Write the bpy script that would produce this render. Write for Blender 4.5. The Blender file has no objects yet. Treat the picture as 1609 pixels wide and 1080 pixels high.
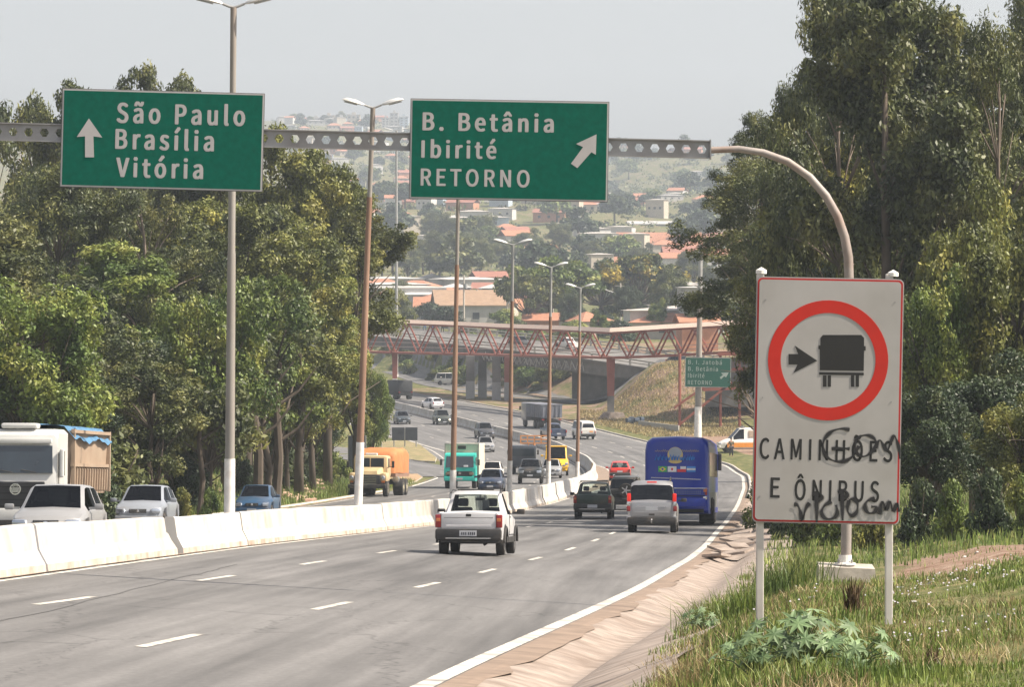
import bpy, bmesh, math, random
import numpy as np
from mathutils import Vector, Matrix
R = math.radians
SC = bpy.context.scene
COL = SC.collection
# ------------------------------------------------------------------ camera, sky, sun, exposure
F = 6500.0; PW, PH, HY = 1609.0, 1080.0, 440.0          # focal length in photo pixels, photo size, horizon row
cam_d = bpy.data.cameras.new('camera'); cam = bpy.data.objects.new('camera', cam_d); COL.objects.link(cam)
cam.location = (0, 0, 0); cam.rotation_euler = (R(90), 0, 0)
cam_d.sensor_width = 36; cam_d.lens = 36 * F / PW
cam_d.shift_y = -(PH / 2 - HY) / PW
cam_d.clip_start = 0.5; cam_d.clip_end = 12000
SC.camera = cam
SUN_EL, SUN_AZ = 50.0, 99.0                              # azimuth clockwise from the viewing direction
W = bpy.data.worlds.new("World"); SC.world = W; W.use_nodes = True
wn = W.node_tree; bg = wn.nodes['Background']
sky = wn.nodes.new('ShaderNodeTexSky'); sky.sky_type = 'NISHITA'; sky.sun_disc = False
sky.sun_elevation = R(SUN_EL); sky.sun_rotation = R(SUN_AZ)
sky.air_density = 1.0; sky.dust_density = 5.0; sky.ozone_density = 1.2; sky.altitude = 800
hs_ = wn.nodes.new('ShaderNodeHueSaturation'); hs_.inputs['Saturation'].default_value = .42; wn.links.new(sky.outputs[0], hs_.inputs['Color'])      # dusty dry-season sky
tn_ = wn.nodes.new('ShaderNodeMix'); tn_.data_type = 'RGBA'; tn_.blend_type = 'MULTIPLY'; tn_.inputs['Factor'].default_value = 1; tn_.inputs['B'].default_value = (1.0, .955, .935, 1)
wn.links.new(hs_.outputs[0], tn_.inputs['A']); wn.links.new(tn_.outputs['Result'], bg.inputs[0]); bg.inputs[1].default_value = 0.108
sun_d = bpy.data.lights.new('sun', 'SUN'); sun_d.energy = 5.0; sun_d.angle = R(0.6); sun_d.color = (1.0, 0.90, 0.76)
sun = bpy.data.objects.new('sun', sun_d); COL.objects.link(sun)
sv = Vector((math.cos(R(SUN_EL)) * math.sin(R(SUN_AZ)), math.cos(R(SUN_EL)) * math.cos(R(SUN_AZ)), math.sin(R(SUN_EL))))
sun.rotation_euler = sv.to_track_quat('Z', 'Y').to_euler(); sun.location = sv * 50
SC.view_settings.view_transform = 'Standard'; SC.view_settings.look = 'None'
SC.view_settings.exposure = 0.95; SC.view_settings.gamma = 1.0
SC.cycles.volume_bounces = 0; SC.cycles.max_bounces = 8; SC.cycles.transparent_max_bounces = 8

# ------------------------------------------------------------------ small helpers
def tag(o, label=None, cat=None, group=None, kind=None):
    if label: o['label'] = label
    if cat: o['category'] = cat
    if group: o['group'] = group
    if kind: o['kind'] = kind
    return o
def empty(name, loc=(0, 0, 0), rz=0.0, parent=None):
    o = bpy.data.objects.new(name, None); COL.objects.link(o)
    o.location = loc; o.rotation_euler = (0, 0, rz); o.empty_display_size = 0.2
    if parent: o.parent = parent
    return o
def link_mesh(name, me, parent=None, loc=(0, 0, 0)):
    o = bpy.data.objects.new(name, me); COL.objects.link(o); o.location = loc
    if parent: o.parent = parent
    return o
def copy_tree(o, parent=None):
    c = o.copy(); COL.objects.link(c); c.parent = parent
    for ch in list(o.children): copy_tree(ch, c)
    return c

MATS = {}
def _n(nt, t, **k):
    n = nt.nodes.new(t)
    for a, b in k.items(): setattr(n, a, b)
    return n
def mat(name, col, rough=0.6, metal=0.0, var=0.12, scale=3.0, dirt=None, dirt_amt=0.0, spec=0.5, coat=0.0, bump=0.0, emit=None, stretch=None):
    """principled material whose colour wanders with noise; optional dirt colour laid on in blotches"""
    if name in MATS: return MATS[name]
    m = bpy.data.materials.new(name); m.use_nodes = True; nt = m.node_tree; L = nt.links
    b = nt.nodes['Principled BSDF']
    b.inputs['Roughness'].default_value = rough; b.inputs['Metallic'].default_value = metal
    b.inputs['Specular IOR Level'].default_value = spec; b.inputs['Coat Weight'].default_value = coat
    tc = _n(nt, 'ShaderNodeTexCoord'); src = tc.outputs['Object']
    if stretch:
        mp = _n(nt, 'ShaderNodeMapping'); mp.inputs['Scale'].default_value = stretch
        L.new(src, mp.inputs[0]); src = mp.outputs[0]
    no = _n(nt, 'ShaderNodeTexNoise'); no.inputs['Scale'].default_value = scale; no.inputs['Detail'].default_value = 6; no.inputs['Roughness'].default_value = .62
    L.new(src, no.inputs['Vector'])
    mr = _n(nt, 'ShaderNodeMapRange'); mr.inputs[1].default_value = .3; mr.inputs[2].default_value = .7
    mr.inputs[3].default_value = 1 - var; mr.inputs[4].default_value = 1 + var
    L.new(no.outputs[0], mr.inputs[0])
    mx = _n(nt, 'ShaderNodeVectorMath', operation='SCALE'); mx.inputs[0].default_value = col[:3]
    L.new(mr.outputs[0], mx.inputs['Scale']); out = mx.outputs[0]
    if dirt:
        n2 = _n(nt, 'ShaderNodeTexNoise'); n2.inputs['Scale'].default_value = scale * .6; n2.inputs['Detail'].default_value = 8
        L.new(src, n2.inputs['Vector'])
        r2 = _n(nt, 'ShaderNodeMapRange'); r2.inputs[1].default_value = .45; r2.inputs[2].default_value = .75
        r2.inputs[3].default_value = 0; r2.inputs[4].default_value = dirt_amt
        L.new(n2.outputs[0], r2.inputs[0])
        mm = _n(nt, 'ShaderNodeMix', data_type='RGBA'); L.new(r2.outputs[0], mm.inputs['Factor'])
        L.new(out, mm.inputs['A']); mm.inputs['B'].default_value = (*dirt, 1); out = mm.outputs['Result']
    L.new(out, b.inputs['Base Color'])
    if bump:
        bp = _n(nt, 'ShaderNodeBump'); bp.inputs['Strength'].default_value = bump; bp.inputs['Distance'].default_value = .05
        L.new(no.outputs[0], bp.inputs['Height']); L.new(bp.outputs[0], b.inputs['Normal'])
    if emit:
        b.inputs['Emission Color'].default_value = (*emit[:3], 1); b.inputs['Emission Strength'].default_value = emit[3]
    MATS[name] = m; return m
def paint(name, col, rough=.32, metal=0.0, dirt_amt=.35):
    if 'paint_' + name in MATS: return MATS['paint_' + name]
    m = mat('paint_' + name, col, rough, metal, .05, 2.2, (.20, .15, .11), dirt_amt, coat=.15, spec=.35); nt = m.node_tree
    b = nt.nodes['Principled BSDF']; o = nt.nodes['Material Output']; g = _n(nt, 'ShaderNodeNewGeometry'); d = _n(nt, 'ShaderNodeBsdfDiffuse'); d.inputs[0].default_value = (.03, .028, .026, 1)
    x = _n(nt, 'ShaderNodeMixShader'); nt.links.new(g.outputs['Backfacing'], x.inputs[0]); nt.links.new(b.outputs[0], x.inputs[1]); nt.links.new(d.outputs[0], x.inputs[2]); nt.links.new(x.outputs[0], o.inputs[0])   # dark lining inside the shell
    return m
def glass_mat(name, tint, mix):
    if name in MATS: return MATS[name]
    m = bpy.data.materials.new(name); m.use_nodes = True; nt = m.node_tree; nt.nodes.clear(); L = nt.links
    o = _n(nt, 'ShaderNodeOutputMaterial'); t = _n(nt, 'ShaderNodeBsdfTransparent'); g = _n(nt, 'ShaderNodeBsdfGlossy'); s = _n(nt, 'ShaderNodeMixShader')
    t.inputs[0].default_value = (*tint, 1); g.inputs['Roughness'].default_value = .06; g.inputs[0].default_value = (.38, .40, .43, 1)
    fr = _n(nt, 'ShaderNodeLayerWeight'); pw_ = _n(nt, 'ShaderNodeMath', operation='POWER'); pw_.inputs[1].default_value = 4; L.new(fr.outputs['Facing'], pw_.inputs[0])
    ad = _n(nt, 'ShaderNodeMath', operation='MULTIPLY_ADD'); ad.inputs[1].default_value = .8; ad.inputs[2].default_value = .05 + mix; L.new(pw_.outputs[0], ad.inputs[0])
    L.new(ad.outputs[0], s.inputs[0]); L.new(t.outputs[0], s.inputs[1]); L.new(g.outputs[0], s.inputs[2]); L.new(s.outputs[0], o.inputs[0])
    MATS[name] = m; return m

class MB:
    """collects shapes and links them as ONE mesh object"""
    def __init__(s): s.v = []; s.f = []; s.m = []; s.uv = None
    def add(s, vs, fs, mi=0):
        b = len(s.v); s.v.extend([tuple(p) for p in vs]); s.f.extend([tuple(i + b for i in f) for f in fs]); s.m.extend([mi] * len(fs)); return s
    def box(s, c, d, mi=0, rz=0, bev=0.0, M=None):
        x, y, z = d[0] / 2, d[1] / 2, d[2] / 2
        if bev > 0:
            bv = min(bev, x * .95, y * .95, z * .95); bm = bmesh.new(); bmesh.ops.create_cube(bm, size=1)
            for v in bm.verts: v.co = Vector((v.co.x * d[0], v.co.y * d[1], v.co.z * d[2]))
            bmesh.ops.bevel(bm, geom=bm.edges[:], offset=bv, segments=2, profile=.6, affect='EDGES')
            bm.verts.index_update(); vs = [v.co.copy() for v in bm.verts]; fs = [[v.index for v in f.verts] for f in bm.faces]; bm.free()
        else:
            vs = [Vector(p) for p in ((-x, -y, -z), (x, -y, -z), (x, y, -z), (-x, y, -z), (-x, -y, z), (x, -y, z), (x, y, z), (-x, y, z))]
            fs = [(0, 3, 2, 1), (4, 5, 6, 7), (0, 1, 5, 4), (1, 2, 6, 5), (2, 3, 7, 6), (3, 0, 4, 7)]
        T = Matrix.Translation(c) @ Matrix.Rotation(rz, 4, 'Z')
        if M is not None: T = T @ M
        return s.add([T @ p for p in vs], fs, mi)
    def hexa(s, vs, mi=0):       # 8 corners: bottom ring 4, top ring 4
        return s.add(vs, [(0, 3, 2, 1), (4, 5, 6, 7), (0, 1, 5, 4), (1, 2, 6, 5), (2, 3, 7, 6), (3, 0, 4, 7)], mi)
    def tube(s, pts, rad, n=8, mi=0, cap=True, flat=None):
        pts = [Vector(p) for p in pts]; rad = rad if isinstance(rad, (list, tuple)) else [rad] * len(pts)
        vs = []; fs = []; prev = None
        for i, p in enumerate(pts):
            a = pts[max(i - 1, 0)]; b = pts[min(i + 1, len(pts) - 1)]; t = (b - a).normalized() if (b - a).length > 1e-9 else Vector((0, 0, 1))
            if prev is None:
                u = t.cross(Vector((0, 0, 1)));
                if u.length < 1e-3: u = t.cross(Vector((0, 1, 0)))
            else: u = prev - t * prev.dot(t)
            u.normalize(); w = t.cross(u); prev = u
            for k in range(n):
                a_ = 2 * math.pi * k / n; vs.append(p + (u * math.cos(a_) + w * math.sin(a_)) * rad[i])
        for i in range(len(pts) - 1):
            for k in range(n):
                k2 = (k + 1) % n; fs.append((i * n + k, i * n + k2, (i + 1) * n + k2, (i + 1) * n + k))
        if cap: fs.append(tuple(range(n - 1, -1, -1))); fs.append(tuple((len(pts) - 1) * n + k for k in range(n)))
        return s.add(vs, fs, mi)
    def lathe(s, prof, c=(0, 0, 0), axis='Z', n=24, mi=0):     # prof: (r, h)
        vs = []; fs = []
        for r, h in prof:
            for k in range(n):
                a = 2 * math.pi * k / n; x, y, z = r * math.cos(a), r * math.sin(a), h
                if axis == 'X': x, y, z = h, x, y
                if axis == 'Y': x, y, z = x, h, y
                vs.append((x + c[0], y + c[1], z + c[2]))
        for i in range(len(prof) - 1):
            for k in range(n):
                k2 = (k + 1) % n; fs.append((i * n + k, i * n + k2, (i + 1) * n + k2, (i + 1) * n + k))
        if prof[0][0] > 1e-6: fs.append(tuple(range(n - 1, -1, -1)))
        if prof[-1][0] > 1e-6: fs.append(tuple((len(prof) - 1) * n + k for k in range(n)))
        return s.add(vs, fs, mi)
    def extrude(s, poly, y0, y1, mi=0, plane='XZ'):            # polygon in XZ drawn out along Y (or in YZ along X)
        n = len(poly)
        if plane == 'XZ': vs = [(p[0], y0, p[1]) for p in poly] + [(p[0], y1, p[1]) for p in poly]
        elif plane == 'YZ': vs = [(y0, p[0], p[1]) for p in poly] + [(y1, p[0], p[1]) for p in poly]
        else: vs = [(p[0], p[1], y0) for p in poly] + [(p[0], p[1], y1) for p in poly]
        fs = [tuple(range(n - 1, -1, -1)), tuple(range(n, 2 * n))] + [(i, (i + 1) % n, n + (i + 1) % n, n + i) for i in range(n)]
        return s.add(vs, fs, mi)
    def build(s, name, mats, parent=None, smooth=False, loc=(0, 0, 0), angle=35):
        me = bpy.data.meshes.new(name); me.from_pydata(s.v, [], s.f); me.validate()
        mats = mats if isinstance(mats, (list, tuple)) else [mats]
        for m in mats: me.materials.append(m)
        if len(mats) > 1 and len(me.polygons) == len(s.m): me.polygons.foreach_set('material_index', s.m)
        bm = bmesh.new(); bm.from_mesh(me); bmesh.ops.recalc_face_normals(bm, faces=bm.faces[:]); bm.to_mesh(me); bm.free()
        if smooth:
            me.polygons.foreach_set('use_smooth', [True] * len(me.polygons))
            try: me.set_sharp_from_angle(angle=R(angle))
            except Exception: pass
        return link_mesh(name, me, parent, loc)

FONT = None
try:
    import os
    FONT = bpy.data.fonts.load(os.path.join(bpy.utils.resource_path('LOCAL'), 'datafiles', 'fonts', 'Noto Sans CJK Regular.woff2'))   # the grotesque that ships inside Blender
except Exception: FONT = None
def text_mesh(txt, size, space=1.0, bold=.02, depth=.004):
    cu = bpy.data.curves.new('lettering', 'FONT'); cu.body = txt; cu.size = size
    if FONT: cu.font = FONT
    cu.space_character = space
    cu.offset = 0 if FONT else bold * size; cu.extrude = 0 if FONT else depth; cu.align_x = 'LEFT'; cu.resolution_u = 4
    o = bpy.data.objects.new('lettering', cu); COL.objects.link(o)
    dg = bpy.context.evaluated_depsgraph_get(); dg.update(); me = bpy.data.meshes.new_from_object(o.evaluated_get(dg))
    bpy.data.objects.remove(o); bpy.data.curves.remove(cu)
    return me
def lettering(parent, txt, x, y, z, width, height, m, name='lettering', space=1.15, bold=.02, cap='B'):
    """text in the parent's XZ plane facing -Y; left edge x, baseline z, total width, capital height"""
    ref = text_mesh(cap, 1.0, 1, 0); hs = max(v.co.y for v in ref.vertices); bpy.data.meshes.remove(ref)
    me = text_mesh(txt, height / hs, space, bold)
    if FONT:                                    # embolden: thin sheets of the same letters a hair apart, each face at its own depth
        bm = bmesh.new(); d = bold * height * 1.15
        for i, (ax, az) in enumerate(((0, 0), (1, 0), (-1, 0), (.7, .7), (-.7, .7), (.7, -.7), (-.7, -.7)) if bold > 0 else ((0, 0),)):
            m2 = me.copy(); m2.transform(Matrix.Translation((ax * d, az * d * .6, -.0004 * i))); bm.from_mesh(m2); bpy.data.meshes.remove(m2)
        bmesh.ops.split_edges(bm, edges=bm.edges[:])
        for k, f in enumerate(bm.faces):
            for v in f.verts: v.co.z += (k % 11) * .00003
        bm.to_mesh(me); bm.free()
    xs = [v.co.x for v in me.vertices]; w = max(xs) - min(xs); k = width / w; mn = min(xs)
    me.transform(Matrix(((k, 0, 0, -mn * k), (0, 0, -1, 0), (0, 1, 0, 0), (0, 0, 0, 1))))
    me.materials.clear(); me.materials.append(m); me.name = name
    return link_mesh(name, me, parent, (x, y, z))
# ------------------------------------------------------------------ lie of the land
ROAD_Z = np.array([(-60, 1.6), (0, -1.4), (176, -10.2), (207, -11.5), (240, -12.65), (275, -13.9), (310, -15.0), (340, -15.9), (380, -16.65), (433, -16.9), (480, -16.6), (520, -16.35), (600, -16.25), (900, -16.2), (5000, -16.2)])
MED = np.array([(-60, -13.4), (0, -10.9), (65, -8.05), (97, -6.68), (130, -4.43), (163, -2.34), (199, -.17), (226, 2.0), (257, 4.09), (290, 5.6), (325, 6.5), (355, 6.6), (385, 5.65), (408, 4.0), (432, 1.0), (468, -5.2), (528, -15.6), (600, -28.5), (700, -46), (5000, -46)])
RIGHT = np.array([(-60, -6.5), (0, -3.6), (41.6, -.73), (63.4, 1.17), (79.2, 2.5), (105.6, 4.4), (125, 5.9), (177, 9.3), (225, 12.4), (277, 15.6), (325, 18.2), (365, 18.9), (400, 16.9), (431, 13.6), (460, 9.2), (497, 3.5), (575, -10.6), (640, -22), (700, -33), (5000, -33)])
LEFTW = np.array([(0, 11.6), (385, 12.2), (900, 12.2)])
def smooth_interp(tab, w=7.0):
    ys = np.arange(-60, 5000, 1.0); v = np.interp(ys, tab[:, 0], tab[:, 1])
    k = np.exp(-.5 * (np.arange(-20, 21) / w) ** 2); k /= k.sum()
    sm = np.convolve(np.pad(v, 20, mode='edge'), k, mode='valid')
    sm[:25] = v[:25]
    return lambda y: float(np.interp(y, ys, sm))
P_ = smooth_interp(ROAD_Z, 6); XM = smooth_interp(MED, 5); XR = smooth_interp(RIGHT, 5)
CF = lambda y: float(np.interp(y, [110, 150, 185], [.55, .2, 0]))     # crossfall of the right carriageway, median to edge
def RZ(x, y): return P_(y) - CF(y) * min(1.1, max(0.0, (x - XM(y)) / (XR(y) - XM(y))))
def XL(y): return XM(y) - float(np.interp(y, LEFTW[:, 0], LEFTW[:, 1]))
def sst(a, b, x):
    t = min(max((x - a) / (b - a), 0.0), 1.0); return t * t * (3 - 2 * t)
def vnoise(x, y, seed=0):
    def h(i, j):
        n = math.sin(i * 127.1 + j * 311.7 + seed * 74.7) * 43758.5453; return n - math.floor(n)
    i, j = math.floor(x), math.floor(y); fx, fy = x - i, y - j; fx = fx * fx * (3 - 2 * fx); fy = fy * fy * (3 - 2 * fy)
    return (h(i, j) * (1 - fx) + h(i + 1, j) * fx) * (1 - fy) + (h(i, j + 1) * (1 - fx) + h(i + 1, j + 1) * fx) * fy * 1.0
SIDE = [(-60, 985), (-26, 800), (-11, 645), (-4.5, 595), (5, 556), (16, 530), (40, 505)]      # side road beyond the highway (X, Y)
def y_side(x): return float(np.interp(x, [p[0] for p in SIDE], [p[1] for p in SIDE]))
def y_via(x): return 560 - (x + 3) * 3.5 if x > -40 else 689.5
UP = np.array([(0, -9), (600, -9.4), (700, -8.8), (800, -8.0), (900, -5.5), (1000, -2), (1300, 8), (1700, 23.5), (2200, 47), (2800, 88), (3300, 116), (3500, 119), (3800, 112), (5000, 90), (9000, 60)])
def bank(y): return .14 + .70 * (1 - sst(30, 84, y))
def zg(x, y):
    """ground height"""
    road = RZ(x, y) if y < 190 else P_(y); z = road
    if y < 620:
        xr, xl = XR(y), XL(y)
        if x > xr:
            d = x - xr; road = P_(y) - CF(y); k = bank(y)
            z = road + k * min(1.0, max(0.0, (d - 1.1) / 2.3)) ** 1.15 - .30 * sst(.2, .7, d) * (1 - sst(1.1, 1.7, d)) * (1 - sst(200, 260, y)) + .35 * sst(14, 50, d) + .5 * sst(4.5, 7.5, d) * (1 - sst(180, 240, y))
            if d > 1.5: z += (vnoise(x * .35, y * .35) - .5) * .22 * sst(1.5, 4, d)
        elif x < xl:
            d = xl - x; j = 1 - sst(250, 300, y) * (1 - sst(430, 470, y))
            z = road + j * (.1 * sst(.1, .5, d) + 1.6 * sst(.8, 9, d)) + (1 - j) * 1.2 * sst(14, 26, d) + 5 * sst(12, 60, d) + 12 * sst(60, 200, d)
            if d > 1: z += (vnoise(x * .3, y * .2, 3) - .5) * .5 * sst(1, 5, d)
    # embankment that carries the viaduct's right end
    if y > 430:
        e = sst(9.5 + max(0, 500 - y) * .05, 19.5, x) * sst(474, 512, y + (x - 14) * .55)
        z = max(z, -16.6 + 6.3 * e + (vnoise(x * .4, y * .3, 5) - .5) * .5 * e) if e > .001 else z
    ys = y_side(x)
    if y > ys + 7 and y > 480:
        u = float(np.interp(y, UP[:, 0], UP[:, 1]))
        if y > 900: u += (vnoise(x / 130, y / 260, 9) - .5) * 26 * sst(900, 1800, y) + (vnoise(x / 45, y / 90, 4) - .5) * 9 * sst(900, 1800, y)
        if y > 2500: u += sst(-40, -160, x) * 8 - sst(40, 140, x) * 34 * sst(2500, 3200, y)
        z = z + (u - z) * sst(ys + 7, ys + 50, y) if u > z else u
    return z
def unproj(px, py, y):           # point of the pixel's ray at depth y
    return Vector(((px - PW / 2) * y / F, y, (HY - py) * y / F))
def hit(px, py, y0=15.0, y1=5000.0, fn=zg):
    y = y0
    while y < y1:
        p = unproj(px, py, y)
        if p.z <= fn(p.x, p.y):
            a, b = y - max(.5, y * .004), y
            for _ in range(18):
                m = (a + b) / 2; q = unproj(px, py, m)
                if q.z <= fn(q.x, q.y): b = m
                else: a = m
            return unproj(px, py, b)
        y += max(.5, y * .004)
    return unproj(px, py, y1)
def at(px, y, dz=0.0):           # ground point under column px at depth y
    x = (px - PW / 2) * y / F; return Vector((x, y, zg(x, y) + dz))

# ------------------------------------------------------------------ materials of the setting
def ground_mat():
    m = bpy.data.materials.new('ground_mix'); m.use_nodes = True; nt = m.node_tree; L = nt.links; b = nt.nodes['Principled BSDF']
    b.inputs['Roughness'].default_value = .95; b.inputs['Specular IOR Level'].default_value = .15
    tc = _n(nt, 'ShaderNodeTexCoord')
    def noise(sc, det=6, st=(1, 1, 1), off=(0, 0, 0)):
        mp = _n(nt, 'ShaderNodeMapping'); mp.inputs['Scale'].default_value = st; mp.inputs['Location'].default_value = off
        L.new(tc.outputs['Object'], mp.inputs[0])
        n = _n(nt, 'ShaderNodeTexNoise'); n.inputs['Scale'].default_value = sc; n.inputs['Detail'].default_value = det; n.inputs['Roughness'].default_value = .65
        L.new(mp.outputs[0], n.inputs['Vector']); return n.outputs[0]
    def ramp(src, stops):
        r = _n(nt, 'ShaderNodeValToRGB'); e = r.color_ramp.elements
        while len(e) > 1: e.remove(e[-1])
        e[0].position = stops[0][0]; e[0].color = (*stops[0][1], 1)
        for p, c in stops[1:]: q = e.new(p); q.color = (*c, 1)
        L.new(src, r.inputs[0]); return r.outputs[0]
    g = ramp(noise(1.6, 10, (1, .5, 1)), [(.3, (.045, .060, .020)), (.46, (.085, .098, .032)), (.57, (.15, .14, .060)), (.7, (.24, .19, .10))])
    dcol = ramp(noise(2.5, 8), [(.3, (.15, .08, .05)), (.55, (.25, .175, .13)), (.8, (.36, .29, .23))])
    at_ = _n(nt, 'ShaderNodeAttribute'); at_.attribute_name = 'bare'
    ad = _n(nt, 'ShaderNodeMath', operation='ADD'); L.new(at_.outputs['Fac'], ad.inputs[0])
    sb = _n(nt, 'ShaderNodeMath', operation='MULTIPLY_ADD'); L.new(noise(.35, 8, (1, .6, 1), (7, 3, 0)), sb.inputs[0]); sb.inputs[1].default_value = 1.6; sb.inputs[2].default_value = -.98
    L.new(sb.outputs[0], ad.inputs[1]); ad.use_clamp = True
    mr = _n(nt, 'ShaderNodeMapRange'); mr.inputs[1].default_value = .25; mr.inputs[2].default_value = .5; L.new(ad.outputs[0], mr.inputs[0])
    mx = _n(nt, 'ShaderNodeMix', data_type='RGBA'); L.new(mr.outputs[0], mx.inputs['Factor']); L.new(g, mx.inputs['A']); L.new(dcol, mx.inputs['B'])
    L.new(mx.outputs['Result'], b.inputs['Base Color'])
    bp = _n(nt, 'ShaderNodeBump'); bp.inputs['Strength'].default_value = .6; bp.inputs['Distance'].default_value = .12
    L.new(noise(6, 8), bp.inputs['Height']); L.new(bp.outputs[0], b.inputs['Normal'])
    return m
def asphalt_mat():
    m = bpy.data.materials.new('asphalt'); m.use_nodes = True; nt = m.node_tree; L = nt.links; b = nt.nodes['Principled BSDF']
    b.inputs['Roughness'].default_value = .78; b.inputs['Specular IOR Level'].default_value = .35
    uv = _n(nt, 'ShaderNodeUVMap'); uv.uv_map = 'UVMap'
    def noise(sc, det, st, rg=.6):
        mp = _n(nt, 'ShaderNodeMapping'); mp.inputs['Scale'].default_value = st; L.new(uv.outputs[0], mp.inputs[0])
        n = _n(nt, 'ShaderNodeTexNoise'); n.inputs['Scale'].default_value = sc; n.inputs['Detail'].default_value = det; n.inputs['Roughness'].default_value = rg
        L.new(mp.outputs[0], n.inputs['Vector']); return n.outputs[0]
    def mrange(src, a, b_, c, d):
        r = _n(nt, 'ShaderNodeMapRange'); r.inputs[1].default_value = a; r.inputs[2].default_value = b_; r.inputs[3].default_value = c; r.inputs[4].default_value = d
        L.new(src, r.inputs[0]); return r.outputs[0]
    def mul(a, b_):
        q = _n(nt, 'ShaderNodeMath', operation='MULTIPLY'); L.new(a, q.inputs[0]); L.new(b_, q.inputs[1]); return q.outputs[0]
    streak = mrange(noise(1, 5, (1.6, .035, 1)),   .3, .7, .58, 1.26)          # worn and oil-dark lanes run along the road
    patch = mrange(noise(.25, 6, (1, .35, 1)), .3, .7, .82, 1.12)
    grain = mrange(noise(9, 10, (1, .6, 1), .85), .3, .7, .72, 1.28)
    vo = _n(nt, 'ShaderNodeTexVoronoi', feature='DISTANCE_TO_EDGE'); vo.inputs['Scale'].default_value = .22; mp = _n(nt, 'ShaderNodeMapping'); mp.inputs['Scale'].default_value = (1.2, .35, 1)
    nz = _n(nt, 'ShaderNodeTexNoise'); nz.inputs['Scale'].default_value = 1.2; nz.inputs['Detail'].default_value = 5; L.new(uv.outputs[0], nz.inputs['Vector'])
    vm = _n(nt, 'ShaderNodeVectorMath', operation='MULTIPLY_ADD'); L.new(nz.outputs[1], vm.inputs[0]); vm.inputs[1].default_value = (1.2, 1.2, 0); L.new(uv.outputs[0], vm.inputs[2])
    L.new(vm.outputs[0], mp.inputs[0]); L.new(mp.outputs[0], vo.inputs['Vector'])
    crack = mrange(vo.outputs[0], .0, .006, .62, 1.0)
    v = mul(mul(streak, patch), mul(grain, crack))
    sc = _n(nt, 'ShaderNodeVectorMath', operation='SCALE'); sc.inputs[0].default_value = (.138, .134, .131); L.new(v, sc.inputs['Scale'])
    L.new(sc.outputs[0], b.inputs['Base Color'])
    bp = _n(nt, 'ShaderNodeBump'); bp.inputs['Strength'].default_value = .25; bp.inputs['Distance'].default_value = .01
    L.new(noise(40, 4, (1, 1, 1)), bp.inputs['Height']); L.new(bp.outputs[0], b.inputs['Normal'])
    return m
M_GROUND = ground_mat(); M_ASPH = asphalt_mat()
M_LINE = mat('road_paint', (.50, .47, .42), .8, var=.15, scale=3, dirt=(.16, .15, .14), dirt_amt=.95)
M_LINEY = mat('road_paint_worn_ochre', (.52, .42, .27), .8, var=.15, scale=3, dirt=(.2, .18, .15), dirt_amt=.7)
M_CONC = mat('pale_pinkish_concrete', (.275, .225, .19), .92, var=.3, scale=2.4, dirt=(.14, .10, .075), dirt_amt=.85, bump=.35)
M_DIRT = mat('brown_road_dirt', (.19, .14, .105), .95, var=.25, scale=2.0, dirt=(.25, .185, .14), dirt_amt=.6)
M_BARR = mat('whitewashed_concrete', (.47, .45, .42), .85, var=.12, scale=1.3, dirt=(.27, .22, .17), dirt_amt=.75, bump=.1)
M_BARRB = mat('stained_concrete_foot', (.46, .40, .34), .9, var=.25, scale=2.2, dirt=(.22, .15, .10), dirt_amt=.9)
M_KERB = mat('kerb_concrete', (.42, .39, .35), .9, var=.2, scale=2, dirt=(.25, .18, .13), dirt_amt=.5)
M_GREYC = mat('weathered_grey_concrete', (.15, .143, .135), .9, var=.25, scale=.5, dirt=(.07, .065, .06), dirt_amt=.6, bump=.15)

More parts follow.
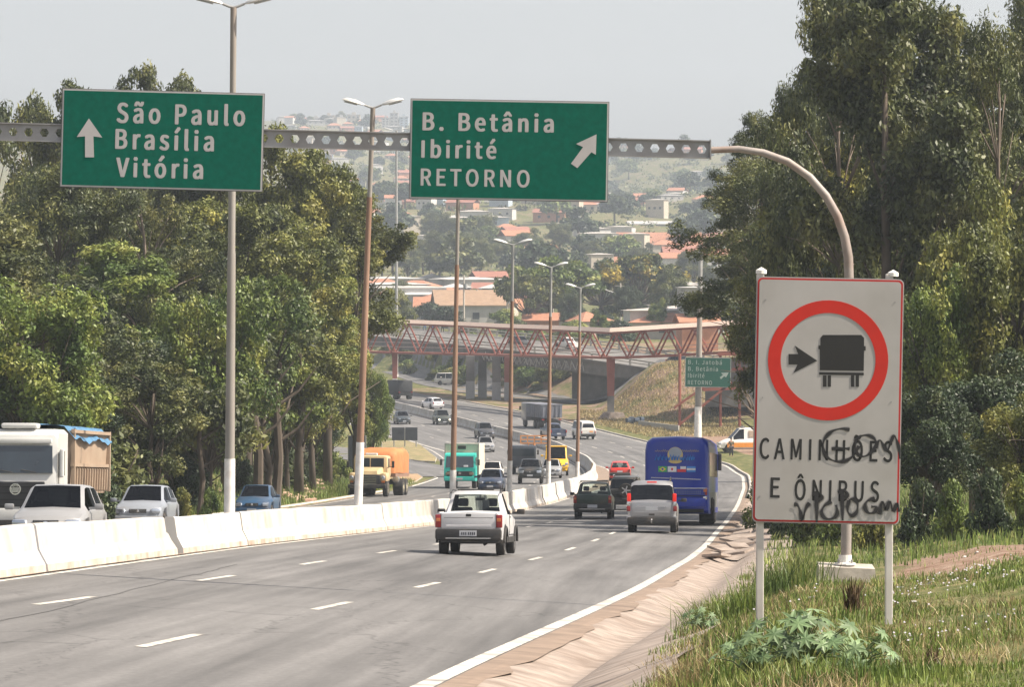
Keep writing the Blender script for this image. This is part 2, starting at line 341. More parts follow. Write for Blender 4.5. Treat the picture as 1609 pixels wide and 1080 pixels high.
# ------------------------------------------------------------------ ground sheet
def build_ground():
    rows = list(np.arange(10, 110, 1.0)) + list(np.arange(110, 640, 2.5)) + list(np.arange(640, 1000, 9)) + list(np.arange(1000, 3700, 30)) + [3900, 4300, 5000, 6000, 7500, 9000]
    offL = [-3000, -1500, -800, -500, -380, -300] + list(np.arange(-260, -60, 20)) + [-50, -38, -30, -24, -19, -15, -12, -9, -7, -5.5, -4, -3, -2, -1.2, -.6, -.3]
    offR = [.12, .4, .7, 1.0, 1.3, 1.6, 2.0, 2.4, 3, 3.7, 4.5, 5.5, 7, 8.5, 10, 12, 14.5, 17, 20, 24, 28, 34, 42, 52] + list(np.arange(64, 280, 20)) + [300, 400, 600, 1000, 1800, 3000]
    vs = []; bare = []
    ncol = len(offL) + 5 + len(offR)
    for y in rows:
        yl = min(y, 620); xl, xr, xm = XL(yl), XR(yl), XM(yl)
        xs = [xl + o for o in offL] + [xl, (xl + xm) / 2, xm, (xm + xr) / 2, xr] + [xr + o for o in offR]
        for x in xs:
            z = zg(x, y); b = 0.0
            inside = (xl - .01 <= x <= xr + .01) and y < 620
            if inside: z -= .08; b = 1
            elif x > xr and x - xr < 2.75 and y < 240: z = min(z - .12, P_(y) - CF(y) - .42 + .55 * bank(y) * sst(1.5, 2.7, x - xr)); b = .9
            else:
                d = x - xr if x > xr else xl - x
                if y < 620:
                    if x > xr: b = max(.65 * (1 - sst(.1, 1.6, d)), .5 * sst(250, 280, y) * (1 - sst(.6, 1.6, d)), .85 * sst(345, 365, y) * (1 - sst(440, 455, y)) * sst(14, 17, x) * sst(4, 6, d) * (1 - sst(26, 34, d)),
                                   .85 * sst(60, 66, y + (vnoise(x * .6, 3) - .5) * 6) * (1 - sst(92, 98, y)) * sst(3.8, 5.2, d), .55 * sst(462, 480, y))
                    else: b = max(.5 * (1 - sst(.2, 1.2, d)), .45 * sst(205, 215, y) * (1 - sst(226, 240, y)) * sst(2, 3.5, d) * (1 - sst(6, 8, d)), .3 * sst(380, 395, y) * (1 - sst(415, 430, y)))
                elif y > 900: b = .42
            vs.append((x, y, z)); bare.append(b)
    fs = [(r * ncol + c, r * ncol + c + 1, (r + 1) * ncol + c + 1, (r + 1) * ncol + c) for r in range(len(rows) - 1) for c in range(ncol - 1)]
    me = bpy.data.meshes.new('ground'); me.from_pydata(vs, [], fs); me.materials.append(M_GROUND)
    a = me.attributes.new('bare', 'FLOAT', 'POINT'); a.data.foreach_set('value', bare)
    me.polygons.foreach_set('use_smooth', [True] * len(me.polygons))
    tag(link_mesh('ground', me), kind='structure')
build_ground()

def ribbon(name, rows, mat_, kind='structure', cross=None, uvs=False):
    """rows: list of lists of points, one list per station; uv = (metres across, metres along)"""
    n = len(rows[0]); vs = [p for r in rows for p in r]
    fs = [(i * n + k, i * n + k + 1, (i + 1) * n + k + 1, (i + 1) * n + k) for i in range(len(rows) - 1) for k in range(n - 1)]
    me = bpy.data.meshes.new(name); me.from_pydata([tuple(v) for v in vs], [], fs); me.materials.append(mat_)
    if uvs:
        ul = me.uv_layers.new(name='UVMap'); s = [0.0]
        for i in range(1, len(rows)): s.append(s[-1] + (Vector(rows[i][0]) - Vector(rows[i - 1][0])).length)
        u = [[(Vector(r[k]) - Vector(r[0])).length + uvs for k in range(n)] for r in rows]
        for p in me.polygons:
            for li in p.loop_indices:
                vi = me.loops[li].vertex_index; ul.data[li].uv = (u[vi // n][vi % n], s[vi // n])
    me.polygons.foreach_set('use_smooth', [True] * len(me.polygons))
    o = link_mesh(name, me)
    if kind: o['kind'] = kind
    return o
ys_ = list(np.arange(10, 120, 2.0)) + list(np.arange(120, 700, 4.0))
ribbon('road', [[(XM(y) + (XR(y) - XM(y)) * t, y, RZ(XM(y) + (XR(y) - XM(y)) * t, y)) for t in np.linspace(0, 1, 9)] + [(XR(y) + .28, y, RZ(XR(y) + .28, y))] for y in ys_], M_ASPH, uvs=1.0)
ribbon('road', [[(XL(y) - .3 + (XM(y) - XL(y) + .3) * t, y, P_(y) + .001) for t in np.linspace(0, 1, 7)] for y in ys_], M_ASPH, uvs=40.0)
# ramp that joins from the left, lower than the islands' kerbs
def strip_xy(path, w, dz, n=4, flat=True):
    out = []
    for i, (x, y) in enumerate(path):
        a = Vector(path[max(i - 1, 0)]); b = Vector(path[min(i + 1, len(path) - 1)]); t = (b - a).normalized(); nn = Vector((t.y, -t.x))
        wi = w[i] if isinstance(w, list) else w
        r = []
        for k in range(n):
            q = (k / (n - 1) - .5) * wi; X, Y = x + nn.x * q, y + nn.y * q; r.append((X, Y, (zg(X, Y) if not flat else P_(Y)) + dz))
        out.append(r)
    return out
def resample(pts, step=4.0):
    out = []
    for a, b in zip(pts[:-1], pts[1:]):
        n = max(1, int(math.hypot(b[0] - a[0], b[1] - a[1]) / step))
        out += [(a[0] + (b[0] - a[0]) * i / n, a[1] + (b[1] - a[1]) * i / n) for i in range(n)]
    return out + [pts[-1]]
ribbon('ramp_road', strip_xy(resample([(-4.6, 322), (-6.2, 345), (-10.5, 372), (-17.6, 405), (-24, 430), (-34, 465), (-50, 520)]), 5.6, .05, 5, False), M_ASPH, uvs=80.0)
sd = resample([(30, 517), (16, 530), (5, 556), (-4.5, 595), (-11, 645), (-26, 800), (-60, 985)], 8)
ribbon('side_road', strip_xy(sd, 7.5, .06, 5, False), M_ASPH, uvs=120.0)
# painted lines -------------------------------------------------------------------------
def line(fx, y0, y1, w, m, name='road_marking', dz=.006, step=3.0):
    n = max(2, int((y1 - y0) / step)); rows = []
    for i in range(n + 1):
        y = y0 + (y1 - y0) * i / n; x = fx(y); rows.append([(x - w / 2, y, RZ(x - w / 2, y) + dz), (x + w / 2, y, RZ(x + w / 2, y) + dz)])
    return rows
def multi(name, rowsets, m):
    vs = []; fs = []
    for rows in rowsets:
        b = len(vs); n = len(rows[0])
        for r in rows: vs += [tuple(p) for p in r]
        fs += [(b + i * n + k, b + i * n + k + 1, b + (i + 1) * n + k + 1, b + (i + 1) * n + k) for i in range(len(rows) - 1) for k in range(n - 1)]
    me = bpy.data.meshes.new(name); me.from_pydata(vs, [], fs); me.materials.append(m)
    return tag(link_mesh(name, me), kind='structure')
def edge_gap(y): return .45 + 1.1 * sst(240, 300, y) * (1 - sst(350, 385, y))
LW = lambda y: (XR(y) - .1 - XM(y) - edge_gap(y)) / 3
rs = [line(lambda y: XR(y) - .06, 12, 560, .2, None)]
multi('road_edge_line', rs, M_LINE)
multi('road_median_line', [line(lambda y: XM(y) + edge_gap(y), 40, 560, .13, None)], M_LINE)
dB = [46.3, 60.2, 73.3, 86, 101, 115] + list(np.arange(128, 560, 12.5))
dA = [56, 70.3, 84.9, 99.7, 114] + list(np.arange(127, 560, 12.5))
laneB = lambda y: XR(y) - 3.5; laneA = lambda y: XR(y) - float(np.interp(y, [56, 85, 150, 300], [6.55, 7.0, 7.0, 7.1]))
multi('lane_dashes', [line(laneB, y - 2.0, y + 2.0, .13, None) for y in dB] + [line(laneA, y - 2.1, y + 2.1, .13, None) for y in dA], M_LINE)
multi('opposite_lane_dashes', [line(lambda y: XM(y) - 4.2, y, y + 2.6, .13, None, dz=.008) for y in np.arange(100, 560, 11.6)] +
      [line(lambda y: XM(y) - 7.9, y, y + 2.6, .13, None, dz=.008) for y in np.arange(104, 560, 11.6)] + [line(lambda y: XM(y) - .6, 60, 560, .13, None, dz=.008)] +
      [line(lambda y: XL(y) + .25, 60, 255, .13, None, dz=.008), line(lambda y: XL(y) + .25, 385, 560, .13, None, dz=.008)], M_LINE)
# dirt that has gathered between the median barrier and the edge line
multi('road_dirt', [[[(XM(y) + .2, y, P_(y) + .004), (XM(y) + edge_gap(y) - .09 + (vnoise(y * .7, 1) - .5) * .12, y, P_(y) + .004)] for y in np.arange(14, 560, 2.0)]], M_DIRT)
multi('drain_dirt', [[[(XR(y) + .06, y, RZ(XR(y) + .06, y) + .004), (XR(y) + .26, y, RZ(XR(y) + .26, y) + .006), (XR(y) + .42 + (vnoise(y * .9, 5) - .5) * .25, y, P_(y) - CF(y) - .03)] for y in np.arange(14, 300, 1.5)]], M_DIRT)
# concrete drain along the right side
def ditch_row(y, q=0.0, tw=0.0):
    xr = XR(y); z = P_(y) - CF(y) + q; k = 1 - sst(110, 200, y) * .35; n1 = (vnoise(y * .3, 2) - .5) * .16; b = bank(y); nz = lambda i: (vnoise(y * .16, i * 3.1) - .5) * .035
    hh = lambda d: b * min(1.0, max(0.0, (d - 1.1) / 2.3)) ** 1.15 + .035 - .235 * (1 - sst(1.12, 1.65, d))
    return [(xr + .27, y, z - q - .016), (xr + .50 * k, y, z - .05 + nz(1)), (xr + .72 * k, y, z - .13 + nz(2)), (xr + .95 * k, y, z - .19 + nz(3)), (xr + 1.12 * k, y, z - .20 + nz(4))] + [(xr + (d + (n1 if d > 2 else 0)) * k, y, z + hh(d) + tw + nz(d * 3)) for d in (1.4, 1.7, 2.0, 2.35, 2.7)]
dr = [ditch_row(y) for y in np.arange(12, 238, 1.5)]
ribbon('drain', dr, M_CONC)
mb = MB()
random.seed(4)
for y in [112, 116, 120, 124, 128, 133, 138, 143, 148, 156]:            # slabs of the drain that broke and slid
    mb.box((XR(y) + random.uniform(.5, 1.1), y, P_(y) - CF(y) + .05), (random.uniform(.5, .9), random.uniform(.9, 1.8), .07), rz=random.uniform(-.4, .4), M=Matrix.Rotation(random.uniform(-.12, .12), 4, 'X') @ Matrix.Rotation(random.uniform(-.25, .1), 4, 'Y'))
tag(mb.build('broken_slabs', M_CONC), 'broken concrete slabs heaped in the roadside drain beside the bus', 'rubble', kind='stuff')
# islands where the ramp joins
def island(name, poly, m, h=.14, kerb=.18, label=None):
    pts = [Vector(p) for p in poly]; c = sum(pts, Vector((0, 0))) / len(pts)
    top = MB(); n = len(pts); inner = [p + (c - p).normalized() * kerb for p in pts]
    top.add([(p.x, p.y, P_(p.y) + h) for p in inner] , [tuple(range(n))])
    o = top.build(name, m); o['kind'] = 'structure'
    k = MB()
    vs = [(p.x, p.y, P_(p.y) - .1) for p in pts] + [(p.x, p.y, P_(p.y) + h + .01) for p in pts] + [(p.x, p.y, P_(p.y) + h + .01) for p in inner] + [(p.x, p.y, P_(p.y) - .1) for p in inner]
    fs = []
    for i in range(n):
        j = (i + 1) % n
        fs += [(i, j, n + j, n + i), (n + i, n + j, 2 * n + j, 2 * n + i), (2 * n + i, 2 * n + j, 3 * n + j, 3 * n + i)]
    k.add(vs, fs); o2 = k.build('kerb', M_KERB); o2['kind'] = 'structure'
# tar-sealed cracks and a patch on the near lanes
def crack(pts, w, nm='road_crack'):
    rows = []
    for i, (a, b) in enumerate(pts):
        p, q = pts[max(i - 1, 0)], pts[min(i + 1, len(pts) - 1)]; t = Vector((q[0] - p[0], q[1] - p[1])).normalized(); n_ = (t.y * w / 2, -t.x * w / 2)
        rows.append([(a - n_[0], b - n_[1], RZ(a - n_[0], b - n_[1]) + .005), (a + n_[0], b + n_[1], RZ(a + n_[0], b + n_[1]) + .005)])
    return rows
rc = random.Random(40); cr = []
for (x0, y0, dx, dy, n) in ((-9.2, 58, .55, .10, 15), (-6.0, 47, .05, 1.6, 22), (-7.9, 83, .6, -.06, 16), (-2.0, 92, .06, 1.8, 20), (-5.2, 66, .5, .3, 7), (-3.6, 112, .6, .05, 16)):
    pts = []; x, y = x0, y0
    for k in range(n): pts.append((x, y)); x += dx * rc.uniform(.5, 1.4) + rc.uniform(-.06, .06); y += dy * rc.uniform(.5, 1.4) + rc.uniform(-.18, .18)
    pts = [p for p in pts if XM(p[1]) + .6 < p[0] < XR(p[1]) - .3]
    if len(pts) > 2: cr.append(crack(pts, .03))
multi('road_cracks', cr, mat('tar_seal', (.07, .068, .066), .7))
def g2(px, py): p = hit(px, py, 100, 700, lambda x, y: P_(y)); return (p.x, p.y)
M_VERGE = mat('dry_grass_and_dirt', (.17, .15, .06), .95, var=.5, scale=1.2, dirt=(.36, .24, .15), dirt_amt=.8, bump=.4)
M_DIRTI = mat('bare_orange_dirt', (.33, .21, .12), .95, var=.3, scale=1.5, dirt=(.2, .18, .08), dirt_amt=.7)
island('verge_island', [g2(637, 694), g2(660, 701), g2(686, 722), g2(684, 728), g2(660, 727), g2(641, 724), g2(600, 718), g2(600, 696)], M_VERGE)
island('dirt_island', [g2(630, 745), g2(655, 745), g2(664, 751), g2(655, 757), g2(640, 762), g2(600, 766), g2(590, 750)], M_DIRTI, h=.05, kerb=.1)
multi('island_paint', [[[(a[0], a[1] - .5, P_(a[1]) + .012), (a[0], a[1] + .9, P_(a[1]) + .012)] for a in [g2(*p) for p in seg]] for seg in
      ([(650, 741), (668, 745), (688, 752), (668, 759), (648, 765)], [(640, 692), (668, 701), (700, 710)])], M_LINE)
# kerbs along the outer edges
ribbon('kerb', [[(XR(y) + .3, y, P_(y)), (XR(y) + .3, y, P_(y) + .14), (XR(y) + .48, y, P_(y) + .14), (XR(y) + .48, y, P_(y) - .05)] for y in np.arange(238, 560, 4)], M_KERB)
ribbon('kerb', [[(XL(y) - .3, y, P_(y)), (XL(y) - .3, y, P_(y) + .13), (XL(y) - .48, y, P_(y) + .13), (XL(y) - .48, y, P_(y) - .05)] for y in np.arange(60, 262, 4)], M_KERB)
ribbon('kerb', [[(x, y - 4.6, zg(x, y - 4.6)), (x, y - 4.6, zg(x, y) + .2), (x, y - 4.3, zg(x, y) + .2), (x, y - 4.2, zg(x, y) - .1)] for x, y in [(a[0], a[1] + 9) for a in sd[4:]]], M_KERB)
# ------------------------------------------------------------------ median barrier, one thing per cast segment
def barrier(y0, y1, h0, h1, label, chip=False):
    n = max(2, int((y1 - y0) / 2.2)); top = MB(); foot = MB()
    prof = [(.30, 0), (.29, .10), (.15, .33), (.10, 1.0)]          # half widths against height (last scaled)
    def ring(y):
        h = h0 + (h1 - h0) * (y - y0) / (y1 - y0); x = XM(y); z = P_(y); t = Vector((XM(y + .5) - XM(y - .5), 1)).normalized(); nx, ny = t.y, -t.x
        hh = h + (vnoise(y * .9, 3) - .5) * .035
        pts = [(.30, -.05), (.285, .12), (.16, .36), (.105, hh - .03), (.08, hh)]
        if chip and y > y1 - .7: pts = [(.30, -.05), (.285, .12), (.16, .30), (.10, .42), (.07, .45)]
        return [(x + nx * w, y + ny * w, z + zz) for w, zz in pts] + [(x - nx * w, y - ny * w, z + zz) for w, zz in reversed(pts)]
    ysr = [y0 + .03 + (y1 - y0 - .06) * i / n for i in range(n + 1)]
    if chip: ysr = sorted(ysr + [y1 - .75, y1 - .65, y1 - .3])
    rings = [ring(y) for y in ysr]; m = 10
    vs = [p for r in rings for p in r]; ff = []; tf = []
    for i in range(len(rings) - 1):
        for k in range(m - 1):
            f = (i * m + k, i * m + k + 1, (i + 1) * m + k + 1, (i + 1) * m + k); (ff if k in (0, 8) else tf).append(f)
    caps = [tuple(range(m)), tuple((len(rings) - 1) * m + k for k in range(m - 1, -1, -1))]
    b = MB(); b.add(vs, tf + caps, 0); b.add(vs, ff, 1)
    tag(b.build('concrete_barrier', [M_BARR, M_BARRB]), label, 'barrier', 'whitewashed concrete barriers of the median')
bs = [(20, 85.3, .78, .78, 'long white median barrier before the white dump truck, its far end chipped', True), (86.2, 98.2, .76, .78, 'short white median barrier between the chipped gap and the crack below the nearest lamp post'),
      (98.3, 132.5, .8, .84, 'white median barrier right of the first lamp post, ending at the second'), (132.6, 168, .86, .95, 'white median barrier left of the white pickup, below the turquoise truck'),
      (168.1, 219, .98, 1.0, 'white median barrier behind the white pickup, ending at a dark joint'), (219.9, 230.5, 1.0, 1.0, 'shortest white median barrier, standing between two dark joints below the black pickup'),
      (231.4, 300, 1.0, 1.0, 'white curved median barrier in front of the yellow van'), (300.3, 430, 1.0, .95, 'median barrier in the bend, its grey left face seen beside the yellow van'),
      (430.4, 640, .95, .95, 'farthest grey median barrier running on under the bridges')]
for b_ in bs: barrier(*b_)
MB_ = MB()

# ------------------------------------------------------------------ lamp posts
M_RUST = mat('rusty_painted_steel', (.25, .155, .105), .7, .1, .25, 1.6, (.17, .07, .04), .8, stretch=(1, 1, .25))
M_GALV = mat('galvanised_steel', (.36, .36, .35), .5, .5, .15, 2, (.25, .2, .16), .4)
M_POLEG = mat('grey_painted_pole', (.25, .235, .21), .65, .1, .2, 1.5, (.24, .14, .09), .6, stretch=(1, 1, .2))
M_WHITEP = mat('white_pole_paint', (.72, .70, .66), .7, var=.12, scale=5, dirt=(.45, .35, .28), dirt_amt=.5)
M_LAMPB = mat('aluminium_lamp_housing', (.62, .62, .6), .45, .3, .1, 3, (.4, .36, .3), .3)
M_LENS = mat('lamp_lens', (.35, .36, .36), .2, 0, .1, 5)
def lamp_post(label, base, top, white_h, m_low, m_high, r0=.13, r1=.075, arms=.86, single=None, rise=.42, ang=0.0, heads=True):
    b = Vector(base); t = Vector(top) - b; H = t.z
    root = empty('street_lamp', b); tag(root, label, 'street lamp', 'tall street lamps along the highway')
    def pt(u): return t * u
    def rad(u): return r0 + (r1 - r0) * u
    u1 = white_h / H
    MB().tube([pt(0) + Vector((0, 0, -.3)), pt(u1)], [rad(0) + .012, rad(u1) + .012], 12).build('painted_foot', M_WHITEP, root, True)
    MB().tube([pt(u1), pt(.52), pt(.53), pt(.78)], [rad(u1), rad(.52), rad(.53) - .01, rad(.78)], 12).build('shaft', m_low, root, True)
    MB().tube([pt(.78), pt(1.0)], [rad(.78) - .012, rad(1)], 12).build('shaft_top', m_high, root, True)
    if heads:
        for sgn in ((-1, 1) if not single else (single,)):
            dx, dy = math.cos(ang) * sgn, math.sin(ang) * sgn
            e = pt(1) + Vector((dx * arms * .3, dy * arms * .3, rise * .2)); q = pt(1)
            MB().tube([q, q + Vector((dx * .1, dy * .1, .02)), e], [.035, .032, .03], 8).build('arm', M_GALV, root, True)
            hd = MB(); a = e; d = Vector((dx * .95, dy * .95, .24)).normalized(); L_ = arms * .8; side = Vector((-dy, dx, 0))
            up = d.cross(side).normalized(); up = up if up.z > 0 else -up
            secs = [(0, .05, .03), (.12, .10, .06), (.4, .16, .10), (.8, .17, .10), (1.0, .08, .03)]
            vs = []; fs = []
            for s_, w_, h_ in secs:
                for k in range(10):
                    an = 2 * math.pi * k / 10; vs.append(a + d * (L_ * s_) + side * (w_ * math.cos(an)) + up * (h_ * max(math.sin(an), -.35)))
            for i in range(4):
                for k in range(10): fs.append((i * 10 + k, i * 10 + (k + 1) % 10, (i + 1) * 10 + (k + 1) % 10, (i + 1) * 10 + k))
            fs += [tuple(range(9, -1, -1)), tuple(range(40, 50))]
            hd.add(vs, fs); ho = hd.build('lamp_head', M_LAMPB, root, True)
            MB().box(a + d * L_ * .62 - up * .05, (L_ * .6, .2, .03), M=Matrix.Rotation(math.atan2(d.y, d.x), 4, 'Z') @ Matrix.Rotation(-math.asin(d.z), 4, 'Y'), bev=.01).build('lens', M_LENS, ho)
    return root
def med_post(y, px_top, H, *a, **k):
    x = XM(y); z = P_(y) + .55; xt = (px_top - PW / 2) * y / F
    return (x, y, z), (xt, y, z + H)
posts = [(97, 367, 12.1, 1.5, M_POLEG, M_POLEG, 'tallest street lamp, nearest one, its post passing behind the left green sign'),
         (126, 586, 12.4, 2.2, M_RUST, M_POLEG, 'rusty street lamp in front of the orange truck, lamps left of the middle sign'),
         (163, 720, 12.3, 1.5, M_RUST, M_POLEG, 'street lamp post before the turquoise truck, its lamps hidden behind the middle sign'),
         (199, 806, 12.3, 1.9, M_RUST, M_GALV, 'street lamp with lamps just below the middle sign, beside the dark blue hatchback'),
         (226, 866, 12.3, 1.7, M_RUST, M_GALV, 'rusty street lamp standing in front of the yellow van'),
         (257, 912, 12.2, 1.4, M_RUST, M_GALV, 'farthest of the row of median street lamps, right of the yellow van')]
for y, pt_, H, wh, ml, mh, lab in posts:
    b_, t_ = med_post(y, pt_, H); lamp_post(lab, b_, t_, wh, ml, mh, r0=.12)
p = at(623, 690); zt = unproj(623, 205, 690).z
lamp_post('slim grey lighting mast far off, just left of the middle green sign', p, (p.x, p.y, zt), .5, M_GALV, M_GALV, .30, .17, 2.0)
p = unproj(1096, 690, 395); p.z = zg(p.x, 395); tz = unproj(1101, 385, 395)
lamp_post('stout grey lamp post right of the bus top that carries the small green sign', p, (tz.x, 395, tz.z), 4.6, M_POLEG, M_GALV, .36, .2, heads=False)

# ------------------------------------------------------------------ overhead gantry with two green signs
M_GREEN = mat('green_sign_sheeting', (.001, .100, .066), .55, 0, .16, 9, spec=.12)
M_GREEND = mat('faded_green_sign', (.003, .085, .055), .6, 0, .12, 6)
M_SIGNW = mat('reflective_white_sheeting', (.43, .41, .40), .55, 0, .05, 6)
M_SIGNBACK = mat('sign_edge_metal', (.12, .12, .12), .5, .5, .1, 4)
M_BEAM = mat('gantry_steel', (.30, .30, .30), .55, .3, .12, 3, (.16, .13, .11), .5)
YG = 67.0
def beam_z(px): return (HY - (206.5 + 28.5 * px / 1115)) * YG / F
gan = empty('sign_gantry', (0, 0, 0)); tag(gan, 'curved steel pole and perforated beam reaching over the highway with two green signs', 'sign gantry')
cell = .2535; xr_ = (1115 - PW / 2) * YG / F; n = 52; mbm = MB(); hh = .125; rr = .078; dpt = .10
for i in range(n):
    cx = xr_ - cell * (i + .5); px = cx * F / YG + PW / 2; cz = beam_z(px)
    hexp = [(cx + rr * math.cos(a), cz + rr * math.sin(a)) for a in [R(k * 60) for k in range(6)]]
    x0, x1 = cx - cell / 2, cx + cell / 2
    out = [(x1, cz), (x1, cz + hh), (x0, cz + hh), (x0, cz), (x0, cz - hh), (x1, cz - hh)]
    zl = beam_z(x0 * F / YG + PW / 2) - cz; zr2 = beam_z(x1 * F / YG + PW / 2) - cz
    out = [(a, b + (zr2 if a == x1 else zl)) for a, b in out]
    vs = []
    for yy in (YG - dpt / 2, YG + dpt / 2):
        vs += [(a, yy, b) for a, b in hexp] + [(a, yy, b) for a, b in out]
    fs = []
    for k in range(6):
        j = (k + 1) % 6
        fs += [(k, j, 6 + j, 6 + k), (12 + k, 18 + k, 18 + j, 12 + j), (k, 12 + k, 12 + j, j)]
    fs += [(7, 8, 20, 19), (11, 10, 22, 23)]
    mbm.add(vs, fs)
mbm.build('perforated_beam', M_BEAM, gan)
fl = MB(); xl_ = xr_ - cell * n
for sg in (-1, 1):
    za, zb_ = beam_z(xl_ * F / YG + PW / 2) + sg * (hh + .012), beam_z(1115) + sg * (hh + .012)
    fl.hexa([(xl_, YG - .09, za - .01), (xr_, YG - .09, zb_ - .01), (xr_, YG + .09, zb_ - .01), (xl_, YG + .09, za - .01), (xl_, YG - .09, za + .01), (xr_, YG - .09, zb_ + .01), (xr_, YG + .09, zb_ + .01), (xl_, YG + .09, za + .01)])
fl.box((xr_ + .012, YG, beam_z(1115)), (.02, .2, .32))
fl.build('beam_flange', M_BEAM, gan)
M_ARM = mat('gantry_pole_paint', (.27, .24, .22), .6, .1, .14, 4, (.22, .12, .08), .55)
path = [(1115, 236, .062), (1160, 234, .065), (1200, 240, .068), (1238, 254, .072), (1272, 278, .076), (1298, 308, .08), (1316, 340, .084), (1327, 372, .087), (1333, 405, .09), (1334, 440, .092), (1334, 520, .095), (1332, 700, .098), (1329, 882, .10)]
MB().tube([unproj(a, b, YG) for a, b, c in path], [c * .86 for *_, c in path], 14).build('curved_pole', M_ARM, gan, True)
gb = unproj(1328, 893, YG)
MB().lathe([(.17, 0), (.17, .03), (.11, .04), (.105, .16)], (gb.x, gb.y, gb.z + .05), n=16).build('base_flange', M_WHITEP, gan)
fb = MB()
for k in range(4): a = R(45 + 90 * k); fb.lathe([(.018, 0), (.018, .06)], (gb.x + .14 * math.cos(a), gb.y + .14 * math.sin(a), gb.z + .08), n=8)
fb.build('bolts', M_GALV, gan)
zt = gb.z + .06
fo = MB().hexa([(gb.x - .46, YG - .3, zt - .5), (gb.x + .50, YG - .3, zt - .5), (gb.x + .50, YG + .3, zt - .5), (gb.x - .46, YG + .3, zt - .5),
                (gb.x - .44, YG - .27, zt - .02), (gb.x + .46, YG - .27, zt - .06), (gb.x + .46, YG + .27, zt - .02), (gb.x - .44, YG + .27, zt + .02)])
fo.build('concrete_footing', mat('footing_concrete', (.40, .36, .31), .9, var=.25, scale=4, dirt=(.2, .17, .13), dirt_amt=.5, bump=.3), gan)
def road_sign(name, label, cat, cx, cy, w, h, yy, m, tilt=0.0, rim=.012, parent_group=None, rnd=.0):
    """board facing -Y; origin = centre, local units metres"""
    root = empty(name, unproj(cx, cy, yy)); root.rotation_euler = (0, tilt, 0); tag(root, label, cat, parent_group)
    MB().box((0, .02, 0), (w, .03, h), bev=.006).build('panel', M_SIGNBACK if m is not M_GREEND else M_SIGNBACK, root)
    MB().box((0, .002, 0), (w - .02, .006, h - .02)).build('border', M_SIGNW, root)
    MB().box((0, -.002, 0), (w - .02 - 4 * rim, .006, h - .02 - 4 * rim)).build('sign_face', m, root)
    return root
def arrow(parent, pts, m, name='arrow'):
    return MB().extrude(pts, -.012, -.004).build(name, m, parent)
S_ = YG / F
def sp(px, py, cx, cy): return ((px - cx) * S_, (cy - py) * S_)
YS = YG - .12
def unt(px, py, cx, cy, a):      # pixel to sign-local
    X, Z = (px - cx) * S_, (cy - py) * S_; return (X * math.cos(a) - Z * math.sin(a), X * math.sin(a) + Z * math.cos(a))
s1 = road_sign('road_sign', 'green overhead sign with a white straight-up arrow reading São Paulo Brasília Vitória', 'road sign', 255, 220, 318 * S_, 155 * S_, YS, M_GREEN, R(1.5), parent_group='green overhead signs')
for t_, x0, yb, w_, cap in (('São Paulo', 183, 192, 202, 30), ('Brasília', 181, 233, 155, 30), ('Vitória', 182, 277, 137, 29)):
    X, Z = unt(x0, yb, 255, 220, R(1.5)); lettering(s1, t_, X, -.008, Z, w_ * S_, cap * S_, M_SIGNW, 'lettering', 1.15, .055)
ar = [(140, 186), (161, 216), (147, 214), (148, 247), (134, 247), (134, 214), (121, 215)]
arrow(s1, [unt(a, b, 255, 220, R(1.5)) for a, b in ar], M_SIGNW)
s2 = road_sign('road_sign', 'green overhead sign with a white slanted arrow reading B. Betânia Ibirité RETORNO', 'road sign', 800, 236, 312 * S_, 158 * S_, YS, M_GREEN, R(1.0), parent_group='green overhead signs')
for t_, x0, yb, w_, cap in (('B. Betânia', 664, 204, 206, 27), ('Ibirité', 662, 247, 118, 26), ('RETORNO', 661, 291, 171, 26)):
    X, Z = unt(x0, yb, 800, 236, R(1.0)); lettering(s2, t_, X, -.008, Z, w_ * S_, cap * S_, M_SIGNW, 'lettering', 1.15, .055 if t_ != 'RETORNO' else .04)
ar = [(937, 211), (936, 243), (929, 239), (907, 264), (897, 257), (916, 231), (905, 226)]
arrow(s2, [unt(a, b, 800, 236, R(1.0)) for a, b in ar], M_SIGNW)
for root, xs_ in ((s1, (-1.1, 1.1)), (s2, (-1.1, 1.1))):
    for x in xs_: MB().box((x, .06, 0), (.06, .05, 1.45)).build('clamp_bar', M_BEAM, root)
# small green sign on the far lamp post
YF = 394.4; S3 = YF / F
s3 = road_sign('road_sign', 'small far green sign on the lamp post above the bus, starting B. I. Jatobá', 'road sign', 1112.5, 585.5, 72 * S3, 47 * S3, YF, M_GREEND, R(1), rim=.02)
for t_, x0, yb, w_, cap in (('B. I. Jatobá', 1081, 573, 53, 6.5), ('B. Betânia', 1081, 583.5, 47, 6.5), ('Ibirité', 1081, 594, 26, 6.5), ('RETORNO', 1081, 605, 38, 6.5)):
    lettering(s3, t_, (x0 - 1112.5) * S3, -.03, (585.5 - yb) * S3, w_ * S3, cap * S3, mat('dull_white_sheeting', (.30, .36, .33), .6), 'lettering', 1.1, .02)
arrow(s3, [((a - 1112.5) * S3, (585.5 - b) * S3) for a, b in [(1145, 585), (1141, 593), (1138, 591), (1133, 596), (1131, 593), (1136, 589), (1133, 586)]], mat('dull_white_sheeting', (.3, .36, .33)))
for z_ in (-.8, .8): MB().box((-.9, .25, z_), (.5, .4, .12)).build('bracket', M_GALV, s3)

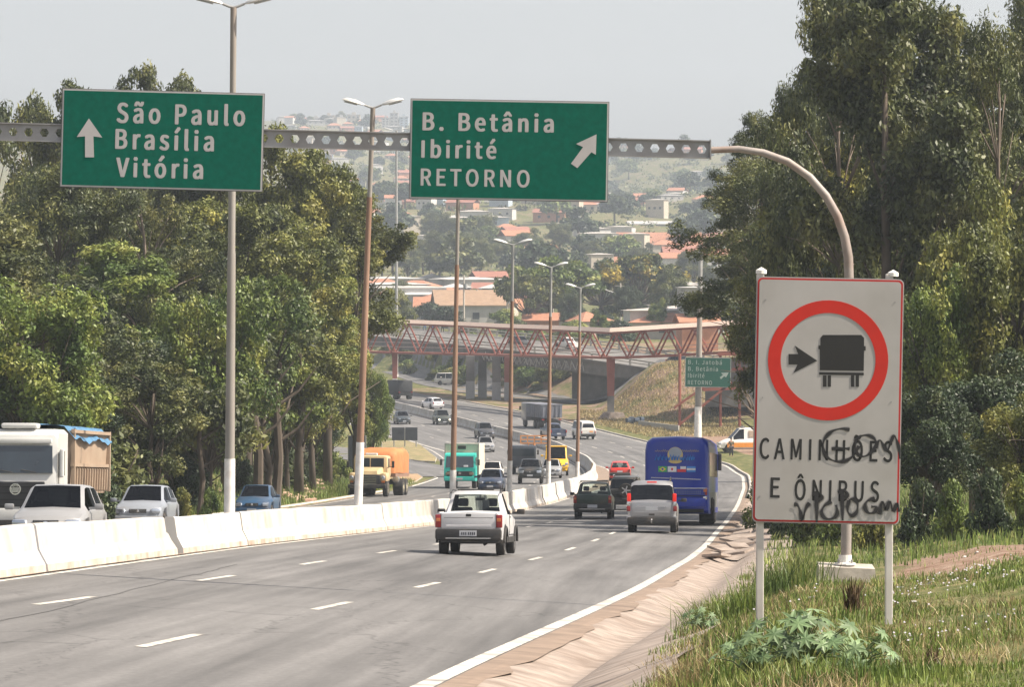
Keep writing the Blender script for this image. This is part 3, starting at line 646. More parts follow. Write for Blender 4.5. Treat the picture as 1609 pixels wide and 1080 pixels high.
# ------------------------------------------------------------------ white roadside board: lorries and buses keep right
YB = 34.2; SB = YB / F
bcx, bcy = 1301, 630; tl = R(1.15)
bd = empty('prohibition_board', unproj(bcx, bcy, YB)); bd.rotation_euler = (0, tl, 0)
tag(bd, 'tall white board on two posts with red ring, lorry symbol and black graffiti', 'road sign')
M_BW = mat('aged_white_board', (.415, .40, .385), .5, 0, .05, 2.5, (.27, .25, .22), .45, spec=.25)
M_RED = mat('sign_red', (.52, .018, .008), .5, 0, .06, 5); M_BLK = mat('sign_black', (.018, .018, .018), .55, 0, .1, 5)
M_REDR = mat('sign_rim_red', (.42, .02, .02), .5, 0, .1, 5); M_GRAF = mat('black_spray', (.022, .022, .024), .7, 0, .1, 9)
bw, bh = 232 * SB, 387 * SB
def rrect(w, h, r, n=6):
    o = []
    for cx, cy, a0 in ((w / 2 - r, h / 2 - r, 0), (-w / 2 + r, h / 2 - r, 90), (-w / 2 + r, -h / 2 + r, 180), (w / 2 - r, -h / 2 + r, 270)):
        for k in range(n + 1): a = R(a0 + 90 * k / n); o.append((cx + r * math.cos(a), cy + r * math.sin(a)))
    return o
MB().extrude(rrect(bw, bh, .045), 0, .014).build('board', M_SIGNBACK, bd)
MB().extrude(rrect(bw - .002, bh - .002, .045), -.003, -.0005).build('pale_edge', M_BW, bd)
MB().extrude(rrect(bw - .02, bh - .02, .04), -.006, -.0035).build('red_rim', M_REDR, bd)
MB().extrude(rrect(bw - .05, bh - .05, .03), -.009, -.0065).build('white_face', M_BW, bd)
def bl(px, py):
    X, Z = (px - bcx) * SB, (bcy - py) * SB; return (X * math.cos(tl) - Z * math.sin(tl), X * math.sin(tl) + Z * math.cos(tl))
cx_, cz_ = bl(1301, 566.5); ring = MB(); n = 64; ro, ri = 94.5 * SB, 74.5 * SB; vs = []
for yy in (-.012, -.0095):
    for r_ in (ro, ri):
        for k in range(n): a = 2 * math.pi * k / n; vs.append((cx_ + r_ * math.cos(a), yy, cz_ + r_ * math.sin(a)))
fs = []
for k in range(n):
    j = (k + 1) % n; fs += [(k, j, n + j, n + k), (2 * n + k, 3 * n + k, 3 * n + j, 2 * n + j), (k, 2 * n + k, 2 * n + j, j), (n + k, n + j, 3 * n + j, 3 * n + k)]
ring.add(vs, fs).build('red_ring', M_RED, bd)
def bp_(pts): return [bl(a, b) for a, b in pts]
arrow(bd, bp_([(1284, 567), (1249, 543.5), (1254, 556.5), (1239, 556.5), (1239, 573), (1253, 573), (1247, 586)]), M_BLK, 'arrow')
tr = MB()
tr.extrude(bp_([(1288, 582), (1288, 549), (1286, 549), (1286, 543), (1289, 543), (1289, 531), (1293, 526.5), (1353, 526.5), (1357.5, 531), (1357.5, 544), (1360, 544), (1360, 551), (1357.5, 551), (1357, 583)]), -.012, -.0095)
tr.extrude(bp_([(1287, 585), (1357, 586), (1357, 590), (1287, 589)]), -.012, -.0095)
for x0, x1 in ((1293, 1298.5), (1300.5, 1305.5), (1337, 1342), (1344.5, 1349.5)):
    tr.extrude(bp_([(x0, 590), (x1, 590), (x1, 608), (x0, 608)]), -.012, -.0095)
tr.build('lorry_symbol', M_BLK, bd)
for t_, x0, yb, w_, cap in (('CAMINHÕES', 1193, 721, 209, 32), ('E', 1210, 782, 15, 31), ('ÔNIBUS', 1248, 786, 133, 32)):
    X, Z = bl(x0, yb); l_ = lettering(bd, t_, X, -.011, Z, w_ * SB, cap * SB, M_BLK, 'lettering', 1.2, .03); l_.rotation_euler = (0, R(.3), 0)
G = [[(405, 628), (370, 622), (330, 635), (305, 665), (300, 700), (315, 735), (350, 752), (390, 750), (425, 725), (440, 690)], [(335, 702), (370, 698), (405, 702)],
     [(430, 665), (450, 650), (480, 648), (505, 665), (508, 690), (485, 720), (455, 735), (430, 720), (425, 690), (430, 665)], [(505, 700), (520, 660), (535, 690), (550, 715), (562, 680), (575, 645), (585, 665), (596, 700), (598, 740)],
     [(190, 915), (205, 918), (215, 945), (222, 985), (235, 930), (250, 910)], [(277, 865), (278, 985)], [(262, 880), (285, 872), (305, 888), (275, 905)], [(335, 905), (305, 920), (293, 950), (312, 975), (345, 970), (360, 950), (352, 918)],
     [(375, 862), (378, 978)], [(360, 872), (385, 858), (402, 880), (375, 897)], [(402, 900), (393, 940), (412, 965), (435, 945), (436, 908), (415, 893), (402, 900)], [(502, 893), (472, 900), (460, 925), (475, 952), (502, 948), (510, 925), (488, 925)], [(520, 955), (530, 890), (545, 950), (560, 890), (572, 955), (588, 903), (595, 945)]]
def ribbon_stroke(mb, pts, w, y=-.0135):
    # smooth then sweep a flat band
    P2 = [Vector(p) for p in pts]
    for _ in range(2):
        q = [P2[0]]
        for a, b in zip(P2[:-1], P2[1:]): q += [a * .75 + b * .25, a * .25 + b * .75]
        P2 = q + [P2[-1]]
    L_ = []; 
    for i, p in enumerate(P2):
        t = (P2[min(i + 1, len(P2) - 1)] - P2[max(i - 1, 0)]); t = t.normalized() if t.length > 0 else Vector((1, 0)); nn = Vector((-t.y, t.x))
        ww = w * (.75 + .35 * math.sin(i * .7 + pts[0][0])); L_.append((p + nn * ww / 2, p - nn * ww / 2))
    vs = [(a.x, y, a.y) for a, b in L_] + [(b.x, y, b.y) for a, b in L_]; k = len(L_)
    mb.add(vs, [(i, i + 1, k + i + 1, k + i) for i in range(k - 1)])
gm = MB()
for i, s_ in enumerate(G): ribbon_stroke(gm, [bl(1170 + a * .4072, 420 + b * .4072) for a, b in s_], (5.0 if i < 4 else 5.8) * SB, -.0135 - .0004 * i)
gr_ = gm.build('graffiti', M_GRAF, bd)
ov = bpy.data.materials.new('overspray'); ov.use_nodes = True; nt = ov.node_tree; nt.nodes.clear(); a_ = _n(nt, 'ShaderNodeOutputMaterial'); b_ = _n(nt, 'ShaderNodeBsdfTransparent'); c_ = _n(nt, 'ShaderNodeBsdfDiffuse'); c_.inputs[0].default_value = (.03, .03, .03, 1); d_ = _n(nt, 'ShaderNodeMixShader'); d_.inputs[0].default_value = .3
nt.links.new(b_.outputs[0], d_.inputs[1]); nt.links.new(c_.outputs[0], d_.inputs[2]); nt.links.new(d_.outputs[0], a_.inputs[0])
om = MB()
for i, s_ in enumerate(G): ribbon_stroke(om, [bl(1170 + a * .4072, 420 + b * .4072) for a, b in s_], (8.0 if i < 4 else 9.5) * SB, -.0118 - .00008 * i)
om.build('overspray', ov, gr_)
bo = MB()
for a, b in ((1203, 471), (1406, 475), (1198, 625), (1400, 632), (1194, 780), (1396, 786)): X, Z = bl(a, b); bo.lathe([(.006, -.013), (.006, -.010)], (X, 0, Z), axis='Y', n=10)
bo.build('rivets', mat('rivet_grey', (.25, .25, .25), .5), bd)
M_POST = mat('chalky_white_post', (.60, .57, .53), .75, var=.08, scale=4, dirt=(.35, .3, .25), dirt_amt=.5)
for px, ang in ((1195, 0.2), (1398, .2)):
    g_ = at(px, YB + .06); X, Z0 = (px - bcx) * SB, (g_.z - unproj(0, bcy, YB).z) - .3
    MB().box((X, .055, (Z0 + 1.05) / 2), (.062, .062, 1.05 - Z0), bev=.008).build('post', M_POST, bd).rotation_euler = (0, -tl + R(.1), 0)
    MB().lathe([(.045, 0), (.045, .03), (.0, .055)], (X + .012 * (1 if px > 1300 else -1), .055, 1.04), n=12).build('post_cap', M_WHITEP, bd)

# ------------------------------------------------------------------ pedestrian bridge
M_PINK = mat('red_oxide_steel', (.27, .078, .052), .65, .05, .14, 1.2, (.26, .10, .07), .5)
M_ROOF = mat('cream_roof_sheet', (.50, .38, .31), .6, 0, .06, .8, (.6, .42, .33), .4)
ped = empty('pedestrian_bridge', (0, 0, 0)); tag(ped, 'long covered footbridge of red steel trusses crossing the whole highway', 'footbridge')
NA = (-22.5, 612); NB = (8.0, 474 + 1); NC = (38, 520)
# stations: px, Y, top chord row, bottom chord row
def pl(px, y, yt, yb): a = unproj(px, yt, y); b = unproj(px, yb, y); return a, b
keys = [(400, 600, 506, 552), (553, 578, 508, 553), (620, 568, 509, 555), (720, 548, 513, 557), (800, 528, 517, 559), (880, 508, 520, 561), (960, 486, 524, 563), (1040, 482, 519, 560), (1110, 478, 515, 556), (1172, 474, 511, 553), (1260, 470, 506, 549)]
kx = [k[0] for k in keys]
def ks(px): return pl(px, *[float(np.interp(px, kx, [k[j] for k in keys])) for j in (1, 2, 3)])
WD = 2.4
def off(v, d): return Vector((v.x + d * .25, v.y + d, v.z))
for side_i, dd in enumerate((0, WD)):
    ch = MB(); dg_ = MB(); vt = MB()
    node_px = [553 + 20.6 * i for i in range(-7, 35)]
    for i in range(len(node_px) - 1):
        a0, b0 = ks(node_px[i]); a1, b1 = ks(node_px[i + 1])
        a0, b0, a1, b1 = [off(v, dd) for v in (a0, b0, a1, b1)]
        for u, v, h_ in ((a0, a1, .20), (b0, b1, .26)):
            ch.hexa([(u.x, u.y - .09, u.z - h_ / 2), (v.x, v.y - .09, v.z - h_ / 2), (v.x, v.y + .09, v.z - h_ / 2), (u.x, u.y + .09, u.z - h_ / 2), (u.x, u.y - .09, u.z + h_ / 2), (v.x, v.y - .09, v.z + h_ / 2), (v.x, v.y + .09, v.z + h_ / 2), (u.x, u.y + .09, u.z + h_ / 2)])
        if i % 2 == 0: p0, p1 = (b0, a1)
        else: p0, p1 = (a0, b1)
        MB().tube([p0, p1], .125, 4).build('brace', M_PINK, ped)
    ch.build('chords', M_PINK, ped);
    rl = MB()
    for hh_ in (.35, .6):
        pts = []
        for px in range(420, 1262, 20):
            a, b = ks(px); a = off(a, dd); b = off(b, dd); pts.append(b + (a - b) * hh_ * .6 + Vector((0, .12, 0)))
        rl.tube(pts, .025, 4)
    rl.build('handrail', M_GALV, ped)
fl = MB(); rf = MB()
pxs = list(range(415, 1265, 17))
fr = []; rr_ = []
for px in pxs:
    a, b = ks(px); fr.append((b + Vector((0, .1, .05)), off(b, WD - .1) + Vector((0, 0, .05)))); rr_.append((a + Vector((-.1, -.35, .14)), off(a, WD + .35) + Vector((0, 0, .14)), a + Vector((0, WD / 2, .62))))
for (a0, b0), (a1, b1) in zip(fr[:-1], fr[1:]):
    fl.hexa([a0, a1, b1, b0] + [v + Vector((0, 0, .1)) for v in (a0, a1, b1, b0)])
for (a0, b0, c0), (a1, b1, c1) in zip(rr_[:-1], rr_[1:]):
    rf.add([a0, a1, c1, c0], [(0, 1, 2, 3)]); rf.add([c0, c1, b1, b0], [(0, 1, 2, 3)]); rf.add([a0, a1, b1, b0], [(3, 2, 1, 0)])
fl.build('walkway', M_PINK, ped); rf.build('roof', M_ROOF, ped)
for px, w_, yb in ((620, .62, 597), (960, .8, 0)):
    a, b = ks(px); base = zg(b.x, b.y + .5); base = min(base, unproj(px, yb, b.y).z) if yb else base
    x, y = b.x, b.y + WD / 2
    c_ = MB().hexa([(x - w_ / 2, y - .4, base + 2.7), (x + w_ / 2, y - .4, base + 2.7), (x + w_ / 2, y + .4, base + 2.7), (x - w_ / 2, y + .4, base + 2.7), (x - w_ * .62, y - .4, b.z), (x + w_ * .62, y - .4, b.z), (x + w_ * .62, y + .4, b.z), (x - w_ * .62, y + .4, b.z)]).build('column', M_PINK, ped)
    MB().box((x, y, base + 1.0), (w_, .82, 3.4)).build('painted_column_foot', M_GREYC if px == 960 else M_WHITEP, ped)
x, y = ks(960)[1].x, ks(960)[1].y + .9
MB().hexa([(x - 2.0, y - 1.2, P_(y) - .6), (x + 2.0, y - 1.2, P_(y) - .6), (x + 2.2, y + 1.2, P_(y) - .6), (x - 2.2, y + 1.2, P_(y) - .6), (x - .8, y - .8, P_(y) + 1.0), (x + 1.5, y - .8, P_(y) + .9), (x + 1.5, y + .8, P_(y) + .9), (x - .8, y + .8, P_(y) + 1.0)]).build('column_plinth', M_CONC, ped)
# stair and ramp tower at the right end
tw = empty('access_ramp', at(1150, 468)); tag(tw, 'dark red steel ramp tower at the right end of the footbridge, behind the ambulance', 'ramp')
o0 = tw.location
def T(px, py, yy): return unproj(px, py, yy) - o0
mt = MB()
for px in (1068, 1098, 1132, 1162, 1190, 1215):
    for yy in (462, 474): a = T(px, 556, yy); b = T(px, 690, yy); MB().tube([a, b], .16, 6).build('column', M_PINK, tw)
mr_ = MB()
for (x0, y0_, x1, y1_) in ((1128, 556, 1225, 556), (1150, 580, 1225, 578), (1060, 640, 1140, 584), (1105, 612, 1225, 606), (1066, 668, 1150, 600)):
    for yy in (461.5, 465): a = T(x0, y0_, yy); b = T(x1, y1_, yy); mr_.hexa([a + Vector((0, -.06, -.22)), b + Vector((0, -.06, -.22)), b + Vector((0, .06, -.22)), a + Vector((0, .06, -.22)), a + Vector((0, -.06, .12)), b + Vector((0, -.06, .12)), b + Vector((0, .06, .12)), a + Vector((0, .06, .12))])
    a = T(x0, y0_, 461.5); b = T(x1, y1_, 461.5); mr_.hexa([a + Vector((0, .1, -.2)), b + Vector((0, .1, -.2)), b + Vector((0, 3.4, -.2)), a + Vector((0, 3.4, -.2)), a + Vector((0, .1, -.1)), b + Vector((0, .1, -.1)), b + Vector((0, 3.4, -.1)), a + Vector((0, 3.4, -.1))])
mr_.build('ramp_flights', M_PINK, tw)
ms = MB()
for i in range(14):
    a = T(1140 + i * 6, 557, 461.4); b = T(1140 + i * 6, 583, 461.4); ms.box((a + b) / 2, (.06, .05, (a - b).length))
ms.build('mesh_screen', mat('dark_red_mesh', (.16, .06, .05), .8), tw)
MB().hexa([T(1108, 640, 476), T(1225, 640, 476), T(1225, 640, 482), T(1108, 640, 482), T(1108, 562, 476), T(1225, 562, 476), T(1225, 562, 482), T(1108, 562, 482)]).build('back_wall', M_GREYC, tw)

# ------------------------------------------------------------------ road viaduct
via = empty('road_viaduct', (0, 0, 0)); tag(via, 'grey concrete road viaduct behind the footbridge, graffiti on its girder, standing on dark piers', 'viaduct')
vk = [(300, 720, 506, 530), (553, 637, 516, 537), (640, 603, 524, 551), (770, 560, 538, 570), (880, 545, 548, 582), (970, 534, 561, 594), (1040, 527, 571, 600), (1110, 522, 578, 604)]
vx = [k[0] for k in vk]
def vs_(px, dn=0.0):
    y, t, b = [float(np.interp(px, vx, [k[j] for k in vk])) for j in (1, 2, 3)]
    a = unproj(px, t, y); c = unproj(px, b, y); n_ = Vector((.962, .275, 0)) * dn
    return a + n_, c + n_
pxs = list(range(300, 1111, 15)); N2 = 13.0
def strip(mb, fa, fb):
    for p0, p1 in zip(pxs[:-1], pxs[1:]): mb.hexa(fa(p0)[:1] + fa(p1)[:1] + fa(p1)[1:] + fa(p0)[1:] + fb(p0)[:1] + fb(p1)[:1] + fb(p1)[1:] + fb(p0)[1:])
Z_ = lambda v, dz, d=0: Vector((v.x + .962 * d, v.y + .275 * d, v.z + dz))
DD = Vector((.0, 1.0, 0))
def vp(px, d, dz):            # d metres back from the near edge, dz from the deck level (deck = parapet top - .85, superelevated)
    a, c = vs_(px); return Vector((a.x + d * .2, a.y + d * .98, a.z - .85 + dz + d * .095))
M_PARA = mat('pale_parapet', (.34, .32, .29), .85, var=.15, scale=1, dirt=(.25, .22, .19), dirt_amt=.5)
gi = MB(); dk = MB(); pa = MB(); po = MB()
for p0, p1 in zip(pxs[:-1], pxs[1:]):
    for d0 in (.0, 5.5, 11.5):
        b0, b1 = vs_(p0)[1], vs_(p1)[1]; h0 = vp(p0, 0, 0).z - b0.z; h1 = vp(p1, 0, 0).z - b1.z
        gi.hexa([vp(p0, d0 + .35, -h0), vp(p1, d0 + .35, -h1), vp(p1, d0 + 1.0, -h1), vp(p0, d0 + 1.0, -h0), vp(p0, d0 + .35, -.25), vp(p1, d0 + .35, -.25), vp(p1, d0 + 1.0, -.25), vp(p0, d0 + 1.0, -.25)])
    dk.hexa([vp(p0, -.15, -.28), vp(p1, -.15, -.28), vp(p1, 13.3, -.28), vp(p0, 13.3, -.28), vp(p0, -.15, 0), vp(p1, -.15, 0), vp(p1, 13.3, 0), vp(p0, 13.3, 0)])
    for d0 in (0, 13.1):
        for z0, z1 in ((.68, .85), (.34, .46)):
            pa.hexa([vp(p0, d0, z0), vp(p1, d0, z0), vp(p1, d0 + .14, z0), vp(p0, d0 + .14, z0), vp(p0, d0, z1), vp(p1, d0, z1), vp(p1, d0 + .14, z1), vp(p0, d0 + .14, z1)])
        if (p0 // 15) % 2 == 0 or d0 > 1: MB().box(vp(p0, d0 + .07, .42), (.28, .2, .86)).build('parapet_post', M_PARA, via)
gi.build('girders', M_GREYC, via); dk.build('deck', M_GREYC, via)
pa.build('parapet_rails', M_PARA, via)
for px, yy in ((739, 563), (758, 565), (780, 558), (799, 556)):
    g_ = at(px, yy); tz = unproj(px, 566, yy).z
    MB().box((g_.x, yy, (g_.z + tz) / 2 + .6), (1.15, 1.3, tz - g_.z), bev=.04).build('pier', M_GREYC if px < 795 else M_PINK, via)
    MB().box((g_.x, yy, g_.z + .9), (1.19, 1.34, 3.0)).build('pier_foot', mat('grey_white_pier_paint', (.30, .30, .30), .85, var=.1), via)
for pa_, pb_ in ((880, 968),):
    q0 = [vp(pa_, 8.5, -1.3), vp(pb_, 8.5, -1.3)]
    a_, b_ = q0; MB().hexa([Vector((a_.x, a_.y, -17.2)), Vector((b_.x, b_.y, -17.2)), Vector((b_.x, b_.y + 1, -17.2)), Vector((a_.x, a_.y + 1, -17.2)), a_, b_, b_ + Vector((0, 1, 0)), a_ + Vector((0, 1, 0))]).build('abutment', M_GREYC, via)
vg = MB(); rnd = random.Random(8)
for i, px in enumerate(list(range(752, 908, 9))):
    a, c = vs_(px); pts = []
    x = 0
    for k in range(5):
        pts.append(Vector((a.x + x, a.y - .0, c.z + (a.z - c.z) * (.42 if k % 2 else .1) + rnd.uniform(-.2, .2)))); x += rnd.uniform(.1, .45)
    for k in range(len(pts)):     # press onto the girder's face
        q = pts[k]; ppx = q.x * F / q.y + PW / 2; w_ = vp(ppx, .30, 0); pts[k] = Vector((q.x, w_.y - .02, q.z))
    vg.tube(pts, .05, 4)
vg.build('graffiti', mat('pale_spray', (.5, .48, .45), .8), via)
# low concrete guard wall and dark bundle at the foot of the embankment
gw = MB(); a = hit(1003, 660); b = hit(1066, 668); a.y = 470; b.y = 455
a = at(1003, 470); b = at(1066, 452)
gw.hexa([a + Vector((0, -.15, -.2)), b + Vector((0, -.15, -.2)), b + Vector((.1, .3, -.2)), a + Vector((.1, .3, -.2)), a + Vector((0, -.1, .6)), b + Vector((0, -.1, .72)), b + Vector((.1, .2, .72)), a + Vector((.1, .2, .6))])
tag(gw.build('low_wall', M_PARA), 'low pale concrete wall lying along the foot of the grassy embankment', 'wall')
q = at(993, 474)
bn = MB(); rnd = random.Random(2)
for k in range(7): bn.box((q.x + rnd.uniform(-1, 1.2), q.y + rnd.uniform(-.4, .4), q.z + rnd.uniform(.15, .6)), (rnd.uniform(.4, .9), .6, rnd.uniform(.3, .6)), bev=.15, rz=rnd.uniform(0, 3))
tag(bn.build('dark_bundles', mat('dark_blue_bags', (.05, .07, .10), .6, var=.4, scale=3), None, True), 'heap of dark blue bundles lying left of the low pale wall', 'bundles')

# ------------------------------------------------------------------ dark boards by the left carriageway, utility poles
M_BOARD = mat('dark_board_back', (.030, .036, .045), .6, 0, .25, 2)
def board(label, x0, x1, y0, y1, yy, posts_px, yb, panes=1):
    c = unproj((x0 + x1) / 2, (y0 + y1) / 2, yy); s = yy / F; root = empty('roadside_board', c); tag(root, label, 'road sign', 'dark boards seen from behind')
    w = (x1 - x0) * s
    for k in range(panes):
        ww = w / panes; MB().box((-w / 2 + ww * (k + .5), 0, 0), (ww - .12, .05, (y1 - y0) * s), bev=.02).build('panel', M_BOARD, root)
    for px in posts_px:
        q = at(px, yy); MB().tube([Vector((q.x - c.x, .08, q.z - c.z - .3)), Vector((q.x - c.x, .08, (y1 - y0) * s / 2))], .06, 8).build('post', M_GALV, root)
board('pair of dark boards on thin posts on the verge right of the orange truck', 615, 657, 672, 692.5, 412, (619, 636, 654), 700, 2)
board('single tall dark board half hidden behind the orange truck', 546, 576, 685, 741, 280, (548, 574), 760)
M_WOODP = mat('pale_concrete_pole', (.42, .38, .33), .8, var=.15, scale=2)
ups = [(729, 432, 505, 780, 1), (750, 455, 508, 790, 0), (797, 455, 505, 770, 1), (869, 440, 512, 760, 0), (894, 440, 512, 740, 2), (975, 445, 514, 720, 2), (770, 395, 432, 1300, 0), (516, 290, 330, 900, 1), (700, 330, 400, 1500, 1)]
M_TRANS = mat('transformer_grey', (.3, .3, .3), .6)
upl = ['utility pole at the left front of the tan-roofed house', 'thin utility pole before the middle of the tan-roofed house', 'utility pole at the right end of the tan-roofed house', 'pale utility pole beside the fifth median street lamp', 'pale utility pole between the fifth and sixth median street lamps', 'utility pole with a lamp arm before the yellow-topped tree', 'far thin pole above the grey hazy trees', 'far utility pole behind the left forest', 'far thin pole on the hazy hillside behind the middle green sign']
for (px, yt, yb, yy, kind), lab in zip(ups, upl):
    q = unproj(px, yb + 4, yy); root = empty('utility_pole', q); tag(root, lab, 'utility pole', 'utility poles beyond the viaduct')
    H = (yb + 4 - yt) * yy / F
    MB().tube([(0, 0, -3), (0, 0, H)], [.2, .13], 8).build('pole', M_WOODP, root)
    if kind >= 0: MB().box((0, 0, H - .5), (1.9, .14, .14)).build('crossarm', M_WOODP, root)
    if kind == 1: MB().lathe([(.32, 0), (.32, .9)], (.35, -.2, H - 2.6), n=10).build('transformer', M_TRANS, root)
    if kind == 2: MB().tube([(0, 0, H - 2.5), (-1.2, -.4, H - 1.6), (-2.6, -.6, H - 1.2)], .06, 6).build('lamp_arm', M_GALV, root); MB().box((-2.9, -.6, H - 1.15), (.9, .35, .18), bev=.06).build('lamp_head', M_LAMPB, root)
# ------------------------------------------------------------------ vehicles
M_TYRE = mat('tyre_rubber', (.018, .018, .018), .85, 0, .2, 8, (.12, .09, .07), .35)
M_RIM = mat('wheel_alloy', (.45, .45, .46), .4, .6, .1, 6, (.2, .17, .14), .3)
M_RIMD = mat('steel_wheel', (.16, .16, .17), .6, .3, .1, 6, (.2, .17, .14), .4)
M_RIMY = mat('cream_steel_wheel', (.5, .45, .33), .6, 0, .1, 6)
M_PLAS = mat('black_bumper_plastic', (.022, .022, .023), .65, 0, .2, 5, (.14, .11, .08), .35)
M_INT = mat('dark_interior', (.025, .024, .023), .9, 0, .1, 5)
M_SEAT = mat('seat_cloth', (.05, .05, .055), .9, 0, .1, 5)
M_UNDER = mat('underbody', (.010, .010, .010), .9, 0, .1, 5)
M_PLATE = mat('number_plate_grey', (.42, .43, .45), .5, 0, .04, 30)
M_PLCH = mat('plate_characters', (.05, .05, .06), .6)
M_TAIL = mat('tail_lamp_red', (.24, .008, .008), .25, 0, .05, 5, coat=.5)
M_TAILL = mat('tail_lamp_lit', (.34, .01, .008), .3, 0, .05, 5, emit=(1, .03, .01, .28))
M_AMB = mat('indicator_amber', (.45, .12, .02), .3, 0, .05, 5, coat=.5)
M_AMBL = mat('indicator_lit', (.9, .3, .05), .3, 0, .05, 5, emit=(1, .35, .05, 1.2))
M_HEAD = mat('headlamp_glass', (.42, .46, .52), .12, .6, .1, 8, coat=1.0)
M_HEADL = mat('headlamp_lit', (.9, .85, .7), .3, 0, .0, 5, emit=(1, .9, .65, 2.2))
M_CHR = mat('chrome_trim', (.6, .6, .6), .2, .9, .05, 8)
M_GRILL = mat('grille_black', (.015, .015, .017), .5, 0, .1, 20)
G_DARK = glass_mat('tinted_window', (.07, .08, .085), .02); G_CLEAR = glass_mat('clear_window', (.72, .78, .76), .03); G_TINT = glass_mat('deep_tinted_window', (.03, .035, .04), .04)
HALF = 9
def interp(tab, y): return float(np.interp(y, [a for a, _ in tab], [b for _, b in tab]))
def wheels(root, xs, ys, r, w, rim, dual=()):
    for i, y in enumerate(ys):
        for sx in (-1, 1):
            c = (sx * xs, y, r); ww = w * (2.1 if i in dual else 1)
            t = MB().lathe([(r * .62, -ww / 2), (r * .93, -ww / 2), (r, -ww / 2 + .03), (r, ww / 2 - .03), (r * .93, ww / 2), (r * .62, ww / 2)], c, 'X', 28).build('wheel', M_TYRE, root, True)
            q = MB(); o = sx * ww / 2
            prof = [(r * .63, o), (r * .60, o - sx * .02), (r * .5, o - sx * .05), (r * .2, o - sx * .03), (r * .16, o - sx * .005), (0.001, o - sx * .005)] if i not in dual else [(r * .63, o), (r * .55, o - sx * .1), (r * .3, o - sx * .12), (r * .25, o + sx * .01), (.001, o + sx * .01)]
            q.lathe(prof, c, 'X', 24)
            for k in range(5):
                a = 2 * math.pi * k / 5; q.box((c[0] + o - sx * .03, y + r * .38 * math.cos(a), r + r * .38 * math.sin(a)), (.03, r * .16, r * .45), M=Matrix.Rotation(a - math.pi / 2, 4, 'X'))
            q.build('rim', rim, t, True)
def loft(root, P, body_m, win_m, name='body'):
    L, W_, H = P['L'], P['W'], P['H']; wy = P['wy']; wr = P['wr']
    key = sorted({round(a, 3) for t in (P['hw'], P['zs'], P['zr'], P['rw']) for a, _ in t} | {round(c + d, 3) for c in wy for d in (-wr - .12, -wr - .06, -wr * .7, 0, wr * .7, wr + .06, wr + .12)} | {round(v, 3) for w in P['win'].values() for v in w[:2]})
    key = [k for k in key if -L / 2 - 1e-6 <= k <= L / 2 + 1e-6]
    def zb(y):
        z = P.get('zb', .24)
        for c in wy:
            d = abs(y - c)
            if d < wr + .07: z = max(z, wr + math.sqrt(max(0, (wr + .07) ** 2 - d * d)) + .0)
        if y > L / 2 - .25 or y < -L / 2 + .25: z = max(z, P.get('zb', .24) + .02)
        return z
    rings = []
    for y in key:
        hw, zs, zr, rw, b = interp(P['hw'], y), interp(P['zs'], y), interp(P['zr'], y), interp(P['rw'], y), zb(y)
        sh = hw - .06; rz = max(zr - .06, zs + (zr - zs) * .5)
        low = min(b + .08, zs - .12); mid = b + .5 * (zs - b)
        rings.append([(0, b), (hw * .86, b), (hw * .975, low), (hw, mid), (hw * .985, zs - .07), (sh, zs), (min(rw, sh), rz), (min(rw, sh) - .09, zr), (0, zr + .015 * (1 if zr > zs + .2 else 1.6))])
    def V(i, j, s): p = rings[i][j]; return (s * p[0], key[i], p[1])
    def isin(i, j):
        for nm, w in P['win'].items():
            if j in w[2] and key[i] >= w[0] - 1e-4 and key[i + 1] <= w[1] + 1e-4: return nm
        return None
    body = MB(); wins = {}
    for i in range(len(key) - 1):
        for j in range(HALF - 1):
            nm = isin(i, j)
            for s in (-1, 1):
                q = [V(i, j, s), V(i, j + 1, s), V(i + 1, j + 1, s), V(i + 1, j, s)]
                if nm:
                    wins.setdefault((nm, s if 'side' in nm or 'door' in nm or 'quarter' in nm else 0), MB()).add(q, [(0, 1, 2, 3)])
                else: body.add(q, [(0, 1, 2, 3)], 1 if j == 0 or (j <= P.get('clad', 0)) else 0)
    for i in (0, len(key) - 1):
        for j in range(HALF - 1): body.add([V(i, j, 1), V(i, j + 1, 1), V(i, j + 1, -1), V(i, j, -1)], [(0, 1, 2, 3)], 1 if j < P.get('capclad', 1) else 0)
    me_b = body
    o = me_b.build(name, [body_m, M_PLAS], root)
    bm = bmesh.new(); bm.from_mesh(o.data); bmesh.ops.remove_doubles(bm, verts=bm.verts, dist=.0008); bmesh.ops.recalc_face_normals(bm, faces=bm.faces[:])
    bm.to_mesh(o.data); bm.free(); o.data.polygons.foreach_set('use_smooth', [True] * len(o.data.polygons)); o.data.set_sharp_from_angle(angle=R(38))
    for (nm, s), m in wins.items():
        part = {'wind': 'windscreen', 'rear': 'rear_window', 'side': 'side_window', 'side2': 'side_window', 'side3': 'side_window'}[nm]
        w = m.build(part, win_m.get(nm, win_m['*']) if isinstance(win_m, dict) else win_m, root, True)
    return o
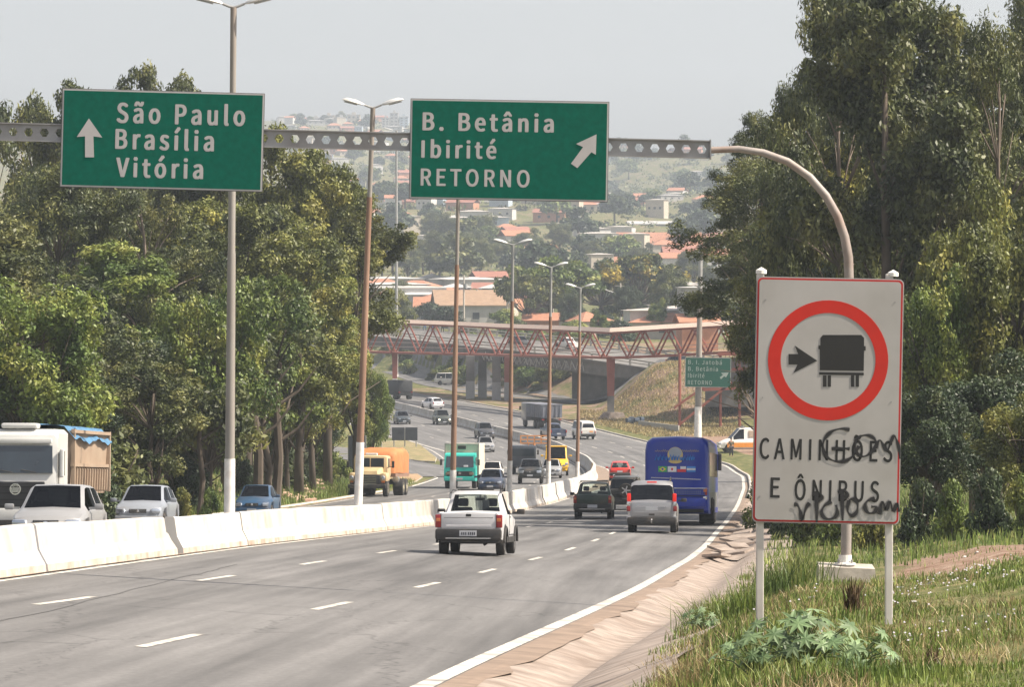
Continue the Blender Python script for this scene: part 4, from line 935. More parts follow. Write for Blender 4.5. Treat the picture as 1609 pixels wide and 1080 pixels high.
def front_bits(root, P, body_m, lamp=M_HEAD, yf=None, grille=True, hz=.62, hx=.56, hwid=.26, hh=.16, plate=True, bump=True, gw=.55, badge=True):
    y = (P['L'] / 2 if yf is None else yf); W_ = P['W']
    for s in (-1, 1): MB().box((s * hx * W_ / 1.64, y - .05, hz), (hwid, .16, hh), bev=.05, rz=-s * .28).build('headlight', lamp, root, True)
    if grille:
        g = MB().box((0, y - .01, hz + .0), (gw, .07, .13), bev=.015).build('grille', M_GRILL, root)
        for k in range(3): MB_k = None
        m = MB()
        for k in range(3): m.box((0, y + .03, hz - .04 + .04 * k), (gw * .92, .012, .008))
        m.build('grille_bars', M_CHR, g)
        if badge: MB().lathe([(.045, .0), (.05, .02), (.001, .028)], (0, y + .03, hz), 'Y', 14).build('badge', M_CHR, root)
    if bump:
        MB().box((0, y + .01, hz - .27), (W_ * .9, .14, .24), bev=.06).build('bumper', body_m, root, True)
        MB().box((0, y + .07, hz - .30), (W_ * .5, .05, .10), bev=.02).build('air_intake', M_GRILL, root)
    if plate:
        p = MB().box((0, y + .095, hz - .24), (.40, .015, .13)).build('number_plate', M_PLATE, root)
def mirror(root, x, y, z, m, s, w=.2, h=.13, arm=.1):
    b = MB().box((s * (x + arm + w / 2), y, z), (w, .10, h), bev=.035); b.box((s * (x + arm / 2), y, z - .03), (arm + .04, .05, .05)); b.build('mirror', m, root, True)
def seats(root, y, z, xs=(-.36, .36), h=.55):
    m = MB()
    for x in xs: m.box((x, y, z + h / 2), (.46, .14, h), bev=.05, M=Matrix.Rotation(-.15, 4, 'X')); m.box((x, y + .03, z + h + .12), (.26, .1, .2), bev=.045)
    m.build('seats', M_SEAT, root, True)
def place(name, label, cat, px, py, L, back=True, dh=0.0, group=None, fn=None, halfover=.75):
    """py = row where the near wheels touch the road; returns the root at the vehicle's centre"""
    p = hit(px, py, 30, 800, fn or RZ)
    d = .5; t = math.atan2(XM(p.y + 8) - XM(p.y - 8), 16) if fn is None else 0
    h = -(t) + dh                                     # rotation about Z that turns +Y onto the road's run
    fwd = Vector((-math.sin(h), math.cos(h), 0)); c = p + fwd * (L / 2 - halfover)
    root = empty(name, (c.x, c.y, RZ(c.x, c.y) if fn is None else zg(c.x, c.y)), h + (0 if back else math.pi))
    sl = (P_(c.y + 2) - P_(c.y - 2)) / 4 if fn is None else 0
    root.rotation_mode = 'XYZ'; root.rotation_euler = (math.atan(sl) * (1 if back else -1), 0, root.rotation_euler.z)
    tag(root, label, cat, group); return root
HATCH = dict(L=3.84, W=1.64, H=1.44, wy=(-1.18, 1.24), wr=.29, zb=.2,
    hw=[(-1.92, .70), (-1.86, .77), (-1.2, .82), (1.2, .81), (1.72, .75), (1.92, .60)],
    zs=[(-1.92, .78), (-1.86, .88), (-1.3, .93), (.6, .90), (1.4, .82), (1.75, .72), (1.92, .58)],
    zr=[(-1.92, .80), (-1.86, .92), (-1.80, .97), (-1.45, 1.33), (-1.0, 1.42), (.1, 1.44), (.32, 1.41), (1.02, .94), (1.4, .88), (1.78, .76), (1.92, .60)],
    rw=[(-1.92, .62), (-1.80, .70), (-1.45, .60), (.32, .585), (1.02, .70), (1.92, .50)],
    win=dict(rear=(-1.80, -1.45, (7,)), wind=(.32, 1.02, (7,)), side=(-1.25, -.42, (5,)), side2=(-.34, .85, (5,))))
SEDAN = dict(HATCH, L=4.2, H=1.43, wy=(-1.2, 1.3),
    hw=[(-2.1, .70), (-2.0, .77), (-1.2, .83), (1.2, .82), (1.85, .76), (2.1, .58)],
    zs=[(-2.1, .80), (-2.0, .92), (-1.3, .93), (.6, .90), (1.5, .80), (1.9, .70), (2.1, .56)],
    zr=[(-2.1, .82), (-2.0, .98), (-1.5, 1.02), (-.95, 1.36), (-.6, 1.41), (.1, 1.43), (.34, 1.40), (1.08, .93), (1.5, .87), (1.95, .73), (2.1, .58)],
    rw=[(-2.1, .6), (-1.5, .7), (-.95, .59), (.34, .585), (1.08, .70), (2.1, .5)],
    win=dict(rear=(-1.5, -.95, (7,)), wind=(.34, 1.08, (7,)), side=(-1.1, -.36, (5,)), side2=(-.28, .9, (5,))))
MPV = dict(L=4.16, W=1.72, H=1.80, wy=(-1.28, 1.30), wr=.32, zb=.26, clad=1, capclad=1,
    hw=[(-2.08, .76), (-2.0, .83), (-1.0, .86), (1.2, .85), (1.8, .78), (2.08, .62)],
    zs=[(-2.08, 1.02), (-2.0, 1.06), (.6, 1.04), (1.3, .98), (1.8, .86), (2.08, .64)],
    zr=[(-2.08, 1.04), (-2.03, 1.12), (-1.93, 1.64), (-1.8, 1.76), (-.4, 1.80), (.3, 1.74), (1.15, 1.12), (1.5, 1.02), (1.85, .9), (2.08, .66)],
    rw=[(-2.08, .74), (-2.03, .77), (-1.93, .71), (-.4, .68), (.3, .67), (1.15, .74), (2.08, .5)],
    win=dict(rear=(-2.03, -1.93, (6, 7)), wind=(.3, 1.15, (7,)), side=(-1.75, -.9, (5,)), side2=(-.8, -.05, (5,)), side3=(.02, .95, (5,))))
SUV = dict(MPV, L=4.0, H=1.68, W=1.74, wy=(-1.22, 1.26), wr=.34,
    hw=[(-2.0, .76), (-1.93, .83), (-1.0, .865), (1.2, .86), (1.7, .80), (2.0, .68)],
    zs=[(-2.0, .98), (-1.93, 1.02), (.6, 1.0), (1.2, .98), (1.75, .90), (2.0, .70)],
    zr=[(-2.0, 1.0), (-1.96, 1.06), (-1.80, 1.52), (-1.66, 1.63), (-.4, 1.68), (.2, 1.64), (.85, 1.08), (1.2, 1.04), (1.8, .96), (2.0, .74)],
    rw=[(-2.0, .74), (-1.96, .77), (-1.8, .67), (-.4, .65), (.2, .64), (.85, .74), (2.0, .58)],
    win=dict(rear=(-1.96, -1.80, (6, 7)), wind=(.2, .85, (7,)), side=(-1.62, -.95, (5,)), side2=(-.85, -.2, (5,)), side3=(-.12, .66, (5,))))
PICK = dict(L=4.42, W=1.66, H=1.58, wy=(-1.28, 1.36), wr=.31, zb=.30, clad=1, capclad=2,
    hw=[(-2.21, .755), (-2.15, .80), (-1.2, .83), (1.2, .82), (1.9, .76), (2.21, .60)],
    zs=[(-2.21, 1.03), (-2.15, 1.06), (-.75, 1.06), (-.5, 1.0), (.9, .98), (1.5, .90), (1.95, .80), (2.21, .62)],
    zr=[(-2.21, 1.03), (-2.18, 1.05), (-2.14, .93), (-.68, .93), (-.62, 1.07), (-.40, 1.48), (-.28, 1.55), (.15, 1.57), (.42, 1.53), (1.12, 1.03), (1.5, .96), (2.0, .83), (2.21, .64)],
    rw=[(-2.21, .72), (-2.15, .74), (-.68, .74), (-.62, .70), (-.40, .62), (.42, .60), (1.12, .70), (2.21, .5)],
    win=dict(rear=(-.62, -.40, (7,)), wind=(.42, 1.12, (7,)), side=(-.26, .92, (5,))))
BIGP = dict(PICK, L=4.9, W=1.76, H=1.76, wy=(-1.45, 1.5), wr=.37, zb=.42,
    hw=[(-2.45, .80), (-2.38, .86), (1.2, .87), (2.1, .84), (2.45, .74)],
    zs=[(-2.45, 1.14), (-.5, 1.16), (1.0, 1.14), (2.0, 1.08), (2.4, .98), (2.45, .9)],
    zr=[(-2.45, 1.14), (-2.38, 1.0), (-.72, 1.0), (-.66, 1.18), (-.5, 1.6), (-.3, 1.72), (.3, 1.75), (.5, 1.70), (1.1, 1.2), (1.6, 1.17), (2.3, 1.08), (2.45, .92)],
    rw=[(-2.45, .78), (-.7, .8), (-.5, .66), (.5, .64), (1.1, .76), (2.45, .68)],
    win=dict(rear=(-.66, -.5, (7,)), wind=(.5, 1.1, (7,)), side=(-.3, .95, (5,))))
VAN = dict(L=5.4, W=1.98, H=2.35, wy=(-1.6, 1.8), wr=.36, zb=.34, clad=1,
    hw=[(-2.7, .93), (-2.62, .98), (1.3, .98), (2.2, .92), (2.7, .72)],
    zs=[(-2.7, 1.25), (-2.6, 1.3), (.8, 1.28), (1.6, 1.2), (2.3, 1.02), (2.7, .80)],
    zr=[(-2.7, 1.27), (-2.68, 1.4), (-2.6, 2.15), (-2.45, 2.3), (.2, 2.35), (.75, 2.28), (1.65, 1.32), (2.1, 1.18), (2.45, 1.02), (2.7, .82)],
    rw=[(-2.7, .88), (-2.6, .82), (.75, .80), (1.65, .86), (2.7, .6)],
    win=dict(rear=(-2.68, -2.6, (7,)), wind=(.75, 1.65, (7,)), side=(.35, 1.4, (5,))))
KOMBI = dict(VAN, L=4.5, W=1.72, H=1.94, wy=(-1.2, 1.2), wr=.33, zb=.3, clad=0, capclad=2,
    hw=[(-2.25, .78), (-2.15, .85), (2.0, .85), (2.25, .78)],
    zs=[(-2.25, 1.05), (-2.1, 1.12), (2.0, 1.1), (2.25, 1.05)],
    zr=[(-2.25, 1.07), (-2.20, 1.25), (-2.08, 1.70), (-1.85, 1.92), (0, 1.95), (1.75, 1.9), (2.0, 1.72), (2.2, 1.15), (2.25, 1.07)],
    rw=[(-2.25, .74), (-2.08, .64), (2.0, .64), (2.25, .74)],
    win=dict(rear=(-2.20, -2.08, (7,)), wind=(2.0, 2.2, (7,)), side=(-1.9, -1.0, (5,)), side2=(-.9, .2, (5,)), side3=(.3, 1.8, (5,))))

# -- white pickup, nearest car
pw = paint('white', (.50, .50, .51), dirt_amt=.15)
def small_pickup(root, pm, near=True, rim=M_RIM, tail=M_TAIL):
    P = PICK; loft(root, P, pm, {'*': G_DARK, 'rear': G_CLEAR, 'wind': G_CLEAR})
    wheels(root, .70, P['wy'], .30, .20, rim)
    MB().box((0, -2.215, .83), (1.36, .05, .40), bev=.02).build('tailgate', pm, root, True)
    MB().box((0, -2.245, .985), (.13, .03, .065), bev=.012).build('tailgate_handle', M_PLAS, root)
    MB().box((0, -2.25, .52), (1.62, .20, .27), bev=.06).build('rear_bumper', M_PLAS, root, True)
    MB().box((0, -2.345, .425), (1.1, .012, .02)).build('bumper_strip', M_CHR, root)
    p = MB().box((0, -2.356, .545), (.42, .012, .14)).build('number_plate', M_PLATE, root)
    for s in (-1, 1):
        t = MB().box((s * .745, -2.19, .84), (.15, .12, .32), bev=.03).build('tail_light', tail, root, True)
        MB().box((s * .74, -2.256, .87), (.10, .02, .08), bev=.01).build('indicator', M_AMB, t)
        mirror(root, .80, .86, 1.06, M_PLAS, s)
    MB().box((0, -.5, 1.60), (.9, .05, .03)).build('roof_edge', M_PLAS, root)
    for s in (-1, 1): MB().tube([(s * .62, -.46, 1.52), (s * .60, -.2, 1.60), (s * .58, .35, 1.585)], .018, 6).build('roof_rail', M_PLAS, root)
    m = MB().box((0, .1, .62), (1.3, 1.6, .12)); m.box((0, .98, .95), (1.35, .3, .22), bev=.05); m.build('cabin_floor', M_INT, root)
    seats(root, -.02, .62)
    MB().tube([(0, .62, 1.48), (0, .6, 1.40)], .012, 6).box((0, .6, 1.37), (.24, .03, .07), bev=.015).build('rear_view_mirror', M_INT, root)
    MB().box((0, -1.4, .6), (1.3, 1.5, .05)).build('bed_floor', M_UNDER, root)
    u = MB().box((0, -1.28, .34), (1.3, .10, .10)).box((0, 1.36, .34), (1.3, .1, .1)).box((0, 0, .34), (.7, 3.2, .12)).tube([(.4, -1.9, .3), (.4, -2.3, .28)], .035, 8); u.build('axles', M_UNDER, root)
    front_bits(root, P, pm)
r = place('pickup', 'white pickup nearest the camera, seen from behind with an empty bed and black bumper', 'pickup', 741, 873, 4.42, group=None, dh=-.03)
small_pickup(r, pw)
for x_, z_, w_, h_ in ((-.672, .83, .012, .40), (.672, .83, .012, .40), (0, .642, 1.34, .012), (0, .925, 1.2, .010)):
    MB().box((x_, -2.243, z_), (w_, .006, h_)).build('panel_gap', M_PLAS, r)
MB().box((0, -2.246, .72), (1.1, .014, .05), bev=.006).build('tailgate_crease', pw, r)
for k_ in range(7): MB().box((-.15 + .048 * k_ + (.02 if k_ > 2 else 0), -2.364, .54), (.028, .005, .07)).build('plate_character', M_PLCH, r)
for s_ in (-1, 1): MB().box((s_ * .826, -.33, .78), (.012, .012, .62)).box((s_ * .83, .3, .50), (.012, 1.3, .012)).build('door_gap', M_PLAS, r); MB().box((s_ * .828, -.18, .93), (.02, .16, .035), bev=.008).build('door_handle', M_PLAS, r)
# plate characters as dark blocks
MB().box((.24, -.385, 1.22), (.17, .06, .26), bev=.05).build('driver_head_rest', M_SEAT, r)
for s in (-1, 1): MB().box((s * .835, -.2, .38), (.03, 1.9, .14), bev=.012).build('sill_trim', M_PLAS, r)
for c in (-1.28, 1.36):
    for s in (-1, 1):
        ar_ = MB(); vv = []
        pts = [Vector((s * .83, c + .385 * math.cos(a), .31 + .385 * math.sin(a))) for a in [math.pi * k / 10 for k in range(11)]]
        ar_.tube(pts, .032, 6).build('wheel_arch_trim', M_PLAS, r, True)
# -- dark green pickup
pg = paint('dark_green', (.020, .040, .032))
r = place('pickup', 'dark green pickup left of the silver van, seen from behind', 'pickup', 932, 816, 4.42)
small_pickup(r, pg, rim=M_RIMD)
MB().box((0, -.5, 1.61), (1.2, .1, .05), bev=.02).build('rear_spoiler', pg, r)
# -- silver people carrier
ps = paint('silver', (.36, .36, .37), .35, .55, .2)
r = place('people_carrier', 'silver high-roofed family van with black bumper and a tow hitch, left of the blue coach', 'van', 1025, 838, 4.16, dh=.0)
loft(r, MPV, ps, {'*': G_TINT, 'wind': G_DARK}); wheels(r, .73, MPV['wy'], .32, .21, M_RIM)
MB().box((0, -2.10, .80), (1.36, .05, .5), bev=.02).build('tailgate', ps, r, True)
MB().box((0, -2.13, .70), (1.2, .02, .035), bev=.008).build('tailgate_crease', ps, r)
MB().box((0, -2.13, .90), (1.0, .02, .02), bev=.005).build('chrome_strip', M_CHR, r)
MB().box((0, -2.135, .83), (.42, .012, .13)).build('number_plate', M_PLATE, r)
MB().box((0, -2.14, .63), (.2, .02, .06), bev=.01).build('tailgate_handle', M_PLAS, r)
MB().box((0, -2.14, .42), (1.68, .22, .26), bev=.06).build('rear_bumper', M_PLAS, r, True)
for s in (-1, 1):
    MB().box((s * .79, -2.10, .52), (.15, .2, .13), bev=.04).build('bumper_corner', ps, r, True)
    t = MB().box((s * .785, -2.06, 1.22), (.13, .14, .28), bev=.04).build('tail_light', M_TAILL, r, True)
    MB().box((s * .80, -2.08, 1.0), (.12, .12, .16), bev=.03).build('tail_light', M_CHR, r, True)
    MB().box((s * .80, -2.09, .83), (.13, .12, .18), bev=.03).build('tail_light', M_TAIL, r, True)
    MB().tube([(s * .62, -1.7, 1.78), (s * .62, -1.6, 1.88), (s * .60, 0, 1.92), (s * .60, .3, 1.80)], .02, 6).build('roof_rail', M_PLAS, r)
    mirror(r, .84, .92, 1.12, M_PLAS, s)
MB().box((0, -1.96, 1.745), (.34, .06, .05), bev=.015).build('brake_light', M_TAILL, r)
MB().tube([(0, -2.05, .36), (0, -2.32, .36), (0, -2.33, .44)], .022, 8).lathe([(.001, .40), (.03, .42), (.035, .45), (.001, .49)], (0, -2.33, 0), n=10).build('tow_hitch', M_CHR, r)
MB().tube([(.02, -2.06, 1.05), (-.18, -2.0, 1.12)], .012, 5).build('wiper', M_PLAS, r)
seats(r, -.1, .75); seats(r, -1.0, .75, (-.4, 0, .4)); MB().box((0, -.2, .7), (1.4, 3.2, .1)).build('cabin_floor', M_INT, r); MB().box((0, 0, .33), (1.1, 3.4, .15)).build('axles', M_UNDER, r); front_bits(r, MPV, ps)
# -- dark SUV with spare wheel
pk = paint('near_black', (.022, .026, .028))
r = place('sport_utility', 'black sport utility with a spare wheel on its back door, beside the silver van', 'car', 983, 802, 4.0)
loft(r, SUV, pk, {'*': G_TINT, 'wind': G_DARK}); wheels(r, .73, SUV['wy'], .34, .22, M_RIM)
sw = MB().lathe([(.20, -2.04), (.33, -2.04), (.35, -2.08), (.35, -2.2), (.33, -2.24), (.2, -2.24)], (0.05, 0, .98), 'Y', 26).build('spare_wheel', M_TYRE, r, True)
q = MB().lathe([(.24, -2.235), (.20, -2.22), (.05, -2.235), (.001, -2.24)], (0.05, 0, .98), 'Y', 24)
for k in range(5): a = 2 * math.pi * k / 5; q.box((.05 + .12 * math.cos(a), -2.24, .98 + .12 * math.sin(a)), (.22, .02, .06), M=Matrix.Rotation(-a, 4, 'Y'))
q.build('rim', M_RIM, sw, True)
MB().box((0, -2.05, .48), (1.6, .16, .24), bev=.06).build('rear_bumper', pk, r, True)
for s in (-1, 1): MB().box((s * .78, -1.97, 1.05), (.13, .12, .34), bev=.03).build('tail_light', M_TAIL if s > 0 else M_CHR, r, True); mirror(r, .84, .6, 1.1, pk, s); MB().tube([(s * .6, -1.5, 1.66), (s * .6, -1.4, 1.74), (s * .6, .1, 1.72)], .02, 6).build('roof_rail', M_CHR, r)
MB().box((0, 0, .4), (1.3, 3.2, .2)).build('axles', M_UNDER, r)
# -- red hatchback
def simple_rear(root, P, pm, rim=M_RIMD, win=G_DARK, tl=(.70, .78, .14, .20), bump=None, plate=True, tail=M_TAIL):
    loft(root, P, pm, win if isinstance(win, dict) else {'*': win}); wheels(root, P['W'] / 2 - .12, P['wy'], P['wr'], .19, rim); y = -P['L'] / 2
    for s in (-1, 1): MB().box((s * tl[0] * P['W'] / 1.64, y + .0, tl[1]), (tl[2], .14, tl[3]), bev=.03).build('tail_light', tail, root, True); mirror(root, P['W'] / 2 - .04, P['L'] * .2, P['H'] * .66, pm, s)
    MB().box((0, y - .02, .46 + P['zb'] * .2), (P['W'] * .94, .16, .24), bev=.06).build('rear_bumper', bump or pm, root, True)
    if plate: MB().box((0, y - .05, .70), (.4, .02, .13)).build('number_plate', M_PLATE, root)
    MB().box((0, 0, P['zb'] + .1), (P['W'] * .7, P['L'] * .8, .15)).build('axles', M_UNDER, root)
    seats(root, -.1, P['H'] * .4)
def simple_front(root, P, pm, rim=M_RIM, win=G_DARK, lamp=M_HEAD, **k):
    loft(root, P, pm, win if isinstance(win, dict) else {'*': win}); wheels(root, P['W'] / 2 - .12, P['wy'], P['wr'], .19, rim)
    front_bits(root, P, pm, lamp, **k)
    for s in (-1, 1): mirror(root, P['W'] / 2 - .05, P['L'] * .2, P['H'] * .67, pm, s)
    MB().box((0, 0, P['zb'] + .1), (P['W'] * .7, P['L'] * .8, .15)).build('axles', M_UNDER, root)
    seats(root, -.15, P['H'] * .36); m = MB().box((0, P['L'] * .2, P['H'] * .6), (P['W'] * .8, .35, .14), bev=.05).build('dashboard', M_INT, root)
    MB().tube([(P['W'] * -.22, P['L'] * .2, P['H'] * .66), (0, P['L'] * .235, P['H'] * .665)], .01, 4).build('wiper', M_PLAS, root)
pr = paint('red', (.50, .025, .018))
r = place('hatchback', 'red hatchback ahead of the black sport utility, left of the blue coach', 'car', 974, 756, 3.84, dh=0); simple_rear(r, HATCH, pr, win={'*': G_CLEAR}, bump=M_PLAS)
# -- white delivery van at the far bend
pwh = paint('old_white', (.62, .60, .56), dirt_amt=.25)
r = place('minibus', 'small white van at the far bend below the footbridge column', 'van', 922, 691, 4.5, dh=.06); simple_rear(r, KOMBI, pwh, win=G_TINT, tl=(.70, .80, .10, .26), bump=M_PLAS)
MB().box((.3, -2.27, .86), (.36, .02, .14)).build('orange_sticker', mat('orange_vinyl', (.7, .3, .08)), r)
# -- dark blue pickup behind pole
pb = paint('dark_blue', (.030, .045, .085))
r = place('pickup', 'dark blue pickup following the grey tipper lorry near the bend', 'pickup', 875, 692, 4.9, dh=.10); simple_rear(r, BIGP, pb, win=G_DARK, tl=(.76, .95, .12, .3))
# -- far white and black
r = place('hatchback', 'silver white hatchback in the shadow of the viaduct behind the dark lorry', 'car', 685, 643, 3.84, dh=.28); simple_rear(r, HATCH, paint('pearl', (.62, .62, .64)), win=G_TINT)

# -- blue coach
pbu = paint('coach_blue', (.006, .028, .28), .28, 0, .12)
r = place('coach', 'tall blue coach in the right lane with a globe emblem and four flags', 'bus', 1067, 825, 12.2, dh=-.018, halfover=2.4)
L_, Wb, Hb = 12.2, 2.5, 3.42
def coach_section(y, w, z0, z1, r_=.22):
    return [(-w, z0), (-w - .0, z0 + .4), (-w, z1 - .5), (-w + .06, z1 - .18), (-w + .28, z1 - .02), (0, z1 + .03), (w - .28, z1 - .02), (w - .06, z1 - .18), (w, z1 - .5), (w, z0 + .4), (w, z0)]
secs = [(-6.1, 1.10, .75, 3.20), (-6.05, 1.18, .62, 3.30), (-5.9, 1.235, .45, 3.38), (-5.5, 1.25, .42, 3.42), (5.3, 1.25, .42, 3.42), (5.8, 1.24, .42, 3.36), (6.05, 1.18, .5, 3.2), (6.1, 1.1, .7, 2.9)]
vv = []; ff = []
for y, w, z0, z1 in secs: vv += [(x, y, z) for x, z in coach_section(y, w, z0, z1)]
for i in range(len(secs) - 1):
    for k in range(11): ff.append((i * 11 + k, i * 11 + (k + 1) % 11, (i + 1) * 11 + (k + 1) % 11, (i + 1) * 11 + k))
ff += [tuple(range(11)), tuple(len(vv) - 11 + k for k in range(10, -1, -1))]
MB().add(vv, ff).build('body', pbu, r, True, angle=50)
wheels(r, 1.08, (-3.2, 3.6), .50, .28, M_RIMD, dual=(0,))
MB().box((0, -6.07, 1.42), (2.34, .12, .035), bev=.01).build('trim_line', M_CHR, r)
MB().box((0, -6.10, .86), (2.26, .08, .34), bev=.05).build('rear_bumper', pbu, r, True)
MB().box((0, -6.09, 1.12), (2.2, .06, .03)).build('panel_joint', M_UNDER, r)
MB().box((.0, -5.7, .62), (2.1, .7, .3)).build('underside', M_UNDER, r)
for s in (-1, 1):
    t = MB().box((s * 1.10, -6.02, 1.30), (.17, .16, .30), bev=.03).build('tail_light', M_TAIL, r, True)
    MB().box((s * 1.10, -6.105, 1.33), (.12, .02, .1), bev=.01).build('indicator', M_AMB, t)
    MB().box((s * 1.10, -6.03, 1.05), (.16, .15, .14), bev=.03).build('reversing_light', M_CHR, r, True)
    for k in range(7): MB().box((s * 1.252, -4.6 + 1.45 * k, 2.35), (.012, 1.36, .95), bev=.02).build('side_window', mat('coach_side_glass', (.02, .022, .025), .08, 0, .05, 3, coat=1), r)
    for k in range(8): MB().box((s * 1.252, -4.8 + 1.3 * k, .95), (.010, 1.22, .62), bev=.01).build('luggage_door', mat('coach_grey_panels', (.20, .20, .21), .5, .3, .15, 3), r)
    MB().box((s * 1.32, 5.6, 2.5), (.16, .2, .7), bev=.04).tube([(s * 1.2, 5.9, 2.95), (s * 1.32, 5.7, 2.85)], .025, 6).build('mirror', M_PLAS, r)
MB().box((1.30, -3.3, .8), (.03, 1.2, .5)).build('wheel_guard', M_PLAS, r)
M_SKY = mat('pale_blue_vinyl', (.03, .22, .62), .5); M_GOLD = mat('gold_vinyl', (.55, .42, .16), .5); M_WV = mat('white_vinyl', (.62, .63, .66), .5); M_GV = mat('green_vinyl', (.05, .35, .12), .5); M_RV = mat('red_vinyl', (.6, .03, .04), .5); M_BV = mat('blue_vinyl', (.02, .06, .4), .5)
yb_ = -6.115
def disc(cx, cz, rx, rz, y, m, name, par, a0=0, a1=360, n=28):
    pts = [(cx + rx * math.cos(R(a0 + (a1 - a0) * k / n)), cz + rz * math.sin(R(a0 + (a1 - a0) * k / n))) for k in range(n)]
    return MB().extrude(pts, y, y + .012).build(name, m, par)
em = disc(-.06, 2.72, .30, .30, yb_ + .0, M_GOLD, 'globe_emblem', r)
disc(-.06, 2.80, .25, .20, yb_ - .004, mat('grey_vinyl', (.32, .36, .42), .5), 'globe_land', em); disc(-.06, 2.48, .26, .10, yb_ - .006, M_GOLD, 'globe_base', em)
m = MB(); rnd = random.Random(5); xs_ = -.84
while xs_ < .62:                       # brush-like pale blue name across the emblem
    h_ = rnd.uniform(.14, .24); w_ = rnd.uniform(.07, .12); m.tube([(xs_, yb_ - .012, 2.50), (xs_ + w_ * .6, yb_ - .012, 2.50 + h_), (xs_ + w_, yb_ - .012, 2.52), (xs_ + w_ * 1.3, yb_ - .012, 2.55 + h_ * .4)], .02, 4); xs_ += w_ * 1.25
m.build('blue_brush_lettering', M_SKY, r)
m = MB(); xs_ = -.85
for x0, x1 in ((-.85, -.35), (.2, .85)):
    x = x0
    while x < x1: m.tube([(x, yb_ - .008, 2.84), (x + .03, yb_ - .008, 2.90 + rnd.uniform(-.02, .03)), (x + .06, yb_ - .008, 2.84)], .008, 4); x += .075
m.build('thin_script', M_GOLD, r)
for k, x in enumerate((-.74, -.37, .0, .37)):
    cx = x + .19; z = 2.16
    base = MB().box((cx, yb_, z), (.34, .016, .22)).build('flag', (M_GV, M_WV, M_WV, M_SKY)[k], r)
    if k == 0: MB().extrude([(cx - .14, z), (cx, z + .09), (cx + .14, z), (cx, z - .09)], yb_ - .012, yb_ - .009).build('diamond', mat('yellow_vinyl', (.7, .55, .05), .5), base); disc(cx, z, .045, .045, yb_ - .016, M_BV, 'disc', base)
    if k == 1: disc(cx, z, .04, .05, yb_ - .012, M_RV, 'emblem', base)
    if k == 2: MB().box((cx, yb_ - .01, z - .055), (.34, .006, .11)).build('red_band', M_RV, base); MB().box((cx - .11, yb_ - .011, z + .055), (.12, .006, .11)).build('blue_canton', M_BV, base)
    if k == 3: MB().box((cx, yb_ - .01, z), (.34, .006, .075)).build('white_band', M_WV, base)
m = MB(); x = -.98
while x < .95: m.box((x, yb_, 1.83 - (x + 1) * .035), (.028, .014, .035)); x += .042
m.build('thin_white_line_of_letters', M_WV, r)
m = MB()
for zz in (1.30, 1.22):
    x = .0
    while x < .92: m.box((x, -6.10, zz), (.045, .05, .05)); x += .07
m.build('two_rows_of_letters', mat('dull_blue_letters', (.10, .13, .28), .5), r)

# -- grey tipper lorry in the bend, and dark lorry far behind
def truck_wheels(r, ys, w=1.0, rr=.5, dual=(), rim=M_RIMD): wheels(r, w, ys, rr, .28, rim, dual)
r = place('tipper_lorry', 'grey tipper lorry with an open ribbed body leaving the shadow of the viaduct', 'lorry', 862, 674, 8.0, dh=.13, halfover=1.2)
M_TIP = mat('grey_tipper_steel', (.13, .14, .17), .7, .1, .2, 1.5, (.22, .17, .14), .4)
b = MB().hexa([(-1.22, -3.8, 1.25), (1.22, -3.8, 1.25), (1.22, 1.6, 1.25), (-1.22, 1.6, 1.25), (-1.25, -3.9, 2.75), (1.25, -3.9, 2.75), (1.25, 1.6, 2.75), (-1.25, 1.6, 2.75)])
for k in range(5): b.box((-1.0 + .5 * k, -3.9, 2.0), (.09, .08, 1.45))
for s in (-1, 1):
    for k in range(8): b.box((s * 1.27, -3.6 + .7 * k, 2.0), (.07, .1, 1.45))
b.box((0, -3.9, 2.72), (2.55, .1, .12)); b.build('tipper_body', M_TIP, r)
MB().box((0, -.2, .95), (1.0, 7.4, .35)).box((0, -3.75, .75), (2.2, .1, .3)).build('chassis', M_UNDER, r)
MB().box((0, 2.9, 1.75), (2.35, 1.9, 2.0), bev=.15).build('cab', paint('lorry_grey', (.2, .2, .22)), r, True)
truck_wheels(r, (-2.8, -1.5, 2.9), .95, .5, (0, 1))
for s in (-1, 1): MB().box((s * 1.0, -3.86, 1.05), (.3, .06, .12)).build('tail_light', M_TAIL, r); MB().box((s * 1.35, 3.6, 2.1), (.2, .1, .45), bev=.03).build('mirror', M_PLAS, r)
r = place('closed_lorry', 'black lorry seen from behind beyond the silver white hatchback, under the viaduct', 'lorry', 634, 628, 6.5, dh=.22, halfover=1.0)
MB().box((0, -.8, 1.75), (2.2, 4.4, 1.7), bev=.25).build('covered_body', mat('black_tarpaulin', (.02, .022, .025), .7), r, True)
MB().box((0, 2.3, 1.4), (2.1, 1.6, 1.5), bev=.15).build('cab', pk, r, True); MB().box((0, -.4, .75), (1.9, 5.6, .4)).build('chassis', M_UNDER, r)
truck_wheels(r, (-1.9, 2.0), .95, .45, (0,))
for s in (-1, 1): MB().box((s * .9, -3.02, 1.0), (.25, .06, .12)).build('tail_light', M_TAIL, r)

